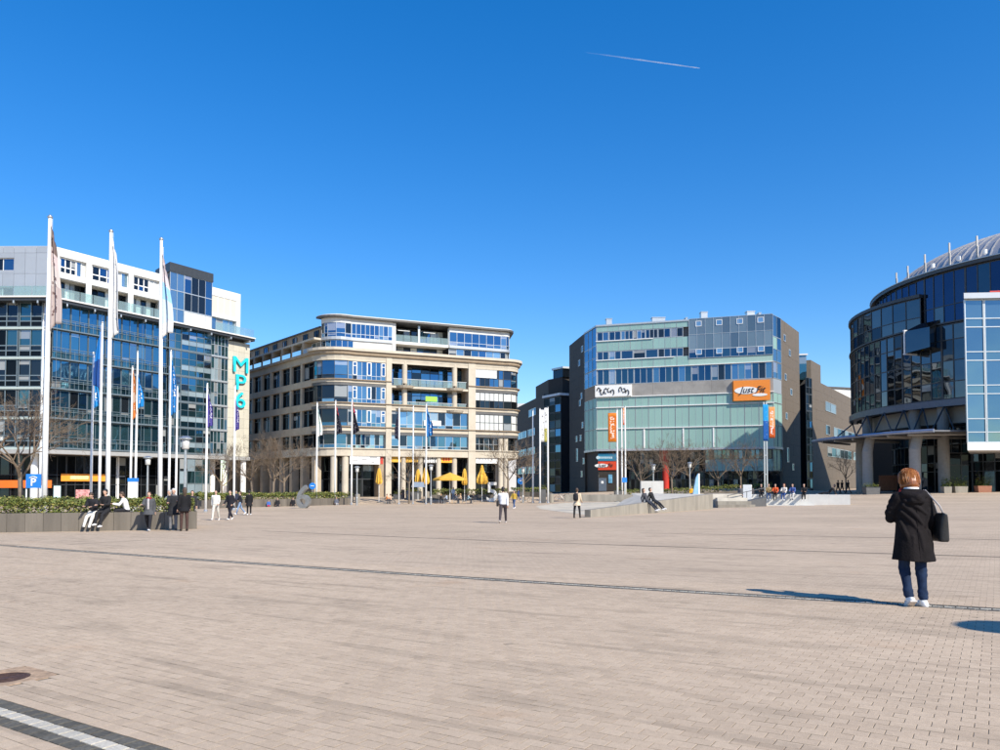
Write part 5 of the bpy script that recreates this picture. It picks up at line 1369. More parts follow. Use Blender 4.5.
lamp(523, 103, 467, 'street lamp at the corner of the curved sandstone building')
lamp(690, 98, 462, 'street lamp among the bare trees below the green glass')
lamp(653.5, 92, 464, 'street lamp beside the orange streamer flagpole')
# parking sign
gP = gp(33.5, 33.6); ps = empty('parking_sign', gP, 0, 'blue parking sign with white letter P under an arch, on two posts', 'sign')
zc_ = at(33.5, 481, 33.6).z-gP.z
MB().box(-.33, .33, -.02, .02, zc_-.31, zc_+.31).build('panel', M_blue_sign, ps)
o = text_obj('letter', 'P', .48, M_white, .006, bold=.012); o.parent = ps; o.location = (0, -.03, zc_-.06); o.rotation_euler = (pi/2, 0, 0)
MB().tube([(-.17+.034*k, -.03, zc_+.13+.07*sin(pi*k/10)) for k in range(11)], .022, 5).build('arch_mark', M_white, ps)
for x in (-.34, .3): MB().tube([(x, .05, -.1), (x, .05, zc_-.2)], .03, 8).build('post', M_white, ps)
gI = gp(133, 52); ip = empty('info_pylon', gI, 0, 'silver information pylon with blue top behind the hedge', 'sign')
zt_ = at(133, 478, 52).z-gI.z
MB().box(-.28, .28, -.15, .15, 0, zt_-.25).build('body', M_white, ip); MB().box(-.3, .3, -.17, .17, zt_-.25, zt_).build('top', M_blue_sign, ip)
# number sculptures
def sculpture(px, py_base, py_top, ch, label, m, sx=.95, rz=0):
    g = ground(px, py_base); h = (py_base-py_top)/F*g.y
    e = empty('number_sculpture', g, rz, label, 'sculpture')
    o = text_obj('numeral', ch, h*1.36, m, .28, bold=.05); o.parent = e; o.rotation_euler = (pi/2, 0, 0); o.scale = (sx, 1, 1)
    zs = [v.co.y for v in o.data.vertices]; o.location = (0, 0, -min(zs)-.02)
    MB().box(-.75, .75, -.3, .3, -.1, .02).build('plinth', M_conc, e)
sculpture(303.5, 508.3, 485, '6', 'dark silver number six sculpture in front of the hedge', mat('dull_steel', (.30, .30, .29), .4, .6, var=.2, scale=2), rz=-.15)
sculpture(492, 501.6, 481.5, '5', 'pale number five sculpture in front of the hedge', mat('pale_metal', (.62, .61, .58), .5, .2, var=.1, scale=2), rz=.15)
def round_sign(px, py, Y, r, m, label, name='round_sign'):
    c = at(px, py, Y); g = gp(px, Y); e = empty(name, g, 0, label, 'sign')
    MB().tube([(0, -.02, c.z-g.z), (0, .02, c.z-g.z)], r, 20).build('disc', m, e); MB().tube([(0, .06, -.1), (0, .06, c.z-g.z)], .03, 6).build('post', M_silver, e)
    return e
rs = round_sign(312.5, 486, 96, .42, M_blue_sign, 'round blue traffic sign beside the number six sculpture')
mb = MB(); mb.tube([(-.22, -.05, 0), (.22, -.05, 0)], .05, 6); o = mb.build('arrow', M_white, rs); o.location = (0, 0, at(312.5, 486, 96).z-gp(312.5, 96).z)
rs = round_sign(521, 481, 110, .5, M_blue_sign, 'round blue traffic sign beside the street lamp at the building corner')
mb = MB(); mb.tube([(-.22, -.05, 0), (.22, -.05, .1)], .06, 6); o = mb.build('arrow', M_white, rs); o.location = (0, 0, at(521, 481, 110).z-gp(521, 110).z)
gg = gp(624.5, 94); e = empty('info_sign', gg, 0, 'small blue information sign at the foot of the flagpoles', 'sign')
zz_ = at(624.5, 480, 94).z-gg.z; MB().box(-.3, .3, -.03, .03, zz_-.3, zz_+.3).build('panel', M_blue_sign, e); MB().box(-.04, .04, .03, .09, -.1, zz_).build('post', M_silver, e)
# blue and white leaning pylon
g = gp(696, 80); e = empty('leaning_pylon', g, 0, 'slanted white and blue advertising pylon behind the person in orange', 'sign')
zt_ = at(696, 473.5, 80).z-g.z
MB().hexa([(-.5, 0, 0), (.25, 0, 0), (.25, .3, 0), (-.5, .3, 0), (.02, 0, zt_*.86), (.25, 0, zt_), (.25, .3, zt_), (.02, .3, zt_*.86)]).build('board', mat('pylon_blue', (.25, .45, .62), .4, var=.2), e)
MB().box(.26, .4, 0, .3, 0, zt_).build('edge', M_white, e); MB().box(-.75, .9, .31, .5, .5, 1.0).build('crossboard', mat('wood_grey', (.30, .27, .22), .8), e)

# ------------------------------------------------------------------ umbrellas, pots, café
def umbrella_closed(px, Y, py_top, py_bot, label, w=.34):
    g = gp(px, Y); zt, zb = at(px, py_top, Y).z-g.z, at(px, py_bot, Y).z-g.z
    e = empty('closed_umbrella', g, 0, label, 'umbrella', 'closed yellow umbrellas')
    MB().lathe([(.04, -.05), (.04, zt)], 8).build('pole', M_white, e)
    mb = MB(); n = 14; vs = []; prof = [(.05, 1), (.16, .92), (.25, .7), (w, .35), (w*1.1, .12), (w*.75, 0)]
    for r_, t in prof:
        for k in range(n): 
            a = 2*pi*k/n; rr = r_*(1+.3*cos(a*7)*(1-t*.5)); vs.append((rr*cos(a), rr*sin(a), zb+(zt-zb)*t))
    mb.add(vs, [(i*n+k, i*n+(k+1) % n, (i+1)*n+(k+1) % n, (i+1)*n+k) for i in range(len(prof)-1) for k in range(n)]+[tuple(range(n))])
    mb.build('canopy', M_yellow, e)
    MB().lathe([(.32, -.05), (.32, .06), (.1, .1)], 12).build('base', M_grey_dk, e)
umbrella_closed(379, 106, 468, 484, 'closed yellow umbrella beside the entrance pillar')
umbrella_closed(418, 107, 469, 483, 'closed yellow umbrella, the shorter of a pair at the café')
umbrella_closed(425.5, 106, 467, 484, 'closed yellow umbrella, the taller of a pair at the café', .42)
umbrella_closed(464.5, 107, 468.5, 485, 'closed slim orange yellow umbrella behind the open one', .3)
umbrella_closed(482, 106, 465, 484, 'wide closed yellow umbrella below the white shop sign', .62)
g = gp(450, 104); zt_, ze_ = at(450, 472.5, 104).z-g.z, at(450, 479, 104).z-g.z
e = empty('open_umbrella', g, 0, 'large open yellow umbrella over the café tables', 'umbrella')
MB().lathe([(.05, -.05), (.05, zt_)], 8).build('pole', M_white, e)
for k in range(8):
    a0, a1 = 2*pi*k/8+.2, 2*pi*(k+1)/8+.2; r_ = 2.35
    p = [(r_*cos(a0), r_*sin(a0), ze_), (r_*cos(a1), r_*sin(a1), ze_), (0, 0, zt_), (r_*.5*cos((a0+a1)/2), r_*.5*sin((a0+a1)/2), (ze_+zt_)/2-.05)]
    mb = MB(); mb.add(p, [(0, 1, 3), (1, 2, 3), (2, 0, 3)]); mb.add([(x, y, z-.012) for x, y, z in p], [(3, 1, 0), (3, 2, 1), (3, 0, 2)])
    mb.add([p[0], p[1], (p[1][0], p[1][1], ze_-.22), (p[0][0], p[0][1], ze_-.22)], [(0, 1, 2, 3)]); mb.build('canopy_panel', M_yellow, e)
    MB().tube([(0, 0, zt_-.1), (r_*cos(a0), r_*sin(a0), ze_-.02)], .018, 5).build('rib', M_white, e)
def pot(px0, px1, py_bot, py_top, label, plant=True, Y=None, seed=0):
    g = ground((px0+px1)/2, py_bot) if Y is None else gp((px0+px1)/2, Y)
    w = (px1-px0)/F*g.y; h = (py_bot-py_top)/F*g.y; e = empty('plant_box', g, 0, label, 'planter', 'dark plant boxes')
    MB().hexa([(-w*.46, 0, -.05), (w*.46, 0, -.05), (w*.46, .9, -.05), (-w*.46, .9, -.05), (-w*.5, -.04, h), (w*.5, -.04, h), (w*.5, .94, h), (-w*.5, .94, h)]).build('box', M_grey_dk, e)
    MB().box(-w*.5-.03, w*.5+.03, -.07, .97, h, h+.06).build('rim', M_darkframe, e)
    if plant:
        mb = MB(); rr = R
        for _ in range(int(260*w)):
            c = Vector((rr.uniform(-w*.48, w*.48), rr.uniform(0, .9), h+.05+abs(rr.gauss(0, .22)))); a = rr.uniform(0, 6.3); s = rr.uniform(.05, .1)
            d = Vector((cos(a), sin(a), rr.uniform(-.5, .8))).normalized(); f = d.cross(Vector((rr.random()-.5, rr.random()-.5, 1))).normalized()
            mb.add([c-d*s, c+f*s*.5, c+d*s, c-f*s*.5], [(0, 1, 2, 3)], rr.random() < .3)
        tag(mb.build('shrub', [M_leaf, M_leaf2], e), kind='stuff')
pot(344, 352.5, 502.5, 496, 'dark plant box with a green shrub at the lamp by the entrance')
pot(393, 404, 499.5, 494.5, 'low dark plant box at the café, the shorter of two')
pot(405.5, 421, 499.5, 492, 'long dark plant box at the café, the longer of two')
pot(540.5, 546, 502.6, 489, 'tall dark plant box at the foot of the white banner pole', Y=100.5)
pot(615, 622, 498, 487, 'dark plant box with shrub at the foot of the orange banner pole', Y=98)
pot(866, 880, 497, 490, 'dark plant box under the blade canopy', Y=83)
for k, (p0, p1) in enumerate(((944, 952), (955, 968), (978, 992))):
    g = gp((p0+p1)/2, 81.5); e = empty('plant_trough', g, 0, ['small pale trough with dark shrub before the cinema doors', 'middle pale trough with dark shrub before the cinema doors', 'reddish trough with dark shrub under the glass box'][k], 'planter')
    w = (p1-p0)/F*81.5; MB().hexa([(-w*.45, 0, -.05), (w*.45, 0, -.05), (w*.45, .7, -.05), (-w*.45, .7, -.05), (-w*.5, 0, .7), (w*.5, 0, .7), (w*.5, .75, .7), (-w*.5, .75, .7)]).build('trough', M_conc if k < 2 else mat('terracotta', (.28, .12, .07), .8, var=.15), e)
    mb = MB()
    for _ in range(420):
        c = Vector((R.uniform(-w*.5, w*.5), R.uniform(0, .7), .7+abs(R.gauss(0, .45)))); a = R.uniform(0, 6.3); s = R.uniform(.06, .12)
        d = Vector((cos(a), sin(a), R.uniform(-.5, .8))).normalized(); f = d.cross(Vector((R.random()-.5, R.random()-.5, 1))).normalized(); mb.add([c-d*s, c+f*s*.5, c+d*s, c-f*s*.5], [(0, 1, 2, 3)])
    tag(mb.build('shrub', M_leaf, e), kind='stuff')
# stone bins
for px, py, lb in ((357.5, 502.8, 'cylindrical stone litter bin at the foot of the lamp by the entrance'), (551, 503, 'cylindrical stone litter bin beside the tall dark plant box'), (427, 500, 'cylindrical stone litter bin beside the long dark plant box')):
    g = ground(px, py); e = empty('litter_bin', g, 0, lb, 'litter bin'); MB().lathe([(.34, -.05), (.36, .1), (.36, 1.15), (.3, 1.2)], 14).build('drum', M_conc, e); MB().lathe([(.24, 1.2), (.24, 1.24), (.1, 1.3)], 12).build('lid', M_grey_dk, e)
g = gp(418, 104); e = empty('grill_stand', g, 0, 'grey serving stand behind the long dark plant box', 'stand')
zt_ = at(418, 482, 104).z-g.z; MB().hexa([(-.9, 0, zt_-.7), (.9, 0, zt_-.7), (.9, .7, zt_-.7), (-.9, .7, zt_-.7), (-.75, .1, zt_), (.75, .1, zt_), (.75, .6, zt_), (-.75, .6, zt_)]).build('hood', M_silver, e)
for x in (-.7, .7): MB().tube([(x, .3, -.05), (x, .3, zt_-.7)], .05, 6).build('leg', M_grey_dk, e)
def cafe_set(px, Y, label, rz=0):
    g = gp(px, Y); e = empty('cafe_table', g, rz, label, 'table')
    MB().lathe([(.36, .71), (.36, .74)], 14).build('table_top', M_grey_dk, e); MB().lathe([(.035, .03), (.035, .71)], 8).build('stem', M_silver, e); MB().lathe([(.25, -.02), (.25, .03)], 12).build('foot', M_silver, e)
def chair(p, rz, label):
    e = empty('cafe_chair', p, rz, label, 'chair', 'café chairs')
    MB().box(-.21, .21, -.2, .22, .43, .46).build('seat', M_grey_dk, e); MB().box(-.21, .21, -.24, -.2, .5, .86).build('backrest', M_grey_dk, e)
    for x in (-.19, .17):
        for y in (-.23, .19): MB().box(x, x+.025, y, y+.025, -.02, .87 if y < 0 else .43).build('leg', M_silver, e)
for px, lb in ((444, 'small café table under the open umbrella beside the lamp'), (458, 'small café table at the edge of the open umbrella'), (471, 'small café table between the closed umbrellas'), (388, 'small café table by the entrance pillar')): cafe_set(px, 103.5, lb)

# ------------------------------------------------------------------ bare trees
M_bark = mat('tree_bark', (.16, .125, .09), .85, var=.3, scale=6, bump=.3)
M_twig = mat('twig', (.17, .125, .085), .85, var=.3, scale=5)
def tree_meshes(seed, h=6.0, spread=1.0, trunk=.32, depth=5, rad=.11, knobs=True):
    rr = random.Random(seed); tm, cm = MB(), MB()
    top = Vector((rr.uniform(-.15, .15), rr.uniform(-.15, .15), h*trunk))
    tm.tube([(0, 0, -.15), (0, 0, .05), (top.x*.5, top.y*.5, h*trunk*.5), top], [rad*1.35, rad*1.05, rad*.9, rad*.8], 10)
    def grow(p, d, ln, r, k):
        n = 3; pts = [p]; rs_ = [r]; q = p.copy(); dd = d.copy()
        for i in range(n):
            dd = (dd + Vector((rr.gauss(0, .16), rr.gauss(0, .16), rr.gauss(.03, .10)))).normalized(); q = q + dd*ln/n; pts.append(q.copy()); rs_.append(r*(1-.45*(i+1)/n))
        cm.tube(pts, rs_, 6 if k > 3 else 4 if k > 1 else 3, cap=False)
        if k == 0: return
        nb = 3 if k > 2 else rr.choice((2, 3, 4))
        for j in range(nb):
            t = rr.uniform(.35, 1.0) if j else 1.0; i = min(n-1, int(t*n)); b = pts[i].lerp(pts[i+1], t*n-i)
            a = rr.uniform(0, 2*pi); s = rr.uniform(.35, .95)
            o = dd.orthogonal().normalized(); o2 = dd.cross(o); nd = (dd + (o*cos(a)+o2*sin(a))*s + Vector((0, 0, .05))).normalized()
            grow(b, nd, ln*rr.uniform(.55, .8), max(.006, r*.52), k-1)
    nl = 5
    for j in range(nl):
        a = 2*pi*j/nl+rr.uniform(-.4, .4); el = rr.uniform(.6, 1.25)
        d = Vector((cos(a)*cos(el)*spread, sin(a)*cos(el)*spread, sin(el))).normalized()
        grow(top - Vector((0, 0, rr.uniform(0, .12)*h)), d, h*.30, rad*.5, depth)
    zs = max(v[2] for v in cm.v)
    return tm.mesh('trunk', M_bark, True), cm.mesh('crown', M_twig, True), zs
TV = [tree_meshes(s, 6.0, .9, .42, 5) for s in (3, 11, 23)]
def tree(px, Y, py_top, label, v=0, rz=0, wide=1.0, base=None):
    g = gp(px, Y) if base is None else base; h = at(px, py_top, Y).z-g.z; tm, cm, zh = TV[v]; s = h/zh
    e = empty('bare_tree', g, rz, label, 'tree', 'bare trees round the plaza'); e.scale = (s*wide, s*wide, s)
    link(bpy.data.objects.new('trunk', tm), e); link(bpy.data.objects.new('crown', cm), e); return e
tree(22, 40, 372, 'big bare tree spreading beside the parking sign', 0, .4, 1.15)
tree(-14, 43, 385, 'bare tree cut by the picture edge left of the parking sign', 2, 2.0, 1.1)
tree(222, 96, 441, 'bare tree under the turquoise letters', 1, 1.0)
tree(253, 98, 433, 'bare tree at the corner of the curved building beside the cream wall', 2, 2.6)
tree(273, 97, 429, 'bare tree before the left wing of the curved building with the thicker trunk', 0, 3.1, 1.1)
tree(284, 99, 432, 'bare tree beside the number six sculpture', 1, 4.0)
tree(409, 103, 444, 'bare tree before the yellow shop signs', 2, .7, .9)
tree(508, 103, 428, 'bare tree before the right bay of the curved building', 0, 1.7)
tree(524, 108, 446, 'smaller bare tree at the right corner of the curved building', 1, .2)
tree(641, 84, 440, 'bare tree with dark trunk rising beside the pale concrete block', 1, 2.2)
tree(672, 103, 431, 'bare tree in front of the red column', 0, .9)
tree(691, 105, 437, 'bare tree right of the red column', 2, 1.5)
tree(718, 106, 446, 'small bare tree at the edge of the low green glass', 1, 3.3)
tree(741, 104, 432, 'bare tree standing in the shadow line on the green glass', 0, 5.0)
tree(757, 106, 447, 'small bare tree beside the banner mast', 2, 4.0)
tree(846, 108, 447, 'bare tree standing in shade under the canopy tip', 1, .5)
# contrail
p0, p1 = at(583, 52, 7000), at(700, 68.3, 7000)
m, nt, p = nodes('contrail'); N, L = nt.nodes, nt.links; p.inputs['Base Color'].default_value = (.9, .9, .9, 1); p.inputs['Roughness'].default_value = 1
p.inputs['Subsurface Weight'].default_value = 0
tcn = N.new('ShaderNodeTexCoord'); sx_ = N.new('ShaderNodeSeparateXYZ'); L.new(tcn.outputs['Generated'], sx_.inputs[0])
nzz = N.new('ShaderNodeTexNoise'); nzz.inputs['Scale'].default_value = 9; L.new(tcn.outputs['Generated'], nzz.inputs[0])
mm = N.new('ShaderNodeMath'); mm.operation = 'MULTIPLY'; L.new(sx_.outputs[0], mm.inputs[0]); L.new(nzz.outputs[0], mm.inputs[1])
m3 = N.new('ShaderNodeMath'); m3.operation = 'MULTIPLY'; m3.inputs[1].default_value = .75; m3.use_clamp = True; L.new(mm.outputs[0], m3.inputs[0]); L.new(m3.outputs[0], p.inputs['Alpha'])
mb = MB(); n = 24; mb.tube([tuple((p0.lerp(p1, i/n))-p0) for i in range(n+1)], [2.6+2.4*sin(pi*min(1, (i/n)*1.05))+.8*sin(i*1.7) if i < n else 1.2 for i in range(n+1)], 8)
o = mb.build('contrail', m, smooth=True); o.location = p0; tag(o, 'thin white contrail fading in the blue sky', 'contrail')
# ------------------------------------------------------------------ people
REMESH = []          # (object, voxel size, smoothing passes), baked together at the end
def loft(mb, rings, n=16):
    vs = []; fs = []
    for (c, rx, ry) in rings:
        for k in range(n):
            a = 2*pi*k/n; vs.append((c[0]+rx*cos(a), c[1]+ry*sin(a), c[2]))
    for i in range(len(rings)-1):
        for k in range(n): fs.append((i*n+k, i*n+(k+1) % n, (i+1)*n+(k+1) % n, (i+1)*n+k))
    fs += [tuple(range(n))[::-1], tuple(range((len(rings)-1)*n, len(rings)*n))]
    return mb.add(vs, fs)
SKIN = [mat('skin_a', (.52, .32, .23), .55, var=.06), mat('skin_b', (.42, .25, .17), .55, var=.06), mat('skin_c', (.58, .38, .29), .55, var=.06)]
M_eye = mat('eye_dark', (.03, .02, .02), .3); M_lip = mat('lip', (.38, .14, .12), .5)
CM = {}
def cm(rgb, rough=.85):
    k = tuple(round(c, 3) for c in rgb)
    if k not in CM: CM[k] = mat('cloth_%d' % len(CM), k, rough, var=.22, scale=9, bump=.25, spec=.2)
    return CM[k]
HAIR = {'brown': (.06, .035, .02), 'black': (.015, .012, .012), 'blond': (.38, .25, .11), 'grey': (.40, .39, .37), 'auburn': (.24, .075, .02), 'white': (.6, .58, .55)}
def hand_geo(mb, w, d, side, curl=.5, s=1.0):
    """palm, four fingers of different length with knuckle bends, thumb from the side of the palm"""
    d = Vector(d).normalized(); x = Vector((1, 0, 0)); x = (x - d*x.dot(d)).normalized(); nrm = d.cross(x)*(1 if side > 0 else 1)
    if nrm.y < 0: nrm = -nrm
    p = Vector(w); knuckle = p + d*.085*s
    mb.hexa([p-x*.028*s-nrm*.012*s, p+x*.028*s-nrm*.012*s, p+x*.028*s+nrm*.014*s, p-x*.028*s+nrm*.014*s, knuckle-x*.04*s-nrm*.012*s, knuckle+x*.04*s-nrm*.012*s, knuckle+x*.04*s+nrm*.012*s, knuckle-x*.04*s+nrm*.012*s])
    for k, ln in enumerate((.062, .074, .078, .070)):
        b = knuckle + x*((k-1.5)*.021*s*side); q1 = b + (d*cos(curl*.5)+nrm*sin(curl*.5))*ln*.55*s; q2 = q1 + (d*cos(curl*1.3)+nrm*sin(curl*1.3))*ln*.5*s
        mb.tube([b-d*.01*s, q1, q2], [.0095*s, .009*s, .007*s], 6)
    tb = p + d*.025*s - x*.03*s*side; t1 = tb + (d*.75-x*.55*side+nrm*.35).normalized()*.035*s; t2 = t1 + (d*.95-x*.1*side+nrm*.4).normalized()*.03*s
    mb.tube([tb+x*.008*s*side, t1, t2], [.012*s, .0105*s, .008*s], 6)
def skeleton(P):
    up = Vector((0, sin(radians(P.get('lean', 0))), cos(radians(P.get('lean', 0))))); J = {}
    dirv = lambda a, out=0, s=1: Vector((s*sin(radians(out)), sin(radians(a))*cos(radians(out)), -cos(radians(a))*cos(radians(out))))
    J['pel'] = Vector((0, 0, .95)); J['up'] = up
    for s, k in ((-1, 'L'), (1, 'R')):
        hip = J['pel'] + Vector((s*.09, 0, -.02)); a, b = P.get('hip'+k, 0), P.get('knee'+k, 0); o = P.get('out'+k, 2)
        kn = hip + dirv(a, o, s)*.44; an = kn + dirv(a-b, o*.3, s)*.42
        J['hip'+k], J['kn'+k], J['an'+k] = hip, kn, an
        sh = J['pel'] + up*.46 + Vector((s*.175, 0, 0)); a, e, o = P.get('sh'+k, 5), P.get('el'+k, 15), P.get('ab'+k, 10)
        el = sh + dirv(a, o, s)*.29; wr = el + dirv(a+e, P.get('fin'+k, o*.3-e*.12), s)*.25
        J['sh'+k], J['el'+k], J['wr'+k] = sh, el, wr
    J['neck'] = J['pel'] + up*.535; hu = Vector((0, sin(radians(P.get('lean', 0)*.6+P.get('nod', 0))), cos(radians(P.get('lean', 0)*.6+P.get('nod', 0)))))
    J['head'] = J['neck'] + hu*.165; J['hu'] = hu
    if P.get('seat') is not None: dz = P['seat'] - (J['pel'].z - .115)
    else: dz = .085 - min(J['anL'].z, J['anR'].z)
    for k in list(J):
        if k not in ('up', 'hu'): J[k] = J[k] + Vector((0, 0, dz))
    return J
def person(pos, height, face, P, label, top, legs, hair='brown', shoes=(.7, .7, .7), coat=0, long_hair=False, sleeve=True, voxel=.024, skirt=None, bag=None, group=None, beard=False, under=None, hood=False, scarf=None, bare_leg=None, skin=0, bulk=1.0, name='person'):
    k = height/1.75; e = empty(name, pos, face, label, 'person', group); e.scale = (k, k, k); J = skeleton(P); pel, up = J['pel'], J['up']
    T = lambda z, f=0: pel + up*z + Vector((0, f, 0))
    sk = SKIN[skin % 3]
    # body: one surface from trunk, limbs, neck and head
    mb = MB()
    loft(mb, [(T(-.08), .13, .09), (T(.1), .125, .085), (T(.28), .135, .09), (T(.42), .155, .095), (T(.5), .11, .075), (T(.53), .05, .05)])
    mb.cap(T(.48), .055, J['neck']+J['hu']*.06, .05)
    for s in 'LR':
        mb.cap(J['hip'+s], .075, J['kn'+s], .052); mb.cap(J['kn'+s], .05, J['an'+s], .034)
        mb.cap(J['sh'+s], .05, J['el'+s], .037); mb.cap(J['el'+s], .036, J['wr'+s], .026)
        f = J['an'+s]; mb.cap(f+Vector((0, -.03, -.045)), .03, f+Vector((0, .11, -.055)), .025)
    h, hu = J['head'], J['hu']; fw = Vector((0, hu.z, -hu.y))
    mb.ball(h+hu*.025, (.075, .095, .095), 12, 9); mb.cap(h-hu*.03+fw*.02, .068, h-hu*.075+fw*.045, .042); mb.cap(h+fw*.08+hu*.01, .013, h+fw*.108-hu*.025, .017, 8)
    for s in (-1, 1): mb.ball(h+Vector((s*.078, 0, 0))-hu*.005, (.014, .024, .034), 8, 6)
    body = mb.build('body', [sk, M_eye, M_lip], e); REMESH.append((body, min(voxel, .018), 4))
    det = MB()
    for s, sg in (('L', -1), ('R', 1)): hand_geo(det, J['wr'+s], J['wr'+s]-J['el'+s], sg, P.get('curl', .6))
    for s in (-1, 1): det.ball(h+fw*.086+hu*.028+Vector((s*.032, 0, 0)), .0115, 6, 5, 1)
    det.tube([h+fw*.092-hu*.055-Vector((.024, 0, 0)), h+fw*.097-hu*.056, h+fw*.092-hu*.055+Vector((.024, 0, 0))], .006, 5, 2)
    body['detail'] = 1; DETAIL[body.name] = det
    # trousers
    mb = MB(); leg_m = cm(legs) if legs else None
    loft(mb, [(T(-.12), .155, .115), (T(-.02), .165, .118), (T(.09), .15, .105)])
    for s in 'LR':
        mb.cap(J['hip'+s], .092*bulk, J['kn'+s], .068*bulk); mb.cap(J['kn'+s], .066*bulk, J['an'+s]+Vector((0, 0, .01)), .052*bulk)
    REMESH.append((mb.build('trousers' if not bare_leg else 'tights', leg_m, e), voxel, 3))
    # jacket or shirt, with skirts of a coat if long
    mb = MB(); b = bulk
    rings = [(T(-.03), .172*b, .122*b), (T(.1), .162*b, .115*b), (T(.25), .168*b, .12*b), (T(.40), .195*b, .125*b), (T(.485), .165*b, .105*b), (T(.535), .075, .072)]
    if coat:
        nlow = 4; low = []
        for i in range(nlow):
            t = (nlow-i)/nlow; c = pel - Vector((0, 0, coat*t)) + Vector((0, -.02*t, 0)); low.append((c, (.172+.07*t)*b, (.125+.07*t)*b))
        rings = low + rings
    loft(mb, rings, 20)
    for s in 'LR':
        if sleeve: mb.cap(J['sh'+s], .072*b, J['el'+s], .057*b); mb.cap(J['el'+s], .056*b, J['wr'+s]-(J['wr'+s]-J['el'+s])*.06, .045*b)
        else: mb.cap(J['sh'+s], .068*b, J['sh'+s].lerp(J['el'+s], .7), .058*b)
    if hood: mb.cap(T(.5, -.09)+Vector((-.09, 0, 0)), .06, T(.5, -.09)+Vector((.09, 0, 0)), .06)
    REMESH.append((mb.build('coat' if coat else 'jacket', cm(top), e), voxel, 3))
    if skirt: 
        mb = MB(); c = pel; loft(mb, [((0, 0, c.z-.42), .21, .15), ((0, 0, c.z-.2), .19, .14), ((0, 0, c.z+.08), .155, .11)], 16); mb.build('skirt', cm(skirt), e, True)
    if under is not None:
        mb = MB(); mb.cap(T(.08, .112), .05, T(.47, .1), .055); mb.build('shirt_front', cm(under), e, True)
    if scarf is not None:
        mb = MB(); mb.tube([T(.53)+Vector((.085*cos(t*pi/5), .085*sin(t*pi/5), .01*sin(t))) for t in range(11)], .042, 8); mb.build('scarf', cm(scarf), e, True)
    # shoes
    for s in 'LR':
        f = J['an'+s]; back = f + Vector((0, -.045, -.04)); mb = MB()
        pit = P.get('hip'+s, 0)-P.get('knee'+s, 0); pit = 0 if P.get('seat') is not None else max(-55, min(25, pit))
        fdir = Vector((0, cos(radians(pit)), sin(radians(pit)))); fup = Vector((0, -sin(radians(pit)), cos(radians(pit))))
        o_ = f - fup*.045
        mb.cap(o_-fdir*.05, .042, o_+fdir*.06, .044); mb.cap(o_+fdir*.06, .044, o_+fdir*.15-fup*.012, .032); mb.cap(f, .046, o_-fdir*.02, .044)
        sh_o = mb.build('shoe', cm(shoes, .6), e); REMESH.append((sh_o, .012, 2))
    # hair
    mb = MB(); hc = h+hu*.04-fw*.012
    mb.ball(hc, (.092, .108, .102), 12, 9)
    if long_hair: mb.cap(hc-fw*.03, .095, h-hu*.10-fw*.055, .085); mb.cap(h-hu*.08-fw*.06, .08, h-hu*.22-fw*.06, .06)
    else: mb.cap(hc-fw*.02, .09, h-hu*.05-fw*.04, .07)
    # cut the face free: shift the front up
    for i, v in enumerate(mb.v):
        q = Vector(v)-h; f_ = q.dot(fw); z_ = q.dot(hu)
        if f_ > .035 and z_ < .07: mb.v[i] = tuple(Vector(v) - fw*(f_-.035)*.95)
    REMESH.append((mb.build('hair', mat('hair_'+hair, HAIR[hair], .5, var=.35, scale=40, bump=.4), e), .014, 2))
    if beard: mb = MB(); mb.cap(h-hu*.05+fw*.05-Vector((.03, 0, 0)), .04, h-hu*.05+fw*.05+Vector((.03, 0, 0)), .04); mb.build('beard', mat('hair_'+hair, HAIR[hair], .5), e, True)
    return e, J
DETAIL = {}
def bag_on(e, J, kind, col, label, side=1):
    """a bag carried by person e is a thing of its own"""
    M = Matrix.LocRotScale(e.location, e.rotation_euler, e.scale); s = e.scale[0]
    pel, up = J['pel'], J['up']
    if kind == 'backpack': c = pel+up*.3+Vector((0, -.2, 0)); dims = (.15, .09, .21)
    elif kind == 'shoulder': c = pel+Vector((side*.26, -.02, .02)); dims = (.06, .15, .14)
    else: c = J['wr'+('R' if side > 0 else 'L')]+Vector((0, 0, -.28)); dims = (.05, .15, .15)
    w = M @ c; b = empty('backpack' if kind == 'backpack' else 'bag', w, e.rotation_euler[2], label, 'bag'); mb = MB()
    loft(mb, [((0, 0, -dims[2]), dims[0]*.85, dims[1]*.85), ((0, 0, -dims[2]*.6), dims[0], dims[1]), ((0, 0, dims[2]*.5), dims[0]*.95, dims[1]*.9), ((0, 0, dims[2]), dims[0]*.6, dims[1]*.6)], 12)
    mb.build('body', cm(col), b, True); sm = MB()
    if kind == 'shoulder':
        top = (M @ (J['sh'+('R' if side > 0 else 'L')]+Vector((0, 0, .075)))) - w; r_ = Matrix.Rotation(-e.rotation_euler[2], 3, 'Z'); top = r_ @ top
        sm.tube([(0, -dims[1]*.6, dims[2]*.8), (top.x, top.y-.03, top.z), (top.x, top.y+.03, top.z), (0, dims[1]*.6, dims[2]*.8)], .012, 6)
    elif kind == 'backpack':
        for x in (-.09, .09): sm.tube([(x, .06, -.12), (x, .33, .0), (x, .30, .18), (x, .05, .2)], .018, 6)
    else: sm.tube([(0, -.08, dims[2]), (0, -.05, .26), (0, .05, .26), (0, .08, dims[2])], .012, 6)
    sm.build('strap', cm(tuple(c_*.8 for c_ in col)), b, True); return b
WALK = dict(hipL=22, kneeL=6, hipR=-16, kneeR=22, shL=-18, elL=18, shR=20, elR=28)
WALK2 = dict(hipR=20, kneeR=6, hipL=-14, kneeL=18, shR=-16, elR=18, shL=18, elL=30)
STAND = dict(hipL=2, hipR=-2, shL=4, shR=2, elL=12, elR=18)
PHONE = dict(hipL=2, hipR=-3, shL=25, elL=85, shR=25, elR=90, nod=18, finL=-18, finR=-18)
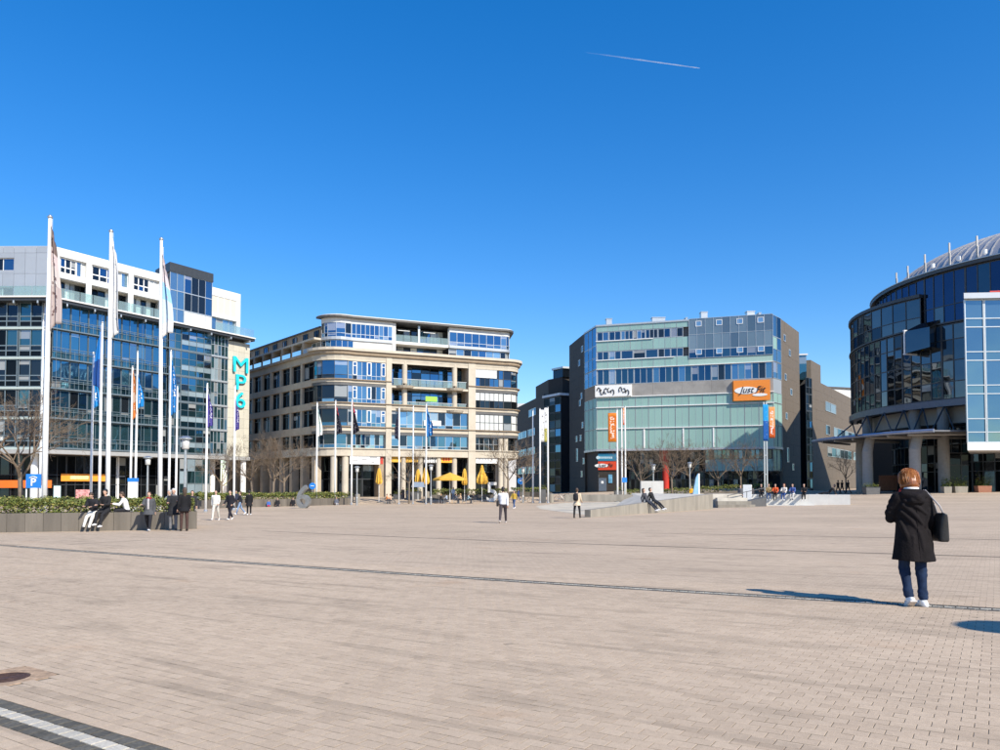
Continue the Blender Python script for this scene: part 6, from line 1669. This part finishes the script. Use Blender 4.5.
SIT = dict(seat=.45, hipL=86, kneeL=80, hipR=82, kneeR=84, shL=30, elL=50, shR=30, elR=55, lean=8, finL=-15, finR=-15)
SITX = dict(seat=.45, hipL=80, kneeL=55, hipR=84, kneeR=40, shL=-25, elL=10, shR=25, elR=50, lean=-8)
def stand(px, py, h, face, P, *a, **k):
    return person(ground(px, py), h, radians(face), P, *a, **k)
# --- the woman walking away
gw = ground(914, 606.3)
P_ = dict(hipR=-3, kneeR=4, hipL=9, kneeL=27, outL=-.5, outR=-.5, shR=-4, elR=34, abR=12, shL=14, elL=84, abL=13, finL=-30, nod=20, lean=2)
HW = 1.67
wm = empty('person', gw, radians(-4), 'woman walking away in long black coat, blue jeans and white shoes, with auburn bob', 'person'); wm.scale = (HW/1.75,)*3
J = skeleton(P_); pel, up = J['pel'], J['up']; T = lambda z, f=0: pel+up*z+Vector((0, f, 0)); h, hu = J['head'], J['hu']; fw = Vector((0, hu.z, -hu.y))
mb = MB()
loft(mb, [(T(-.08), .13, .09), (T(.1), .12, .085), (T(.28), .13, .09), (T(.42), .15, .09), (T(.5), .10, .07), (T(.53), .05, .05)])
mb.cap(T(.46), .052, J['neck']+hu*.06, .047)
for s in 'LR':
    mb.cap(J['hip'+s], .075, J['kn'+s], .052); mb.cap(J['kn'+s], .05, J['an'+s], .034); mb.cap(J['sh'+s], .048, J['el'+s], .036); mb.cap(J['el'+s], .035, J['wr'+s], .025)
    mb.cap(J['an'+s]+Vector((0, -.03, -.045)), .028, J['an'+s]+Vector((0, .1, -.055)), .024)
mb.ball(h+hu*.025, (.075, .095, .095), 14, 10); mb.cap(h-hu*.03+fw*.02, .066, h-hu*.075+fw*.045, .04); mb.cap(h+fw*.08+hu*.01, .012, h+fw*.106-hu*.025, .016, 8)
for s in (-1, 1): mb.ball(h+Vector((s*.078, 0, 0)), (.014, .024, .034), 8, 6)
bd = mb.build('body', [SKIN[2], M_eye, M_lip], wm); REMESH.append((bd, .014, 4)); det = MB()
for s, sg in (('L', -1), ('R', 1)): hand_geo(det, J['wr'+s], J['wr'+s]-J['el'+s], sg, .9)
for s in (-1, 1): det.ball(h+fw*.086+hu*.028+Vector((s*.032, 0, 0)), .0115, 8, 6, 1)
det.tube([h+fw*.092-hu*.055-Vector((.024, 0, 0)), h+fw*.097-hu*.056, h+fw*.092-hu*.055+Vector((.024, 0, 0))], .006, 5, 2)
DETAIL[bd.name] = det
M_coat = mat('coat_black', (.0085, .0065, .0072), .85, var=.35, scale=6, bump=.3, spec=.18)
mb = MB(); n = 40; rr = random.Random(4)
prof = [(-.36, .262, .195), (-.30, .252, .187), (-.2, .236, .172), (-.08, .222, .158), (.04, .207, .145), (.14, .198, .138), (.26, .202, .138), (.36, .215, .14), (.43, .218, .135), (.475, .195, .12), (.51, .14, .10), (.545, .085, .085), (.56, .075, .08)]
vs = []
for (z, rx, ry) in prof:
    c = T(z) if z > 0 else pel+Vector((0, -.01+.05*z, z)); fold = max(0, (.3-z))*.055
    for k in range(n):
        a = 2*pi*k/n; q = 1 + fold*(sin(a*5+z*3)+.6*sin(a*9+1.3+z*5)) + .012*sin(z*38+a*3)*(1 if .05 < z < .4 else .3)
        vs.append((c.x+rx*q*cos(a), c.y+ry*q*sin(a), c.z+(.012*sin(a*2+1) if z == -.36 else 0)))
mb.add(vs, [(i*n+k, i*n+(k+1) % n, (i+1)*n+(k+1) % n, (i+1)*n+k) for i in range(len(prof)-1) for k in range(n)]+[tuple(range(n))[::-1], tuple(range((len(prof)-1)*n, len(prof)*n))])
for s in 'LR':
    mb.cap(J['sh'+s]+Vector((0, 0, -.01)), .086, J['el'+s], .069); mb.cap(J['el'+s], .068, J['wr'+s]-(J['wr'+s]-J['el'+s])*.05, .054)
    for t in (.3, .55, .8): c = J['sh'+s].lerp(J['el'+s], t); mb.cap(c+Vector((-.02, 0, .012)), .072, c+Vector((.02, 0, -.012)), .072)
# creases pulled across the back by the raised arm, and down the skirts
for (x0, z0_, x1, z1_, r_) in ((-.15, .36, .06, .12, .03), (-.17, .27, .0, .05, .028), (-.13, .42, .12, .25, .026), (-.18, .14, -.10, -.2, .03), (.02, .0, .05, -.32, .03), (.15, .02, .19, -.3, .032), (.17, .3, .10, .08, .026), (-.06, -.05, -.1, -.33, .028)):
    def bk(x, z): rx, ry = (.205, .14) if z > .05 else (.21-.12*z, .145-.13*z); return (T(z) if z > 0 else pel+Vector((0, 0, z)))+Vector((x, -ry*sqrt(max(.05, 1-(x/rx)**2))+.002, 0))
    mb.cap(bk(x0, z0_), r_, bk((x0+x1)/2+.012, (z0_+z1_)/2), r_*1.1); mb.cap(bk((x0+x1)/2+.012, (z0_+z1_)/2), r_*1.1, bk(x1, z1_), r_*.7)
# hood lying on the back, collar
mb.cap(T(.50, -.085)+Vector((-.12, .02, 0)), .062, T(.46, -.15), .062); mb.cap(T(.46, -.15), .062, T(.50, -.085)+Vector((.12, .02, 0)), .062); mb.cap(T(.42, -.14)+Vector((-.05, 0, 0)), .055, T(.42, -.14)+Vector((.05, 0, 0)), .055)
mb.tube([T(.54)+Vector((.095*cos(t*pi/8), .09*sin(t*pi/8), .0)) for t in range(17)], .035, 8)
REMESH.append((mb.build('coat', M_coat, wm), .010, 2))
# back seam
mb = MB(); mb.tube([T(.38, -.145), T(.2, -.142), pel+Vector((0.0, -.158, 0)), pel+Vector((0, -.21, -.34))], .004, 5); mb.build('back_seam', M_coat, wm)
mb = MB(); mb.tube([T(.575)+Vector((.07*cos(t*pi/8), .075*sin(t*pi/8), .0)) for t in range(17)], .022, 8); mb.build('white_collar', cm((.75, .75, .74)), wm, True)
M_jean = mat('jeans_blue', (.013, .026, .062), .85, var=.35, scale=14, bump=.4, spec=.2)
mb = MB(); loft(mb, [(T(-.14), .15, .115), (T(-.02), .16, .118), (T(.09), .145, .105)])
for s in 'LR':
    mb.cap(J['hip'+s], .092, J['kn'+s], .069); kn, an = J['kn'+s], J['an'+s]; mb.cap(kn, .068, an+Vector((0, 0, .03)), .05)
    for t in (.05, .2, .75, .88): c = kn.lerp(an, t); mb.cap(c+Vector((-.012, 0, .008)), .066-.014*t, c+Vector((.012, 0, -.004)), .066-.014*t)
REMESH.append((mb.build('jeans', M_jean, wm), .0125, 2))
for s in 'LR':
    f = J['an'+s]; pit = 2 if s == 'R' else -34
    fdir = Vector((0, cos(radians(pit)), sin(radians(pit)))); fup = Vector((0, -sin(radians(pit)), cos(radians(pit)))); o_ = f-fup*.045
    mb = MB(); mb.cap(o_-fdir*.055, .043, o_+fdir*.07, .046); mb.cap(o_+fdir*.07, .046, o_+fdir*.165-fup*.012, .034); mb.cap(f-fup*.01, .049, o_-fdir*.03, .046)
    sh_o = mb.build('shoe', cm((.72, .72, .71), .55), wm); REMESH.append((sh_o, .009, 2))
    m2 = MB(); 
    for dz in (0,): m2.hexa([o_-fdir*.10-fup*.046-Vector((.042, 0, 0)), o_-fdir*.10-fup*.046+Vector((.042, 0, 0)), o_+fdir*.19-fup*.046+Vector((.038, 0, 0)), o_+fdir*.19-fup*.046-Vector((.038, 0, 0)), o_-fdir*.10-fup*.028-Vector((.044, 0, 0)), o_-fdir*.10-fup*.028+Vector((.044, 0, 0)), o_+fdir*.195-fup*.028+Vector((.04, 0, 0)), o_+fdir*.195-fup*.028-Vector((.04, 0, 0))])
    m2.build('sole', cm((.55, .50, .46)), sh_o)
# bob: an undercoat plus a few hundred strands with their own curve
M_hair = mat('hair_auburn_bob', (.24, .075, .018), .38, var=.55, scale=55, spec=.6)
mb = MB(); hc = h+hu*.045-fw*.012; mb.ball(hc, (.106, .116, .104), 18, 12); mb.cap(hc-fw*.02, .104, h-hu*.06-fw*.035, .098)
for s in (-1, 1): mb.cap(hc+Vector((s*.055, 0, -.02)), .062, h-hu*.075+Vector((s*.078, .01, 0)), .048)
for i, v in enumerate(mb.v):
    q = Vector(v)-h; f_ = q.dot(fw); z_ = q.dot(hu)
    if f_ > .04 and z_ < .075: mb.v[i] = tuple(Vector(v)-fw*(f_-.04)*.95)
ho = mb.build('hair', M_hair, wm); REMESH.append((ho, .01, 2))
M_hair2 = mat('hair_copper_gold', (.40, .16, .045), .35, var=.4, scale=60, spec=.6)
mb = MB(); rr = random.Random(9)
for _ in range(900):
    a = rr.uniform(radians(140), radians(400)); t0 = rr.uniform(.0, 1.2); pts = []
    r0 = 1.03+rr.uniform(0, .07); ln = rr.uniform(.85, 1.08)
    for j in range(6):
        t = t0+(pi*.5-t0)*min(1, j/3) if j <= 3 else pi*.5
        q = hc + Vector((.112*sin(t)*cos(a), 0, 0))*r0 + fw*(.112*sin(t)*sin(a))*r0 + hu*(.104*cos(t))*r0
        if j > 3: q = q - hu*(.058*(j-3))*ln + Vector((.008*cos(a), 0, 0))*(j-3)*(1 if j == 4 else -.4) - fw*.006*(j-3)*sin(a)
        pts.append(q+Vector((rr.gauss(0, .002), rr.gauss(0, .002), 0)))
    mb.tube(pts, [.004, .005, .005, .0045, .0035, .0015], 3, m=int(rr.random() < .42), cap=False)
mb.build('hair_strands', [M_hair, M_hair2], wm)
# red scarf end at the neck
mb = MB(); mb.cap(T(.52, .02)+Vector((-.12, 0, 0)), .035, T(.56, .05)+Vector((-.10, 0, 0)), .03); mb.build('scarf', cm((.40, .03, .02)), wm, True)
# her bag
Mw = Matrix.LocRotScale(wm.location, wm.rotation_euler, wm.scale)
bc = Mw @ (pel+Vector((.315, -.06, .10))); bg = empty('handbag', bc, radians(-4), 'black leather tote bag hanging from the shoulder of the woman in the long coat', 'bag')
mb = MB(); vs = []; N_ = 24; rg = [(-.20, .05, .125), (-.185, .062, .14), (-.05, .06, .15), (.08, .05, .162), (.15, .035, .172)]
for z, rx, ry in rg:
    for k in range(N_):
        a = 2*pi*k/N_; c_, s_ = cos(a), sin(a); q = (abs(c_)**4+abs(s_)**4)**-.25; vs.append((rx*q*c_+.006*sin(9*z+a*3), ry*q*s_, z+.012*sin(a*2)*(z > .1)))
mb.add(vs, [(i*N_+k, i*N_+(k+1) % N_, (i+1)*N_+(k+1) % N_, (i+1)*N_+k) for i in range(len(rg)-1) for k in range(N_)]+[tuple(range(N_))[::-1], tuple(range((len(rg)-1)*N_, len(rg)*N_))]); o = mb.build('body', mat('black_leather', (.02, .02, .02), .35, var=.3, scale=8, bump=.3), bg, True); REMESH.append((o, .01, 2))
mb = MB(); shp = Mw @ (J['shR']+Vector((-.015, -.0, .095))) - bc
for dy in (-.10, .06): mb.tube([(0, dy, .14), (-.03, dy*.7, .24), (shp.x, shp.y+dy*.3, shp.z), (shp.x-.02, shp.y+.05+dy*.2, shp.z-.03)], .011, 6)
mb.build('strap', mat('grey_leather', (.33, .31, .31), .5), bg, True)
# a phone in the other hand
pc = Mw @ (J['wrL']+(J['wrL']-J['elL']).normalized()*.12); ph = empty('phone', pc, 0, 'phone held in front of the woman in the long coat', 'phone'); MB().box(-.035, .035, -.005, .005, -.07, .07).build('case', M_ink, ph)
# --- a lamp just outside the picture whose shadow falls into it
tipg = ground(1004, 628.5); lh = 4.4; off = Vector((sun_vec.x, sun_vec.y, 0)).normalized()*(lh/tan(SUN_EL)); pp = tipg+off; pp.z = gz(pp.x, pp.y)
e = empty('street_lamp', pp, 0, 'street lamp outside the picture whose round hood throws the shadow at the frame edge', 'street lamp', 'street lamps on the plaza')
MB().lathe([(.14, -.1), (.14, .9), (.085, 1.0), (.07, lh-.7)], 12).build('post', M_silver, e)
MB().lathe([(.16, lh-.7), (.2, lh-.65), (.22, lh-.18), (.18, lh-.14)], 14).build('lantern', MATS['lamp_glass'], e, True)
MB().lathe([(.4, lh-.14), (.4, lh-.06), (.12, lh+.06)], 20).build('hood', M_silver, e)
# --- middle of the plaza
e, J = stand(503, 523, 1.76, -8, WALK2, 'man in white shirt and dark grey trousers walking away with a black bag', (.74, .75, .78), (.06, .05, .055), 'black', (.5, .45, .42), bulk=1.08)
bag_on(e, J, 'shoulder', (.02, .02, .022), 'black shoulder bag of the man in the white shirt', -1)
stand(514, 508.5, 1.66, 150, WALK, 'person in yellow jacket and blue jeans walking behind the white shirt', (.45, .30, .05), (.05, .09, .2), 'black', bulk=1.05)
stand(518.5, 500.8, 1.7, 90, WALK2, 'person in dark blue walking past the bare flagpole', (.04, .07, .2), (.03, .06, .18), 'black')
e, J = stand(577, 518, 1.64, -25, dict(hipL=-4, hipR=6, outL=7, outR=7, shL=15, elL=60, shR=10, elR=40), 'woman in beige coat and black leggings standing with a backpack', (.58, .47, .34), (.02, .02, .022), 'brown', (.03, .03, .03), coat=.22, bulk=1.05)
bag_on(e, J, 'backpack', (.025, .025, .03), 'small black backpack on the woman in the beige coat')
# couple leaning back on the stage wall
def on_stage(px, back=.12):
    r = ray(px, 500); best = None
    for i in range(400):
        t = i/400; p = A+dv*L_*t
        if p.x/p.y >= (px-CX)/F: break
    return p+nv*back, A.z+hA+(B.z+hB-A.z-hA)*t
for px, lb, tp, lg, hr in ((648.5, 'person with long dark hair lounging on the stage wall in dark jacket', (.06, .06, .07), (.03, .035, .05), 'brown'), (655, 'person in black lounging on the stage wall with legs stretched out and white shoes', (.02, .02, .022), (.02, .022, .03), 'black')):
    p, zt_ = on_stage(px); p.z = gz(p.x, p.y)
    person(p, 1.74, radians(-125), dict(seat=max(.4, (zt_-p.z)*1.0), hipL=62, kneeL=18, hipR=56, kneeR=14, lean=-24, shL=-30, elL=20, shR=-20, elR=30, nod=10), lb, tp, lg, hr, (.75, .75, .75), long_hair=hr == 'brown')
# --- at the wall on the left
def at_wall(px, d=.0, w=.0):
    q = PW0.px(px); p = PW0.pt(q, w); p.z = gz(p.x, p.y); return p
person(at_wall(95, w=.12), 1.70, radians(180), dict(seat=.74, hipL=50, kneeL=20, hipR=56, kneeR=28, shL=22, elL=70, shR=22, elR=75, lean=14, nod=26, finL=-16, finR=-16), 'person in black jacket and white trousers leaning on the low wall looking down', (.02, .02, .024), (.62, .59, .53), 'brown', (.03, .03, .03), bulk=1.12)
person(at_wall(107, w=.08), 1.76, radians(172), dict(seat=.78, hipL=62, kneeL=48, hipR=72, kneeR=60, shL=22, elL=66, shR=20, elR=70, lean=4, nod=8, finL=-16, finR=-16), 'man in black jacket and black trousers sitting on the low wall with white shoes', (.02, .02, .022), (.022, .022, .025), 'black', (.7, .7, .7), bulk=1.1)
person(at_wall(126.5, w=-.45), 1.68, radians(112), dict(seat=.78, hipL=88, kneeL=80, hipR=95, kneeR=110, shL=38, elL=62, shR=40, elR=60, lean=16, nod=14), 'person in white jacket and black trousers sitting cross legged on top of the low wall', (.74, .73, .70), (.025, .025, .03), 'brown', (.7, .7, .7), bulk=1.1)
e, J = stand(148.5, 531, 1.62, 190, dict(WALK, elR=70, shR=30), 'woman in open grey jacket with red scarf and black trousers walking by the low wall', (.075, .078, .085), (.02, .02, .024), 'brown', (.72, .72, .72), coat=.2, under=(.42, .40, .40), scarf=(.30, .02, .03), bulk=1.12)
stand(173, 530.5, 1.70, 200, dict(STAND, shL=30, elL=80, shR=26, elR=70), 'bald elderly man in black coat and grey trousers standing with the group', (.022, .023, .027), (.16, .16, .17), 'white', (.04, .04, .04), coat=.3, scarf=(.12, .12, .13), bulk=1.1)
stand(169, 527.5, 1.66, 150, dict(STAND, shR=35, elR=60), 'person in pale grey jacket half hidden behind the elderly man in black', (.30, .31, .33), (.30, .30, .30), 'grey', (.1, .1, .1))
stand(184, 531, 1.74, 35, STAND, 'woman in short black dress coat and dark tights seen from behind', (.012, .012, .014), (.07, .04, .035), 'brown', (.03, .025, .02), coat=.16, long_hair=True, bare_leg=True)
stand(192, 521, 1.70, 195, WALK, 'man in dark jacket walking behind the woman in tights, white shoes', (.03, .03, .035), (.02, .02, .024), 'brown', (.7, .7, .7))
stand(215.5, 520.2, 1.72, 185, WALK2, 'person in white jacket and pale trousers walking across the plaza', (.70, .68, .62), (.55, .53, .48), 'black', (.72, .72, .72), bulk=1.1)
stand(230, 519.8, 1.72, 165, dict(WALK, elL=60), 'person in open black coat walking beside the one in white', (.015, .015, .022), (.02, .02, .03), 'black', (.72, .72, .72), coat=.22, bulk=1.15)
stand(240, 514.5, 1.68, 120, WALK, 'person in black top and light blue jeans walking by the hedge', (.03, .03, .035), (.20, .28, .42), 'brown', (.7, .7, .7))
stand(249, 515, 1.70, 30, STAND, 'person in black standing with back turned beside the blue jeans', (.012, .012, .014), (.014, .014, .016), 'black', (.7, .7, .7), coat=.3)
stand(236, 509, 1.75, 185, STAND, 'person in dark jacket standing near the purple flag pole', (.03, .035, .06), (.03, .03, .04), 'black')
# seated along the planter behind the number six
for px, col, lg, lb in ((266, (.05, .12, .35), (.45, .04, .09), 'child in blue top and pink trousers sitting against the planter wall'), (275, (.02, .02, .022), (.03, .03, .035), 'person in black sitting against the planter wall beside the child'), (290.5, (.015, .015, .018), (.02, .02, .022), 'person in black reclining against the planter wall by the number six'), (334, (.10, .11, .14), (.35, .35, .36), 'person with pale trousers sitting against the planter wall near the plant box')):
    q = PW1.px(px); p = PW1.pt(q, .42); p.z = gz(p.x, p.y)
    person(p, 1.7 if px != 266 else 1.35, radians(200), dict(seat=.12, hipL=78, kneeL=20, hipR=96, kneeR=70, lean=-10, shL=10, elL=40, shR=10, elR=30), lb, col, lg, 'black', (.1, .1, .1), voxel=.03)
# café guests
cf = [(386.5, 103, (.65, .26, .10), 'orange'), (391, 103.6, (.70, .45, .32), 'salmon'), (440.5, 103.5, (.03, .03, .035), 'black'), (447, 104.2, (.35, .42, .55), 'grey blue'), (455.5, 103.3, (.12, .13, .16), 'dark grey'), (461, 104, (.62, .44, .30), 'tan'), (468, 103.2, (.35, .50, .55), 'pale teal'), (474, 103.7, (.04, .04, .05), 'dark navy')]
for i, (px, Y, col, nm) in enumerate(cf):
    g = gp(px, Y); fc = radians(90 if i % 2 else -90)
    person(g, 1.70, fc, dict(SIT, seat=.47), 'guest in %s top sitting at a café table' % nm, col, (.04, .045, .06), ('brown', 'black', 'blond')[i % 3], (.1, .1, .1), voxel=.03, group='café guests')
    chair(g, fc, 'dark café chair under the guest in the %s top' % nm)
stand(453.3, 499.8, 1.74, 20, STAND, 'person in light blue shirt and jeans standing by the open umbrella', (.38, .50, .66), (.20, .28, .40), 'brown')
stand(403, 499.7, 1.70, 170, STAND, 'person in black standing between the dark plant boxes', (.02, .02, .024), (.03, .03, .05), 'black')
stand(408.5, 499.9, 1.66, 20, WALK, 'person in light jeans passing the long dark plant box', (.20, .22, .25), (.40, .45, .52), 'brown')
# --- on the white ledge
ML = Matrix.LocRotScale(lw.location, lw.rotation_euler, None)
cols = [((.02, .02, .024), (.03, .03, .035), 'black', 'black', 761), ((.30, .21, .10), (.05, .09, .2), 'brown', 'mustard', 768.3), ((.60, .10, .03), (.03, .03, .035), 'brown', 'orange red', 775), ((.62, .58, .52), (.03, .07, .22), 'auburn', 'cream', 784), ((.06, .10, .28), (.50, .49, .47), 'brown', 'navy', 792.5), ((.02, .02, .022), (.02, .02, .022), 'black', 'plain black zipped', 803.5)]
for i, (tp, lg, hr, nm, px) in enumerate(cols):
    for q in lin(0, LL, 500):
        w = ML @ Vector((q, .72, 0))
        if w.x/w.y >= (px-CX)/F: break
    w.z = lw.location.z+.12
    person(w, 1.68, lw.rotation_euler[2]+radians(180+R.uniform(-12, 12)), dict(SIT, seat=.84, hipL=84+R.uniform(-5, 5), kneeL=70, kneeR=78+R.uniform(-12, 8), lean=R.uniform(0, 14)), 'person in %s top sitting on the white ledge' % nm, tp, lg, hr, (.6, .6, .6) if i % 2 else (.05, .05, .05), long_hair=i in (1, 3))
w = ML @ Vector((LL*.70, 1.5, 0)); w.z = lw.location.z+.96
person(w, 1.70, lw.rotation_euler[2]+radians(80), dict(seat=.05, hipL=88, kneeL=8, hipR=92, kneeR=50, lean=-40, shL=-35, shR=-30), 'person in black reclining alone on the white ledge', (.02, .02, .022), (.02, .02, .025), 'black', (.5, .5, .5))
for px, lb, tp in ((740.5, 'person in grey in the shade behind the metal ramp', (.12, .12, .13)), (745.5, 'person in dark clothes in the shade behind the metal ramp', (.03, .03, .035)), (751, 'person with white cap in the shade behind the metal ramp', (.10, .09, .09))):
    person(gp(px, 70), 1.70, radians(150), STAND, lb, tp, (.03, .03, .04), 'white' if 'cap' in lb else 'brown', voxel=.03)
stand(691.5, 500.2, 1.68, 175, STAND, 'person in orange yellow jacket and jeans before the leaning pylon', (.70, .36, .03), (.05, .09, .2), 'brown', bulk=1.1)
for px, Y, lb in ((838, 96, 'dark figure walking in the shade, first of three under the canopy tip'), (842, 98, 'dark figure walking in the shade, second of three under the canopy tip'), (848, 97, 'dark figure walking in the shade, third of three under the canopy tip')):
    person(gp(px, Y), 1.74, radians(20), WALK, lb, (.02, .02, .024), (.02, .02, .024), 'black', (.1, .1, .1), voxel=.03)

# ------------------------------------------------------------------ bicycles
def bicycle(p, rz, label, col):
    e = empty('bicycle', p, rz, label, 'bicycle')
    for x in (-.52, .52):
        mb = MB(); mb.tube([(x+.33*cos(2*pi*k/20), 0, .34+.33*sin(2*pi*k/20)) for k in range(21)], .02, 6, cap=False); w = mb.build('wheel', M_ink, e)
        mb = MB()
        for k in range(8): mb.tube([(x, 0, .34), (x+.32*cos(2*pi*k/8), 0, .34+.32*sin(2*pi*k/8))], .004, 3)
        mb.build('spokes', M_silver, w)
    mb = MB()
    for a, b in (((-.52, 0, .34), (-.05, 0, .30)), ((-.05, 0, .30), (-.18, 0, .82)), ((-.18, 0, .78), (-.52, 0, .34)), ((-.05, 0, .30), (.38, 0, .78)), ((-.17, 0, .76), (.36, 0, .84)), ((.35, 0, .95), (.52, 0, .34))): mb.tube([a, b], .018, 6)
    mb.build('frame', cm(col, .4), e); MB().hexa([(-.32, -.07, .9), (-.06, -.02, .9), (-.06, .02, .9), (-.32, .07, .9), (-.32, -.07, .95), (-.06, -.02, .94), (-.06, .02, .94), (-.32, .07, .95)]).build('saddle', M_ink, e)
    mb = MB(); mb.tube([(.3, -.28, 1.02), (.36, -.1, 1.0), (.36, .1, 1.0), (.3, .28, 1.02)], .014, 6); mb.build('handlebar', M_silver, e)
    mb = MB(); mb.lathe([(.09, -.01), (.09, .01)], 12); o = mb.build('crank', M_silver, e); o.location = (-.05, 0, .3); o.rotation_euler = (pi/2, 0, 0)
bicycle(gp(560, 106), .3, 'bicycle parked in front of the dark brick wall', (.35, .35, .36))
bicycle(gp(566, 107), -.2, 'black bicycle leaning near the corner of the dark brick wall', (.03, .03, .03))
bicycle(gp(612, 104), .5, 'bicycle parked between the plant box and the club door', (.2, .2, .22))
bicycle(gp(526, 104), .1, 'bicycle standing beside the person in dark blue', (.05, .05, .06))

# ------------------------------------------------------------------ bake the remeshed figures
for o, vx, sm in REMESH:
    m = o.modifiers.new('remesh', 'REMESH'); m.mode = 'VOXEL'; m.voxel_size = vx; m.use_smooth_shade = True
    if sm: s_ = o.modifiers.new('smooth', 'SMOOTH'); s_.factor = .5; s_.iterations = sm
dg = bpy.context.evaluated_depsgraph_get()
baked = [(o, bpy.data.meshes.new_from_object(o.evaluated_get(dg))) for o, _, _ in REMESH]
for o, me in baked:
    o.modifiers.clear(); old = o.data; nm = old.name; mats = [m for m in old.materials]
    det = DETAIL.get(o.name)
    if det is not None:
        bmx = bmesh.new(); bmx.from_mesh(me); vs = [bmx.verts.new(v) for v in det.v]
        for f, mi in zip(det.f, det.m):
            try: fc = bmx.faces.new([vs[i] for i in f]); fc.material_index = mi; fc.smooth = True
            except ValueError: pass
        bmx.to_mesh(me); bmx.free()
    me.materials.clear()
    for m in mats: me.materials.append(m)
    o.data = me; bpy.data.meshes.remove(old); me.name = nm
    if 'detail' in o: del o['detail']
